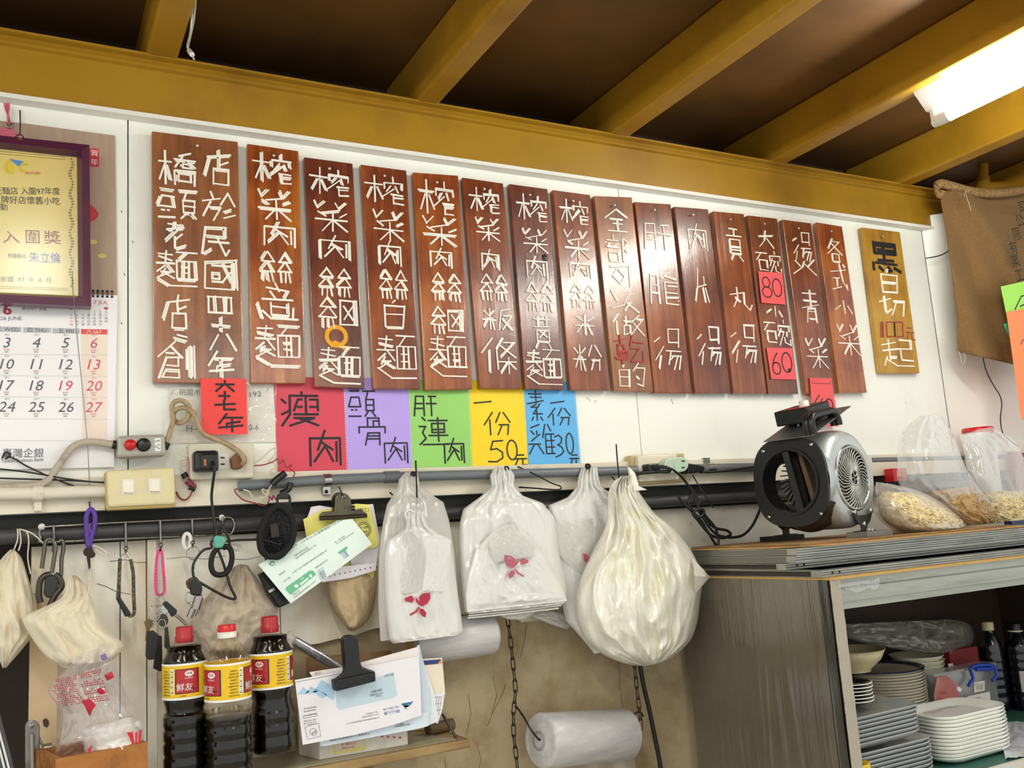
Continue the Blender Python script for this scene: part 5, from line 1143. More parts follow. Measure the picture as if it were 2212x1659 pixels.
text(m, pl, '郵資', (682,1577), (672,1583), 5); m.stick(pl(637,1474,.0004), pl(745,1453,.0004), .0006, .0002, pl.n); m.build('print', mat('soft black print', '#55535e', .5), o)
t = thing('bulldog_clip', P(765, 1450, ye), 'big black plastic clip biting the top of the envelopes', 'clip')
y = ye-.022
m = MB(); m.prism([P(*p, y) for p in circ(758, 1385, 17, 14, 12, 190, 350)+[(778,1425),(782,1440),(798,1446),(810,1450),(812,1460),(724,1476),(722,1468),(740,1455),(747,1435),(745,1420)]], (0, .008, 0)); m.build('front_handle', BLACK, t, bevel=.0025)
m = MB(); m.prism([P(*p, y-.006) for p in ((722,1470),(811,1452),(812,1472),(726,1494))], (0, .022, 0)); m.build('jaw', mat('ribbed black', '#101013', .5, bump=(150, .8)), t, bevel=.002)
m = MB(); m.prism([P(*p, y+.03) for p in circ(752, 1385, 16, 14, 12, 190, 350)+[(772,1440),(742,1446)]], (0, .006, 0)); m.tube([P(742, 1440, y+.016), P(776, 1436, y+.016)], .008, 12); m.build('rear_handle', BLACK, t, bevel=.002)
m = MB()
for yy in (1404, 1418): m.tube([P(763+4*math.cos(a), yy+4*math.sin(a), y-.0005) for a in (-2.4, -1.4, -.4, .6, 1.6, 2.4)], .0006, 5)
m.build('moulded_ring', mat('black gloss', '#2a2a2e', .3), t)
m = MB(); m.tube([P(956, 1543, -.09), P(985, 1592, -.12)], .0028, 8); m.tube([P(983, 1588, -.119), P(986, 1594, -.121)], .0036, 8); tag(m.build('steel_pin', GUN), 'thin steel pin leaning on the right end of the shelf', 'pin')

# ================================================================== film rolls, chains, black hose
FILMR = mat('frosted film roll', '#cdcaca', .3, vary=(5, '#b3b0b4', .4, .7), bump=(12, .3), stretch=(1, 8, 8))
t = thing('film_roll', P(985, 1370, -.08), 'upper frosted plastic film roll half hidden behind the hanging bags', 'roll')
a, b = P(890, 1392, -.050), P(1064, 1368, -.050); ax = (b-a)
MB().lathe([(.040, 0), (.0425, .002), (.0425, ax.length-.006), (.038, ax.length), (.013, ax.length)], a, 36, ax).build('film', FILMR, t)
MB().lathe([(.012, -.01), (.012, ax.length+.002)], a, 18, ax).build('core', CARD, t)
t = thing('film_roll', P(1250, 1600, -.10), 'lower frosted plastic film roll on a wire hung from two chains', 'roll')
a, b = P(1166, 1600, -.10), P(1352, 1586, -.06); ax = (b-a); L2 = ax.length
MB().lathe([(.020, -.002), (.024, -.003), (.026, 0), (.034, -.001), (.036, .001), (.046, -.001), (.0535, .003), (.0545, .006), (.0545, L2-.004), (.05, L2), (.02, L2)], a, 44, ax).build('film', FILMR, t)
MB().lathe([(.0145, -.004), (.0195, -.004), (.0195, L2), (.0145, L2)], a, 24, ax, caps=False).lathe([(.0145, -.004), (.0145, L2)], a, 24, ax, caps=False).build('core', mat('grey core', '#9a9a98', .5), t)
def hang(u, v):
    p0 = P(1180, 1642, -.115).lerp(P(1372, 1612, -.078), u); return p0+Vector((0, .004*math.sin(u*19+2*v)+.003*math.sin(v*9), -.20*v))
MB().grid(hang, 40, 20).build('loose_sheet', film('loose film', '#d4cdc8', .5, .15, (20, .5), stretch=(1, 1, .4)), t)
m = MB(); wire(m, [(1112,1524,-.045),(1118,1530,-.05),(1132,1550,-.085),(1148,1578,-.105),(1164,1598,-.105)], 0, .0022, 5, 6); m.tube([P(1164, 1598, -.105), P(1352, 1586, -.06)], .0022, 6)
wire(m, [(1352,1586,-.06),(1364,1550,-.055),(1378,1538,-.05),(1386,1541,-.05),(1389,1548,-.05)], 0, .0022, 5, 6); m.build('wire_axle', BLACKWIRE, t)
IRON = mat('black iron', '#231d1a', .5, .5)
def chain(pix, y, label, lk=.0225):
    pts = smooth_path([P(a, b, y) for a, b in pix], 10); seg = []; d = 0; m = MB(); cur = pts[0]; k = 0; i = 0
    pos = [pts[0]]
    for a, b in zip(pts, pts[1:]):
        while (b-pos[-1]).length >= lk:
            pos.append(pos[-1]+(b-pos[-1]).normalized()*lk)
    for k, (a, b) in enumerate(zip(pos, pos[1:])):
        c = (a+b)/2; u = (b-a).normalized(); s_ = Vector((1, 0, 0)) if k % 2 == 0 else Vector((0, 1, 0)); s_ = (s_-u*s_.dot(u)).normalized(); h = lk*.62; r = .0042
        loop = [c+u*(h-r)*sg+u*r*math.cos(q)*1.0*1+s_*r*math.sin(q) if sg > 0 else c-u*(h-r)-u*r*math.cos(q)-s_*r*math.sin(q) for sg in (1, -1) for q in (-1.57, -.8, 0, .8, 1.57)]
        m.tube(loop, .0012, 6, True)
    return tag(m.build('chain', IRON), label, 'chain')
chain([(1096,1330),(1101,1370),(1106,1410),(1110,1450),(1114,1500),(1109,1535),(1110,1590),(1116,1640),(1120,1690)], -.045, 'left black iron chain holding the lower film roll')
chain([(1369,1420),(1373,1460),(1377,1500),(1382,1540),(1386,1590)], -.05, 'right black iron chain holding the lower film roll')
m = MB(); wire(m, [(1376,1400,-.035),(1383,1440,-.035),(1390,1480,-.035),(1402,1530,-.035),(1412,1580,-.035),(1424,1640,-.035),(1432,1700,-.035)], 0, .0052, 6, 10); tag(m.build('black_hose', BLACKWIRE), 'thick black cable running down the wall beside the wrapped cabinet', 'cable')

# ================================================================== hanging plastic shopping bags
BAGW = film('white carrier plastic', '#fbf9f5', .95, .2, (75, .34), stretch=(1, 1, .5), translucent=.25, gloss=.08)
BAGT = film('thin carrier plastic', '#f8f5f0', .66, .2, (75, .34), stretch=(1, 1, .5), translucent=.4)
BAGY = film('yellowish carrier plastic', '#fffbee', .93, .16, (70, .4), col2='#f6efc4', stretch=(1, 1, .7), translucent=.12, gloss=.10)
ROSE = mat('rose red print', '#b3203a', .4); ROSE2 = mat('faded rose print', '#b85a6c', .45)
def petals(m, c, s, y, fl=1):
    pl = wallplane(y)
    def poly(pts): m.flat([pl(c[0]+fl*a*s, c[1]+b*s) for a, b in pts])
    poly([(-28,-8),(-14,-14),(-8,-6),(-12,2),(-28,-2)]); poly([(-6,-12),(0,-4),(4,0),(2,-10),(10,-18),(26,-20),(27,-8),(20,4),(10,10),(4,8),(-4,0)]); poly([(4,14),(12,16),(18,24),(16,34),(8,30),(3,22)])
    poly([(2,10),(4,12),(-2,22),(-16,30),(-18,27),(-6,20)])
# far right bundle (behind the stuffed bag)
t = thing('carrier_bags', P(1275, 1030, -.03), 'white carrier bag bundle partly hidden behind the big stuffed bag', 'plastic bags', 'carrier bag bundles')
pouch([(1256,1011,1290,1009),(1249,1030,1293,1030),(1246,1052,1299,1052),(1226,1074,1335,1074),(1184,1092,1398,1098),(1190,1150,1424,1130),(1203,1250,1432,1250),(1222,1340,1436,1345),(1262,1385,1402,1396),(1284,1412,1372,1398)], -.048, .024, lin_=True, power=5, rad=.012, rn=5, rough=.006, rf=7, nu=50, nv=50, seed=41).build('bundle', BAGW, t)
pouch([(1190,1130,1290,1118),(1196,1160,1310,1150),(1210,1200,1300,1190),(1250,1240,1280,1230),(1262,1262,1268,1260)], -.074, .005, rough=.003, seed=43).build('front_flap', BAGT, t)
m = MB(); m.flat([P(*p, -.083) for p in ((1258,1195),(1266,1196),(1274,1206),(1272,1218),(1262,1212))]); m.build('rose_print', ROSE2, t)
MB().lathe([(.003, 0), (.0075, .004), (.006, .010), (0, .012)], P(1267, 1008, -.052), 14, (0, -1, 0)).build('knob', BLACK, t)
pouch([(1175,1318,1240,1330),(1150,1330,1240,1345),(1180,1345,1230,1355),(1200,1352,1225,1360)], -.012, .02, rough=.004, seed=44).build('lower_edge', BAGW, t)
# middle bundle
t = thing('carrier_bags', P(1085, 1030, -.03), 'middle white carrier bag bundle with a folded flap and faded rose print', 'plastic bags', 'carrier bag bundles')
pouch([(1068,1009,1100,1010),(1058,1028,1112,1026),(1062,1052,1110,1050),(1036,1074,1130,1071),(1001,1099,1172,1086),(993,1130,1198,1118),(993,1200,1206,1190),(998,1270,1220,1252),(1004,1320,1228,1296),(1012,1326,1214,1306)], -.050, .022, lean=.046, lin_=True, power=6, rad=.012, rn=5, rough=.007, rf=7, nu=60, nv=60, seed=51, thp=[.6, .6, .5, .7, 1, 1, 1, 1, .9, .8]).build('bundle', BAGW, t)
pouch([(1098,1128,1112,1127),(1062,1150,1146,1160),(1028,1186,1180,1206),(1012,1240,1204,1250),(1006,1290,1218,1280),(1010,1322,1225,1298)], -.104, .008, lean=.012, lin_=True, power=8, rough=.006, rf=7, nu=50, nv=50, seed=53).build('front_layer', BAGW, t)
m = pouch([(1096,1140,1106,1138),(1074,1158,1130,1154),(1058,1172,1154,1170),(1060,1190,1152,1190),(1066,1206,1149,1204),(1071,1218,1100,1208)], -.122, .006, rough=.002, seed=55); m.build('folded_flap', BAGT, t)
m = MB(); petals(m, (1115, 1218), .95, -.1285, -1); m.build('rose_print', ROSE2, t)
m = MB()
for k in range(3): 
    q = [P(1014-k*2, 1325+k*5, -.104), P(1218-k*6, 1302+k*6, -.104)]; m.tube([q[0], q[0].lerp(q[1], .5)+Vector((0, 0, -.001)), q[1]], .0018, 6)
m.build('layered_hem', BAGW, t)
MB().lathe([(.003, 0), (.0065, .004), (.0055, .010), (0, .012)], P(1091, 1013, -.056), 14, (0, -1, 0)).build('knob', BLACK, t)
pouch([(1070,1322,1160,1318),(1080,1330,1150,1328),(1095,1338,1130,1340)], -.09, .012, rough=.004, seed=56).build('torn_edge', BAGT, t)
# left bundle
t = thing('carrier_bags', P(890, 1060, -.03), 'left white carrier bag bundle with a bright red rose print', 'plastic bags', 'carrier bag bundles')
pouch([(876,1020,902,1020),(862,1035,904,1032),(858,1055,906,1050),(846,1074,938,1072),(836,1090,958,1085),(827,1130,970,1124),(819,1200,982,1196),(817,1300,990,1296),(822,1385,998,1366)], -.050, .012, lean=.046, lin_=True, power=5, rad=.006, rn=4, rough=.004, rf=6, seed=61).build('rear_bag', BAGT, t)
pouch([(880,1106,916,1104),(878,1122,917,1118),(876,1140,924,1136),(864,1150,945,1150),(838,1166,968,1160),(831,1200,977,1192),(832,1270,986,1262),(836,1340,996,1330),(842,1384,1000,1364),(850,1390,990,1372)], -.100, .014, lean=.012, lin_=True, power=6, rad=.010, rn=4, rough=.007, rf=7, seed=63, thp=[.7, .6, .6, .8, 1, 1, 1, 1, .9, .8]).build('front_bag', BAGW, t)
pouch([(876,1150,892,1148),(872,1180,918,1175),(868,1230,925,1205),(862,1270,916,1260),(866,1288,905,1284)], -.122, .005, rough=.003, seed=65).build('torn_flap', BAGT, t)
pouch([(922,1162,974,1166),(920,1190,972,1192),(914,1250,966,1250),(910,1280,960,1285)], -.123, .004, rough=.002, seed=66).build('torn_flap', BAGW, t)
m = MB(); petals(m, (903, 1300), 1.0, -.1285); m.build('rose_print', ROSE, t)
m = MB(); wire(m, [(880,1125),(876,1108),(884,1102),(900,1108)], -.104, .0028, 4, 8); m.build('ear_knot', BAGW, t)
MB().lathe([(.003, 0), (.006, .004), (.005, .009), (0, .011)], P(891, 1024, -.054), 14, (0, -1, 0)).build('knob', BLACK, t)
# big stuffed bag
t = thing('stuffed_bag', P(1345, 1040, -.05), 'big yellowish plastic bag stuffed with bags, tied to a wire hook', 'plastic bag')
pouch([(1340,1030,1366,1026),(1322,1046,1374,1046),(1314,1066,1384,1068),(1312,1100,1412,1106),(1306,1140,1440,1128),(1284,1185,1470,1160),(1258,1240,1498,1198),(1244,1300,1516,1250),(1250,1350,1512,1300),(1268,1385,1506,1345),(1305,1415,1490,1385),(1352,1434,1455,1418),(1392,1439,1420,1434)], -.095, .105, fold=.001, ff=7, rad=.008, rn=9, rough=.022, rf=5.5, nu=110, nv=110, seed=71, thp=[.15, .2, .25, .35, .5, .7, .85, .95, 1, .95, .85, .6, .3]).build('film', BAGY, t)
m = MB(); m.add([P(1496,1205,-.135), P(1534,1246,-.135), P(1500,1285,-.135), P(1500,1244,-.17), P(1500,1244,-.13)], [(0,1,3),(1,2,3),(0,4,1),(1,4,2)]); m.build('corner_tip', BAGY, t)
for q in (((1345,1046),(1362,1030),(1358,1008),(1372,1022),(1380,1050),(1398,1058),(1374,1060)), ((1322,1050),(1332,1036),(1346,1046),(1340,1064))):
    MB().prism([P(*p, -.112) for p in q], (0, .006, 0)).build('knot_ear', BAGY, t)
# ================================================================== wrapped cabinet
CX, YF, ZT = 1.432, -.475, 1.362
XE = 2.62
WRAP = mat('film wrapped panel', '#857a69', .34, coat=.7, vary=(4, '#6c6151', .4, .75), bump=(16, .35), stretch=(6, 6, .5))
SILV = mat('silver profile', '#a3a59b', .35, .45, vary=(9, '#85877d', .45, .75), stretch=(.6, 4, 8))
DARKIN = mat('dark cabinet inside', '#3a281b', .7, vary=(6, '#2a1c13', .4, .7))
GREENMAT = mat('green shelf mat', '#2f5f52', .6)
t = thing('cabinet', (2.0, YF/2, .30), 'film-wrapped cabinet with open front full of dishes at the lower right', 'cabinet')
def wrapf(u, v):
    y = -.002+(YF+.002)*u; z = .30+(ZT-.30)*v
    d = .0012*fbm(u*22, v*3, 1)+.0016*fbm(u*9+v*3, v*9, 4)*(1 if .25 < v < .8 else .5)
    for k, (a, s_) in enumerate(((.18, .2), (.24, .16), (.3, .22), (.36, .12), (.52, -.1), (.57, -.16), (.7, .15), (.9, .05))):
        q = u-(a+s_*(.85-v)); d += .0016*math.exp(-(q/.006)**2)
    return Vector((CX-.0015-max(0, d+.001), y, z))
m = MB(); m.bx((CX, YF, .30), (CX+.02, -.002, ZT)); m.build('side_panel', mat('taupe panel', '#6f6453', .28, .25, vary=(3, '#5b5143', .4, .7)), t)
MB().grid(wrapf, 140, 60).build('side_wrap', film('clear cabinet wrap', '#cfc8b8', .13, .12, (15, .55), stretch=(7, 7, .3), gloss=.10), t)
m = MB()
def stf(u, v): return Vector((CX+.030*u, YF-.003-.0015*abs(fbm(u*8, v*30, 2))-.001*fbm(u*20, v*60), .30+(ZT-.30)*v))
m.grid(stf, 10, 90); m.bx((CX, YF, .3), (CX+.03, YF+.03, ZT)); m.build('wrapped_stile', mat('wrapped stile', '#a89c88', .25, coat=.8, bump=(60, .6), stretch=(8, 8, 1)), t)
m = MB(); m.prism([Vector((CX+.03, a, b)) for a, b in ((YF, ZT), (YF, 1.346), (YF+.003, 1.345), (YF+.003, 1.3435), (YF, 1.3425), (YF-.001, 1.317), (YF+.004, 1.316), (YF+.004, 1.302), (YF+.03, 1.302), (YF+.03, ZT))], (XE-CX-.03, 0, 0)); m.build('header_rail', SILV, t)
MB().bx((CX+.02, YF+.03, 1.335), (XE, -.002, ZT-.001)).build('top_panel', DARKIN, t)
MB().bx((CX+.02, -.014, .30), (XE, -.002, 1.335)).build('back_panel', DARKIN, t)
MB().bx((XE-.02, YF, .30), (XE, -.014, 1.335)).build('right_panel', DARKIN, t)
ZS = .931
MB().bx((CX+.02, YF+.012, ZS-.018), (XE-.02, -.014, ZS)).build('shelf_board', GREENMAT, t)
MB().bx((CX+.03, YF+.002, ZS-.022), (XE-.02, YF+.0118, ZS+.001)).build('shelf_edge', mat('pale shelf edge', '#cfcbbd', .45), t)
def tat(u, v):
    return P(1812+88*u, 1262-14*u+(8+16*math.sin(u*3.1)**2+14*math.exp(-((u-.9)/.12)**2))*v, YF-.006-.006*abs(fbm(u*8, v*6, 3)))
MB().grid(tat, 30, 10).build('torn_wrap', film('torn clear film', '#ffffff', .18, .08, (60, .8), gloss=.14), t)
# ---- flat aluminium frames and cardboard stacked on top
t = MB().prism([Vector((CX-.002, YF-.006, ZT+.0005)), Vector((XE, YF-.006, ZT+.0005)), Vector((XE, -.02, ZT+.0005)), Vector((CX-.002, -.02, ZT+.0005))], (0, 0, .0045)).build('cardboard_sheet', mat('yellow cardboard', '#c39a55', .8, vary=(14, '#a98042', .5, .8)))
tag(t, 'corrugated cardboard sheet lying on the cabinet top under the aluminium frames', 'cardboard')
ALU = mat('aluminium frame', '#a3a39c', .3, .85, vary=(8, '#7e7d76', .45, .75), stretch=(.8, .8, 6)); ALUD = mat('dark frame channel', '#4b443d', .5, .5)
zb = ZT+.0055
words = ('lowest', 'second from the bottom', 'third from the bottom', 'topmost')
for k, (x0, y0_) in enumerate(((1.428, -.462), (1.424, -.37), (1.43, -.395), (1.43, -.40))):
    z0 = zb+k*.0150; x1, y1 = XE-.1-.03*k, -.03
    t = thing('aluminium_frame', ((x0+x1)/2, (y0_+y1)/2, z0), 'flat aluminium screen frame on the cabinet, '+words[k]+' of the stack', 'frame', 'aluminium frames on the cabinet')
    h = .0138; w_ = .028
    def bar(a, b, nm, ch=True):
        m = MB(); m.bx(a, b); m.build(nm, ALUD if (k < 2 and ch) else ALU, t)
    m = MB(); m.prism([Vector((x0, yy, zz)) for yy, zz in ((y0_, z0), (y0_, z0+.004), (y0_+.003, z0+.0055), (y0_+.003, z0+.009), (y0_, z0+.0105), (y0_, z0+h), (y0_+w_, z0+h), (y0_+w_, z0))], (x1-x0, 0, 0)); fb_ = m.build('front_bar', ALU, t)
    m = MB(); xx = x0
    m.bx((xx, y0_+w_, z0), (xx+w_, y1, z0+.0016)); m.build('side_bar_flange', ALU, t); m = MB(); m.bx((xx, y0_+w_, z0+h-.0016), (xx+w_, y1, z0+h)); m.build('side_bar_flange', ALU, t)
    m = MB(); m.bx((xx+(.009 if k < 2 else .002), y0_+w_, z0+.0016), (xx+w_, y1, z0+h-.0016)); m.build('side_bar', ALUD if k < 2 else mat('side bar grey', '#77756e', .4, .6), t)
    bar((x1-w_, y0_+w_, z0), (x1, y1, z0+h), 'far_bar', False); bar((x0+w_, y1-w_, z0), (x1-w_, y1, z0+h), 'rear_bar', False)
    MB().bx((x0+w_, y0_+w_, z0+.006), (x1-w_, y1-w_, z0+.009)).build('panel', ALUD, t)
    if k < 2:
        m = MB()
        for dx in (.035, .055): m.lathe([(.0028, 0), (0, .0012)], Vector((x0+dx, y0_+.0028, z0+.008)), 10, (0, -1, 0))
        m.build('screws', BLACKM, fb_)
ZC = zb+4*.0150
m = MB(); base = [Vector((x_, y_, ZC)) for x_, y_ in ((1.426, -.045), (1.424, -.33), (1.50, -.43), (2.25, -.39), (2.25, -.045))]
t = thing('folded_cardboard', sum(base, Vector())/len(base), 'folded brown cardboard under the silver blower and the noodle bags', 'cardboard')
m.prism(base, (0, 0, .0035)); m.build('lower_sheet', CARD, t)
m = MB(); up = [Vector((x_, y_, ZC+.0042)) for x_, y_ in ((1.436, -.05), (1.438, -.27), (1.46, -.38), (1.56, -.405), (2.2, -.36), (2.2, -.05))]; m.prism(up, (0, 0, .003)); m.build('upper_sheet', mat('brown cardboard', '#8f6a40', .8, vary=(12, '#a98250', .5, .7)), t)
ZD = ZC+.0075
# ---- silver blower
yaw = math.radians(13); a_ = Vector((-math.cos(yaw), -math.sin(yaw), 0)); b_ = Vector((math.sin(yaw), -math.cos(yaw), 0)); z_ = Vector((0, 0, 1))
D0 = Vector((1.702, -.222, 1.572))
def L(a, b, z): return D0+a_*a+b_*b+z_*z
t = thing('air_blower', (D0.x, D0.y, ZD), 'silver drum air blower with black round outlet standing on the cardboard', 'blower')
DRUM = mat('silver drum', '#c3c7c8', .4, .55, vary=(5, '#b0b5b6', .4, .7), bump=(120, .12))
dm = MB().lathe([(.05, -.088), (.098, -.088), (.109, -.080), (.115, -.066), (.1165, -.04), (.1165, .04), (.115, .066), (.109, .080), (.098, .088), (.078, .0895)], D0, 56, b_, caps=False)
keep = []
for f in dm.f:
    c = sum((dm.v[i] for i in f), Vector())/len(f)-D0
    keep.append(not (c.dot(a_) > .03 and c.dot(b_)**2+c.z**2 < .0078))
dm.f = [f for f, k_ in zip(dm.f, keep) if k_]; dm.sm = [True]*len(dm.f); dm.build('drum', DRUM, t)
MB().lathe([(.088, .070), (.096, .085), (.099, .118)], D0, 48, a_, caps=False).build('outlet_neck', DRUM, t)
m = MB(); n = 64; out_, inn_, inn2 = [], [], []
for k in range(n):
    q = 6.2832*k/n; c, s_ = math.cos(q), math.sin(q); f = (abs(c)**2.7+abs(s_)**2.7)**(-1/2.7)
    out_.append((c*f*.097, s_*f*.104)); inn_.append((c*.076, s_*.078)); inn2.append((c*.070, s_*.072))
def ringp(pts, a): return [L(a, p[0], p[1]) for p in pts]
R_ = [ringp(out_, .116), ringp(out_, .125), ringp(inn_, .125), ringp(inn_, .1295), ringp(inn2, .1295), ringp(inn2, .075)]
m.add([p for r in R_ for p in r], [(i*n+k, i*n+(k+1) % n, (i+1)*n+(k+1) % n, (i+1)*n+k) for i in range(len(R_)-1) for k in range(n)])
of_ = m.build('outlet_flange', BLACK, t)
m = MB()
for c, s_ in ((-.062, .078), (.066, .080), (.070, -.078), (-.066, -.078)): m.lathe([(.005, 0), (.004, .002), (0, .0025)], L(.125, c, s_), 10, a_)
m.build('flange_screw', STEEL, of_)
m = MB(); m.lathe([(.098, 0), (0, .001)], L(-.03, 0, 0), 40, a_)
m.build('inner_chamber', mat('blower inside', '#5b5550', .6, vary=(18, '#8a8177', .5, .7)), t)
m = MB()
for k in range(14):
    q = 2.0+k*.19; m.stick(L(.05, .044*math.cos(q), .048*math.sin(q)), L(.05, .066*math.cos(q+.12), .070*math.sin(q+.12)), .003, .012, a_)
m.build('fan_blade', mat('blade grey', '#77746e', .4, .5), t)
m = MB(); m.prism([L(.08, -.012, .07), L(.08, .004, .07), L(.08, .030, -.07), L(.08, .012, -.07)][::1], a_*.045); m.build('centre_vane', BLACK, t)
m = MB(); m.prism([L(.07, .006, .068), L(.07, .016, .068), L(.07, .044, -.058), L(.07, .032, -.062)], a_*.02); m.build('rear_vane', mat('brown vane', '#6d5546', .5), t)
m = MB(); m.lathe([(.078, .0885), (.076, .093), (.071, .0935), (.069, .089)], D0, 48, b_, caps=False); gr_ = m.build('grille_ring', STEEL, t)
m = MB(); m.lathe([(.070, .080), (0, .081)], D0, 40, b_); m.build('grille_back', mat('grille dark', '#39362f', .6), t)
m = MB()
for k in range(36):
    q = 6.2832*k/36; pts = [L(r*math.cos(q+dq), 0, r*math.sin(q+dq))+b_*(.0895+h) for r, dq, h in ((.017, 0, .004), (.035, .10, .004), (.054, .30, .002), (.071, .56, 0))]
    m.tube(pts, .0016, 5)
m.build('grille_vane', mat('grille silver', '#bcbcb6', .3, .6), t)
m = MB(); m.lathe([(.019, .088), (.0195, .095), (.016, .096), (.015, .092)], D0, 24, b_, caps=False)
for k in range(5): q = 1.2566*k; m.tube([L(.003*math.cos(q), 0, .003*math.sin(q))+b_*.094, L(.017*math.cos(q), 0, .017*math.sin(q))+b_*.094], .0016, 5)
m.build('grille_hub', STEEL, gr_)
# top plate, control box, handle
tl = (-a_*.93+z_*.37).normalized(); up_ = tl.cross(b_).normalized(); up_ = up_ if up_.z > 0 else -up_
T0 = L(.052, .02, .135); RM = Matrix((tl, b_, up_)).transposed()
m = MB(); m.box(T0, (.20, .13, .002), RM); m.build('folded_plate', mat('grey sheet metal', '#77777a', .35, .7), t)
m = MB(); m.tube([L(-.05, -.05, .10), L(-.045, -.05, .178)], .003, 6); m.tube([L(.06, .0, .095), L(.06, .0, .14)], .003, 6); m.build('plate_post', STEEL, t)
tb = (-a_*.97+z_*.2).normalized(); ub = tb.cross(b_).normalized(); ub = ub if ub.z > 0 else -ub; RB = Matrix((tb, b_, ub)).transposed(); TB = L(.035, .0, .163)
m = MB(); m.box(TB, (.105, .09, .036), RB); m.build('control_box', BLACK, t, bevel=.003)
m = MB(); m.lathe([(.012, 0), (.011, .014), (0, .0145)], TB+ub*.018-tb*.018+b_*.02, 20, ub); m.build('white_knob', WHITEPL, t)
m = MB(); m.box(TB+ub*.0185-tb*.038+b_*.01, (.026, .06, .0006), RB); m.build('red_sticker', REDL, t)
m = MB(); m.box(TB+ub*.0185+tb*.022+b_*.01, (.04, .06, .0006), RB); m.build('brown_label', mat('brown label', '#6f5238', .5), t)
hp = [(.135,.112),(.140,.135),(.134,.150),(.118,.157),(.08,.163),(.05,.168),(.032,.163),(.022,.148),(.020,.135)]
m = MB(); pts = smooth_path([L(q, .082, h-.010) for q, h in hp], 5)
m.tube(pts, .009, 10); m.tube([p-b_*.012 for p in pts], .009, 10); m.build('handle', BLACK, t)
# feet
for nm, fx_, fb in (('front_foot', -.012, .094), ('rear_foot', .012, -.096)):
    c = L(fx_, fb, 0); hz = c.z-ZD
    m = MB(); m.prism([c+a_*p+z_*q for p, q in ((-.046,-.080),(-.030,-.102),(-.013,-.112),(-.013,-.122),(-.05,-.123),(-.052,-hz+.004),(.05,-hz+.004),(.05,-.123),(.013,-.122),(.013,-.112),(.030,-.102),(.046,-.080),(.02,-.088),(-.02,-.088))], b_*(.003 if fb > 0 else -.003)); m.build(nm, BLACK, t)
    m = MB(); m.box(Vector((c.x, c.y, ZD+.0062))+b_*(.014 if fb > 0 else -.014), (.118, .05, .012), Matrix((a_, b_, z_)).transposed()); m.build('foot_plate', BLACK if fb < 0 else DULLSTEEL, t)
    if fb > 0:
        m = MB()
        for p, q in ((-.038, -.078), (.036, -.080), (0, -.108)): m.lathe([(.006, .002), (.006, .006), (0, .0065)], c+a_*p+z_*q, 8, b_)
        m.tube([c+b_*.004+z_*-.122, c+b_*.02+z_*-.122], .003, 8); m.box(c+b_*.016+z_*-.122, (.026, .004, .007), Matrix((a_, b_, z_)).transposed()); m.build('wing_nut', STEEL, t)
m = MB()
def shr(u, v):
    q = math.radians(205+130*u); return L(.115-.06*v, .096*math.cos(q), .104*math.sin(q)-.004-.012*v)
m.grid(shr, 20, 4); m.build('lower_shroud', mat('dark shroud', '#2c2624', .4), t)

# ---- bags of noodles
NOOD = mat('pale noodles', '#ead9ac', .6, vary=(60, '#c29f63', .45, .65)); NOOD2 = mat('brown noodles', '#c3a06a', .6, vary=(40, '#8d6736', .45, .7))
CLEARB = film('clear noodle bag', '#ffffff', .22, .07, (80, .6), stretch=(1, 1, .7), gloss=.10)
def noodle_bag(name, rows, y, th, nrows, label, nm, seed, cnt=700):
    t = thing(name, P((rows[-1][0]+rows[-1][2])/2, rows[-1][1], y), label, 'noodle bag', 'bags of dried noodles')
    mb = pouch(rows, y, th, fold=.003, ff=4, rough=.006, rf=4, seed=seed, power=2.4, thp=[.15, .4, .8, 1, 1, 1, .8, .5]); mb.v = [Vector((p.x, p.y, max(p.z, ZD+.0008))) for p in mb.v]; mb.build('film', CLEARB, t)
    ib = pouch(nrows, y-.004, th*.95, rough=.004, rf=6, seed=seed, thp=[.5, .9, 1, 1, .9, .6]); f = ib._front
    rnd = random.Random(seed)
    for k in range(cnt):
        u, v = rnd.uniform(.04, .96), rnd.uniform(.02, .98); a = rnd.uniform(0, 6.28); pts = []
        for s_ in range(9):
            if not (.0 < u < 1 and 0 < v < 1): break
            pts.append(f(u, v)+Vector((0, -.001-.005*rnd.random(), 0))); a += rnd.uniform(-.9, .9); u += .035*math.cos(a); v += .045*math.sin(a)
        if len(pts) > 3: ib.tube(smooth_path(pts, 2), .0016, 4, caps=False)
    ib.v = [Vector((p.x, p.y, max(p.z, ZD+.002))) for p in ib.v]
    o = ib.build('noodles', nm, t); o['kind'] = 'stuff'
    return t
noodle_bag('noodle_bag', [(2072,940,2140,922),(2078,962,2188,950),(2086,1000,2210,985),(2094,1035,2222,1025),(2112,1065,2232,1062),(2130,1100,2245,1100),(2150,1130,2250,1130),(2165,1146,2230,1146)], -.118, .05, [(2120,1062,2240,1060),(2125,1085,2242,1090),(2140,1115,2244,1115),(2160,1140,2228,1140)], 'bag of pale noodles at the far right edge of the cabinet top', NOOD, 81)
noodle_bag('noodle_bag', [(1986,899,2030,895),(1950,930,2052,926),(1940,960,2066,958),(1938,1005,2084,1005),(1942,1045,2108,1045),(1985,1078,2135,1078),(2030,1112,2160,1112),(2066,1142,2170,1142),(2092,1149,2160,1150)], -.17, .085, [(2010,1062,2100,1050),(2015,1082,2128,1080),(2038,1110,2156,1112),(2070,1138,2164,1138)], 'tall clear bag of brown noodles with gathered top standing upright', NOOD2, 82)
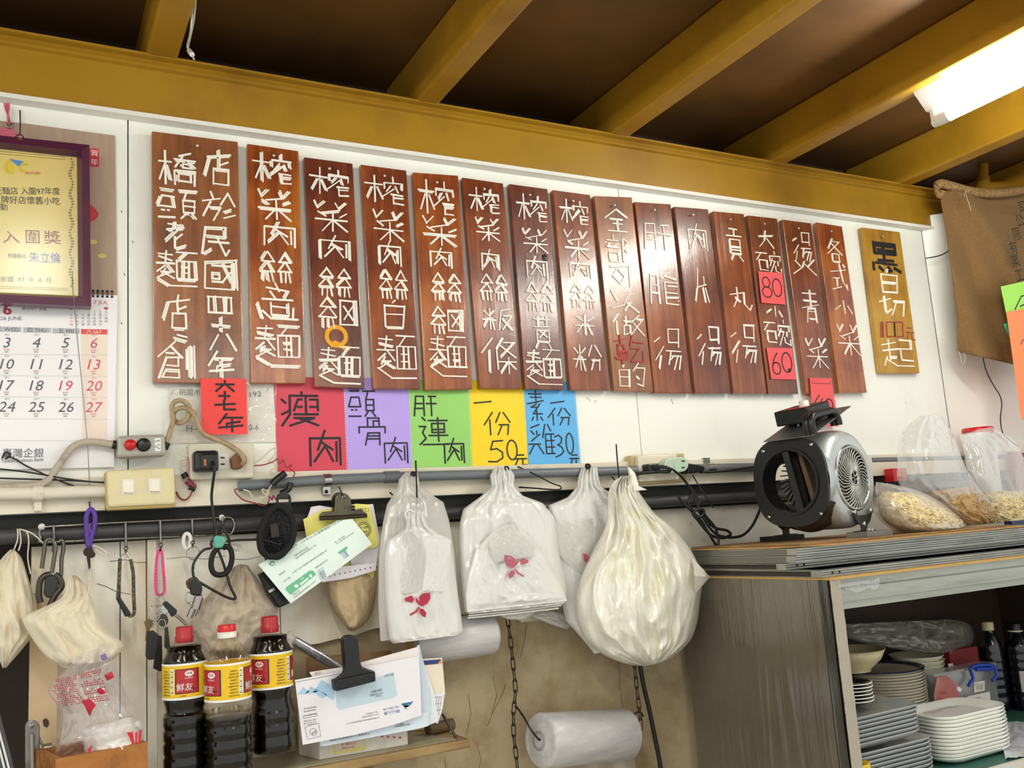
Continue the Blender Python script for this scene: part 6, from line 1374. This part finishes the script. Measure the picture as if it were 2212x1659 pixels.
noodle_bag('noodle_bag', [(1893,1041,1928,1046),(1889,1058,1978,1058),(1887,1082,2022,1078),(1889,1108,2060,1106),(1912,1134,2088,1134),(1946,1153,2104,1152),(1968,1160,2092,1160)], -.265, .09, [(1905,1062,1975,1066),(1896,1085,2015,1084),(1900,1110,2055,1108),(1920,1134,2082,1134),(1960,1154,2084,1154)], 'fat bag of pale noodles lying on its side next to the blower', NOOD, 83)
t = thing('lidded_jar', P(2110, 950, -.06), 'pale plastic jar with a red lid standing behind the noodle bags', 'jar')
RED = mat('red plastic', '#cf1c22', .3)
c = P(2112, 930, -.072); tx = Matrix.Rotation(math.radians(-2), 4, 'Y')
m = MB(); m.lathe([(.038, ZD-c.z+.001), (.041, ZD-c.z+.01), (.043, -.02), (.041, -.008), (0, -.008)], c, 32); m.build('body', mat('pale jar', '#e7e3de', .4), t)
m = MB(); m.lathe([(.0, -.0075), (.043, -.0075), (.0445, -.005), (.0445, .004), (.043, .005), (.043, .008), (0, .010)], c, 36); m.build('lid', RED, t)
t = MB().bx(P(1928, 1012, -.06), P(1942, 1040, -.03)).build('red_box', RED); tag(t, 'small red plastic box corner behind the tall noodle bag', 'box')
t = MB().bx(P(2165, 1103, -.02)+Vector((0, 0, -.03)), P(2300, 1128, -.045)).build('blue_box', mat('dark blue', '#26365e', .5)); tag(t, 'dark blue box at the right edge behind the noodle bags', 'box')
t = MB().prism([P(2196, 975, -.075), P(2240, 985, -.075), P(2240, 1110, -.075), P(2194, 1075, -.075)], (0, .03, 0)).build('dark_red_bag', mat('dark red', '#8e1c24', .4)); tag(t, 'dark red packet at the right edge beside the last noodle bag', 'packet')

# ================================================================== dishes on the cabinet shelf
def rrect(cx_, cy_, hx, hy, r, n=6):
    out_ = []
    for sx, sy, a0 in ((1, 1, 0), (-1, 1, 90), (-1, -1, 180), (1, -1, 270)):
        for k in range(n+1):
            a = math.radians(a0+90*k/n); out_.append((cx_+sx*(hx-r)+r*math.cos(a), cy_+sy*(hy-r)+r*math.sin(a)))
    return out_
def dish(name, loc, hx, hy, r, h, m_, wavy=0.0, n=6):
    """rounded rectangular dish: loc = centre of its base"""
    mb = MB(); rings = []
    for k, (s_, z) in enumerate(((.72, 0), (.74, .0005), (.90, h*.45), (1.0, h*.92), (1.0, h), (.985, h), (.88, h*.55), (.72, h*.28))):
        pts = rrect(0, 0, hx*s_, hy*s_, r*s_, n); N_ = len(pts)
        rings.append([Vector((loc[0]+p[0], loc[1]+p[1], loc[2]+z+(wavy*math.sin(i*2.4) if s_ > .95 else 0))) for i, p in enumerate(pts)])
    N_ = len(rings[0]); vs = [p for q in rings for p in q]
    fs = [(i*N_+k, i*N_+(k+1) % N_, (i+1)*N_+(k+1) % N_, (i+1)*N_+k) for i in range(len(rings)-1) for k in range(N_)]
    mb.add(vs, fs, True); mb.add(rings[0], [tuple(range(N_-1, -1, -1))]); mb.add(rings[-1], [tuple(range(N_))])
    return mb.build(name, m_, loc=loc)
GREYCER = mat('grey ceramic', '#a5a7a8', .18, coat=.4); WHITECER = mat('white ceramic', '#f8f7f0', .15, coat=.4); BEIGECER = mat('beige ceramic', '#b3aa98', .2, coat=.3)
BLUEPAT = mat('blue floral glaze', '#22306e', .2, vary=(90, '#8c96bd', .55, .62), coat=.4)
def stack(proto, n, dz, fmt, group, words):
    tag(proto, fmt(0), 'plate', group)
    for k in range(1, n): copy_thing(proto, (0, 0, dz*k), fmt(k))
ORD = ['lowest', 'second', 'third', 'fourth', 'fifth', 'sixth', 'seventh', 'eighth', 'ninth', 'tenth', 'eleventh', 'twelfth', 'thirteenth', 'fourteenth', 'fifteenth', 'sixteenth', 'seventeenth', 'eighteenth', 'nineteenth', 'twentieth', 'twenty-first', 'twenty-second', 'twenty-third', 'twenty-fourth', 'twenty-fifth', 'twenty-sixth', 'twenty-seventh', 'twenty-eighth', 'twenty-ninth', 'thirtieth']
def lab(k, n, what, where): return ('topmost '+what+', '+where) if k == n-1 else ('lowest ' if k == 0 else ORD[k]+' ')+what+(' from the bottom, ' if k else ', ')+where
def make_stack(proto, n, dz, what, where, group, cat='plate'):
    tag(proto, lab(0, n, what, where), cat, group); o = proto
    for k in range(1, n): o = copy_thing(proto, (random.uniform(-.001, .001), random.uniform(-.001, .001), dz*k), lab(k, n, what, where))
    return o
# grey square plates, front left
xr_ = P(2030, 1640, -.435).x; hx = .125
g1 = dish('square_plate', (xr_-hx, -.435+.095, ZS+.001), hx, .095, .035, .020, GREYCER)
make_stack(g1, 8, .0085, 'smooth grey square plate', 'in the front stack by the stile', 'grey square plates')
xr2 = P(1998, 1545, -.430).x; hx2 = .118
g2 = dish('wavy_plate', (xr2-hx2, -.430+.09, ZS+.001+7*.0085+.0185), hx2, .09, .035, .020, GREYCER, wavy=.0012)
top = make_stack(g2, 7, .0085, 'wavy-rimmed grey plate', 'on the grey square plates', 'wavy grey plates')
zt_ = ZS+.001+13*.0085+.0185
m = MB(); cx2 = xr2-hx2; cy2 = -.430+.09
q = [(cx2+.02, cy2+.088, zt_+.0195), (cx2+.105, cy2+.086, zt_+.0195), (cx2+.104, cy2+.06, zt_+.0118), (cx2+.085, cy2+.035, zt_+.0072), (cx2+.03, cy2+.04, zt_+.0072), (cx2+.018, cy2+.062, zt_+.0118)]
top['_o'] = tuple(top.location); m.flat([Vector(p)+Vector((0, 0, .0012)) for p in q]); m.build('blue_floral_corner', BLUEPAT, top)
# white oblong plates, front right
c = (1.905, -.352, ZS+.001)
w1 = dish('oblong_plate', c, .118, .070, .045, .017, WHITECER, n=8)
top = make_stack(w1, 12, .0079, 'white oblong plate', 'in the stack beside the newspaper', 'white oblong plates')
zt_ = c[2]+11*.0079+.0065; top['_o'] = tuple(top.location); m = MB(); m2 = MB()
for k in range(5):
    x = c[0]-.055+k*.022; y = c[1]+.035-.006*math.sin(k*1.4); m.flat([Vector((x+.0045*math.cos(q), y+.0035*math.sin(q), zt_)) for q in [i*1.05 for i in range(6)]])
m.build('flower_print', mat('flower print', '#7a86ad', .3), top); m2.tube([Vector((c[0]-.06+k*.01, c[1]+.032+.004*math.sin(k), zt_-.0002)) for k in range(13)], .0006, 4); m2.build('stem_print', mat('stem print', '#a8905e', .4), top)
# round plates behind
def roundp(name, loc, prof, m_, n=44): return MB().lathe(prof, loc, n).build(name, m_, loc=loc)
cx3 = P(1903, 1450, -.185).x; rr = .100
p3 = roundp('round_plate', (cx3, -.185, ZS+.001), [(.06, 0), (.065, .001), (.094, .010), (rr, .0165), (rr, .018), (rr-.002, .018), (.089, .0125), (.06, .005), (0, .005)], BEIGECER)
zt3 = P(1916, 1428, -.185).z; n3 = int((zt3-ZS-.018)/.0068)
top = make_stack(p3, n3, .0068, 'round beige plate', 'in the tall round stack', 'round beige plates')
top['_o'] = tuple(top.location); o3 = Vector(top.location); m = MB(); m.lathe([(rr+.0006, .0155), (rr+.0006, .0186), (rr-.004, .0186), (.088, .0135)], o3, 44, caps=False); m.build('dark_rim', mat('navy rim', '#1c2036', .2), top)
# white bowls
cx4 = P(1983, 1450, -.086).x
b4 = roundp('rice_bowl', (cx4, -.086, ZS+.001), [(.03, 0), (.033, .001), (.034, .006), (.055, .02), (.068, .04), (.070, .043), (.068, .043), (.052, .022), (.03, .009), (0, .009)], mat('cream bowl glaze', '#e2dec4', .2, coat=.4))
zt4 = P(2000, 1400, -.10).z; n4 = int((zt4-ZS-.043)/.0118)
make_stack(b4, n4, .0118, 'cream rice bowl', 'in the nested stack behind the round plates', 'cream rice bowls', 'bowl')
# one deep bowl resting on the round plates, small dark saucers
zb5 = o3.z+.0195; c5 = P(1840, 1414, -.185)
b5 = roundp('deep_bowl', (c5.x, -.185, zb5), [(.040, 0), (.041, .006), (.066, .028), (.078, .052), (.076, .052), (.063, .030), (.035, .010), (0, .010)], mat('ivory bowl glaze', '#dccb9e', .25, coat=.3))
tag(b5, 'deep ivory bowl resting on the round plates beside the cabinet stile', 'bowl')
zs6 = ZS+.001+13*.0085+.0185+.0215
d6 = roundp('dark_saucer', (P(1840, 1490, -.33).x, -.33, zs6), [(.025, 0), (.03, .001), (.042, .007), (.044, .0085), (.042, .0085), (.028, .003), (0, .003)], mat('dark saucer glaze', '#23252b', .2, coat=.4))
d6['_o'] = tuple(d6.location); m = MB(); m.lathe([(.0442, .007), (.0446, .0086), (.0415, .0090)], Vector(d6.location), 30, caps=False); m.build('pale_rim', WHITECER, d6)
make_stack(d6, 6, .0073, 'small dark saucer with pale rim', 'standing on the wavy plates', 'dark saucers')
# other things inside
t = thing('film_bag_roll', P(1960, 1400, -.09), 'crumpled roll of clear plastic bags lying over the bowls', 'plastic bags')
pouch([(1828,1348,2050,1338),(1824,1362,2090,1346),(1832,1378,2104,1368),(1880,1392,2100,1392),(1950,1404,2076,1404),(2000,1412,2060,1412)], -.085, .075, fold=.005, ff=6, rough=.016, rf=7, seed=91).build('film', film('dull clear film', '#cbc3b4', .42, .15, (36, .9), gloss=.08), t)
t = MB().bx(P(2050, 1407, -.13), Vector((P(2112, 1407, -.13).x, -.095, ZS+.001))).build('red_carton', mat('dark red carton', '#7e1219', .5)); tag(t, 'dark red carton standing behind the clear storage box', 'box')
t = MB().bx(P(2029, 1406, -.10), Vector((P(2049, 1406, -.10).x, -.07, ZS+.001))).build('floral_packet', mat('floral packet', '#7a4b45', .5, vary=(70, '#d8c9b8', .5, .56))); tag(t, 'narrow brown and white patterned packet beside the red carton', 'packet')
def dark_bottle(px, py, y, r, label, capm):
    c = P(px, py, y); H = c.z-ZS; t = thing('dark_bottle', (c.x, y, ZS+.001), label, 'bottle', 'dark bottles in the cabinet')
    o = (c.x, y, ZS+.001); pr = [(r*.9, 0), (r, .008)]; z = .02
    while z < H*.62: pr += [(r, z), (r, z+.014), (r*.95, z+.018)]; z += .022
    pr += [(r, H*.66), (r*.9, H*.76), (r*.55, H*.86), (r*.40, H*.91), (r*.40, H*.93), (0, H*.93)]
    MB().lathe(pr, o, 32).build('body', mat('dark bottle '+label[:6], '#0d0d16', .15, coat=.5), t)
    MB().lathe([(r*.52, H*.905), (r*.52, H-.002), (r*.48, H), (0, H)], o, 24).build('cap', capm, t); return t, o, r, H
t, o, r, H = dark_bottle(2132, 1344, -.13, .030, 'dark bottle with a cream cap behind the clear storage box', mat('cream cap', '#d8c795', .4))
t, o, r, H = dark_bottle(2190, 1346, -.17, .036, 'dark bottle with a black cap and white side label, far right', BLACK)
m = MB(); m.lathe([(r*.54, H*.90), (r*.54, H*.915)], o, 24); m.build('cap_ring', WHITEPL, t)
m = MB(); m.grid(lambda u, v: Vector((o[0]+(r+.001)*math.sin(-1.1+.6*u), o[1]-(r+.001)*math.cos(-1.1+.6*u), o[2]+H*(.22+.24*v))), 8, 1); m.build('paper_label', mat('dull label', '#c4beb0', .5), t)
dark_bottle(2070, 1354, -.06, .024, 'dark bottle with a cream cap peeking over the crumpled film roll', mat('cream cap two', '#d8c795', .4))
t = thing('storage_box', P(2090, 1540, -.2), 'clear plastic storage box with a blue handle behind the white plates', 'box')
x0, x1 = P(2022, 1500, -.20).x, P(2156, 1500, -.20).x; zt_ = P(2090, 1447, -.20).z
CB = film('clear box plastic', '#d9dcdc', .22, .12, (10, .1))
m = MB(); m.bx((x0, -.20, ZS+.001), (x1, -.197, zt_)); m.bx((x0, -.163, ZS+.001), (x1, -.166, zt_)); m.bx((x0, -.197, ZS+.001), (x0+.003, -.166, zt_)); m.bx((x1-.003, -.197, ZS+.001), (x1, -.166, zt_)); m.bx((x0+.003, -.197, ZS+.001), (x1-.003, -.166, ZS+.004)); m.build('box_walls', CB, t)
m = MB(); m.bx((x0-.004, -.205, zt_), (x1+.004, -.160, zt_+.006)); m.build('lid', film('clear lid', '#dfe2e2', .35, .12, (10, .1)), t)
m = MB(); wire(m, [(2092,1482),(2096,1474),(2102,1466),(2098,1452),(2096,1444),(2108,1438),(2130,1436),(2146,1440),(2152,1452),(2151,1462),(2143,1470)], -.212, .0042, 5, 8); m.tube([P(2108, 1446, -.212), P(2142, 1444, -.212)], .005, 8); m.build('blue_handle', mat('blue plastic', '#1f46b5', .35), t)
pl = wallplane(-.2015); m = MB(); m.flat([pl(*p) for p in ((2090,1504),(2138,1494),(2141,1532),(2092,1534))]); m.flat([pl(*p) for p in ((2104,1474),(2127,1470),(2127,1492),(2104,1496))]); m.build('paper_label', mat('label white', '#ddd8ce', .5), t)
m = MB(); text(m, pl, '免洗筷', (2110,1510), (2118,1509), 4); text(m, pl, '有效日期 請保持乾燥', (2098,1522), (2132,1518), 4)
for k in range(5): m.stick(pl(2107+k*4, 1476, .0005), pl(2110+k*3, 1490, .0005), .0012, .0002, pl.n)
m.build('label_print', mat('label brown ink', '#6d5a4a', .5), t)
pl = wallplane(-.205); o = MB().prism([pl(*p) for p in ((2024,1462),(2046,1460),(2078,1488),(2058,1534),(2019,1530),(2018,1500))], (0, .0015, 0)).build('pink_packet', mat('pinkish red packet', '#b8655a', .4, vary=(20, '#cf8f7c', .5, .7))); tag(o, 'pinkish red packet leaning against the clear storage box', 'packet')
m = MB(); text(m, pl, 'CAS', (2030,1498), (2044,1500), 6); text(m, pl, '台灣優良', (2024,1510), (2046,1514), 4); m.build('print', REDINK, o)
m = MB(); m.flat([pl(*p, .0005) for p in ((2068,1482),(2078,1488),(2074,1496),(2066,1490))]); m.build('white_corner', PAPER, o)
pl = wallplane(-.135); o = MB().prism([pl(*p) for p in ((2048,1434),(2058,1433),(2064,1453),(2053,1455))], (0, .001, 0)).build('price_tag', PAPER); tag(o, 'small white price tag in front of the dark red carton', 'tag')
m = MB(); text(m, pl, 'YE603', (2053,1438), (2060,1452), 5); m.build('print', BLACKINK, o)
def news(u, v):
    a = PZ(2172, 1641, ZS+.002).lerp(PZ(2290, 1625, ZS+.002), u); b = PZ(2152, 1560, ZS+.002).lerp(PZ(2270, 1560, ZS+.002), u); p = a.lerp(b, v); p.z = ZS+.0025+.008*abs(fbm(u*5, v*4, 3))+.003*fbm(u*14, v*9); return p
o = MB().grid(news, 26, 20).build('newspaper', mat('newspaper', '#c9c8cc', .6, vary=(22, '#a9aab4', .5, .62))); tag(o, 'crumpled newspaper lying on the shelf beside the white oblong plates', 'newspaper')
c = P(1860, 1652, -.446); o = MB().lathe([(.018, 0), (.024, .02), (.026, max(.022, c.z-ZS)), (.023, max(.022, c.z-ZS)), (.018, .004), (0, .004)], (c.x, -.4345, ZS+.0022), 28).build('yellow_dish', mat('yellow plastic', '#e3bd12', .35)); tag(o, 'small yellow plastic dish at the bottom beside the cabinet stile', 'dish')

# ================================================================== burlap sack, pipes and coloured papers, right edge
BURL = mat('burlap', '#7f5c34', .9, vary=(420, '#9a7646', .4, .62), bump=(420, 1.0))
t = thing('burlap_sack', P(2110, 410, -.08), 'brown burlap sack hanging from the ceiling at the right edge', 'sack')
def sack(u, v):
    xl = 2026+42*min(1, v*1.25)**.8; yl = 412+v*348; xr3 = 2300; yr = 412+v*400
    d = .018+.012*math.sin(u*17-v*9.0)*(.3+v)+.012*fbm(u*5, v*4, 2)+.05*math.exp(-((u-.20-.75*v)/.10)**2)*.7
    return P(xl+(xr3-xl)*u, yl+(yr-yl)*u, -.085-max(.002, d))
m = MB().grid(sack, 60, 60); o = m.build('cloth', BURL, t); so = o.modifiers.new('thick', 'SOLIDIFY'); so.thickness = .002
m = MB(); hem = [(2022,402,-.10),(2034,397,-.11),(2060,404,-.125),(2100,414,-.13),(2150,418,-.13),(2212,410,-.13),(2290,396,-.13)]
m.tube(smooth_path([P(*p) for p in hem], 6), .0145, 10); wire(m, [(2022,400,-.10),(2024,415,-.105),(2030,424,-.11),(2038,412,-.12)], 0, .008, 5, 8); m.build('rolled_hem', mat('burlap hem', '#a07c4c', .9, bump=(130, 1.2), vary=(110, '#7d5c34', .45, .6)), t)
m = MB()
for pix in ([(2086,412,-.147),(2088,425,-.15),(2093,440,-.15),(2097,455,-.15)], [(2084,414,-.147),(2083,424,-.15)], [(2070,758,-.11),(2075,770,-.11),(2077,785,-.11)], [(2082,762,-.11),(2085,775,-.11),(2080,790,-.11)]): wire(m, pix, 0, .0008, 4, 5)
m.build('loose_thread', LINT, t)
m = MB(); pl = plane3(P(2150, 450, -.135), P(2212, 460, -.150), P(2190, 620, -.140))
pl = wallplane(-.152)
for ch, x, y in (('司',2208,447),('公',2203,476),('限',2196,505),('有',2189,535),('業',2193,562),('工',2202,594)):
    vs, fs = glyphs(ch); C = pl(x, y); ux = (pl(x+10, y-2.5)-C).normalized(); uy = pl.n.cross(ux); x0 = min(v[0] for v in vs); x1 = max(v[0] for v in vs)
    m.add([C+ux*(v[0]-.5)*.046+uy*(v[1]-.38)*.046 for v in vs], fs)
m.build('stencil', mat('green black stencil', '#1f2d25', .9), t)
t = thing('ochre_pipe', P(2125, 400, -.03), 'ochre painted pipe and elbow above the burlap sack', 'pipe')
m = MB(); m.tube([P(2124, 345, -.03), P(2124, 405, -.03)], .016, 16); m.tube([P(2120, 404, -.03), P(2300, 392, -.03)], .017, 16); m.build('pipe', OCHRE, t)
m = MB(); m.tube([P(2124, 385, -.03), P(2124, 402, -.03)], .0205, 16); m.build('collar', OCHRE, t)
def cardq(quad, y, col, label): 
    pl = wallplane(y); o = MB().prism([pl(*p) for p in quad], (0, .0006, 0)).build('coloured_paper', mat('paper '+col, col, .5)); tag(o, label, 'paper', 'coloured papers at the right edge'); return o, pl
o, pl = cardq([(2168,700),(2200,690),(2230,770),(2195,760)], -.166, '#3fbf82', 'teal green paper corner between burlap sack and orange paper')
o, pl = cardq([(2162,619),(2290,590),(2300,700),(2176,690)], -.170, '#a6e45c', 'lime green paper with black writing at the right edge')
m = MB()
for a, b in (((2192,669),(2206,640)),((2206,640),(2230,634)),((2203,662),(2230,650))): m.stick(pl(*a, .0004), pl(*b, .0004), .004, .0003, pl.n)
m.build('lettering', BLACKINK, o)
o, pl = cardq([(2174,674),(2300,650),(2330,960),(2206,905)], -.176, '#fb8a52', 'orange paper hanging lowest at the right edge')
m = MB()
for a, b in (((2205,744),(2209,735)),((2209,735),(2225,724))): m.stick(pl(*a, .0004), pl(*b, .0004), .004, .0003, pl.n)
m.build('lettering', mat('purple ink', '#5d4a86', .5), o)
m = MB(); wire(m, [(2112,740,-.03),(2122,768,-.03),(2126,785,-.025),(2132,805,-.015),(2146,832,-.015),(2160,855,-.015),(2164,875,-.015),(2161,905,-.02),(2166,935,-.03),(2180,950,-.04),(2200,965,-.05)], 0, .0017, 6, 6)
tag(m.build('black_wire', BLACKWIRE), 'thin black wire hanging down from under the burlap sack', 'wire')
m = MB(); wire(m, [(2000,558,-.012),(2012,556,-.045),(2030,552,-.06),(2045,545,-.06),(2056,535,-.06)], 0, .0018, 5, 6); tag(m.build('black_wire', BLACKWIRE), 'short black wire poking out of the wall seam near the sack', 'wire')
bpy.data.objects.remove(_fo)
for o in bpy.data.objects:
    if '_o' in o: del o['_o']
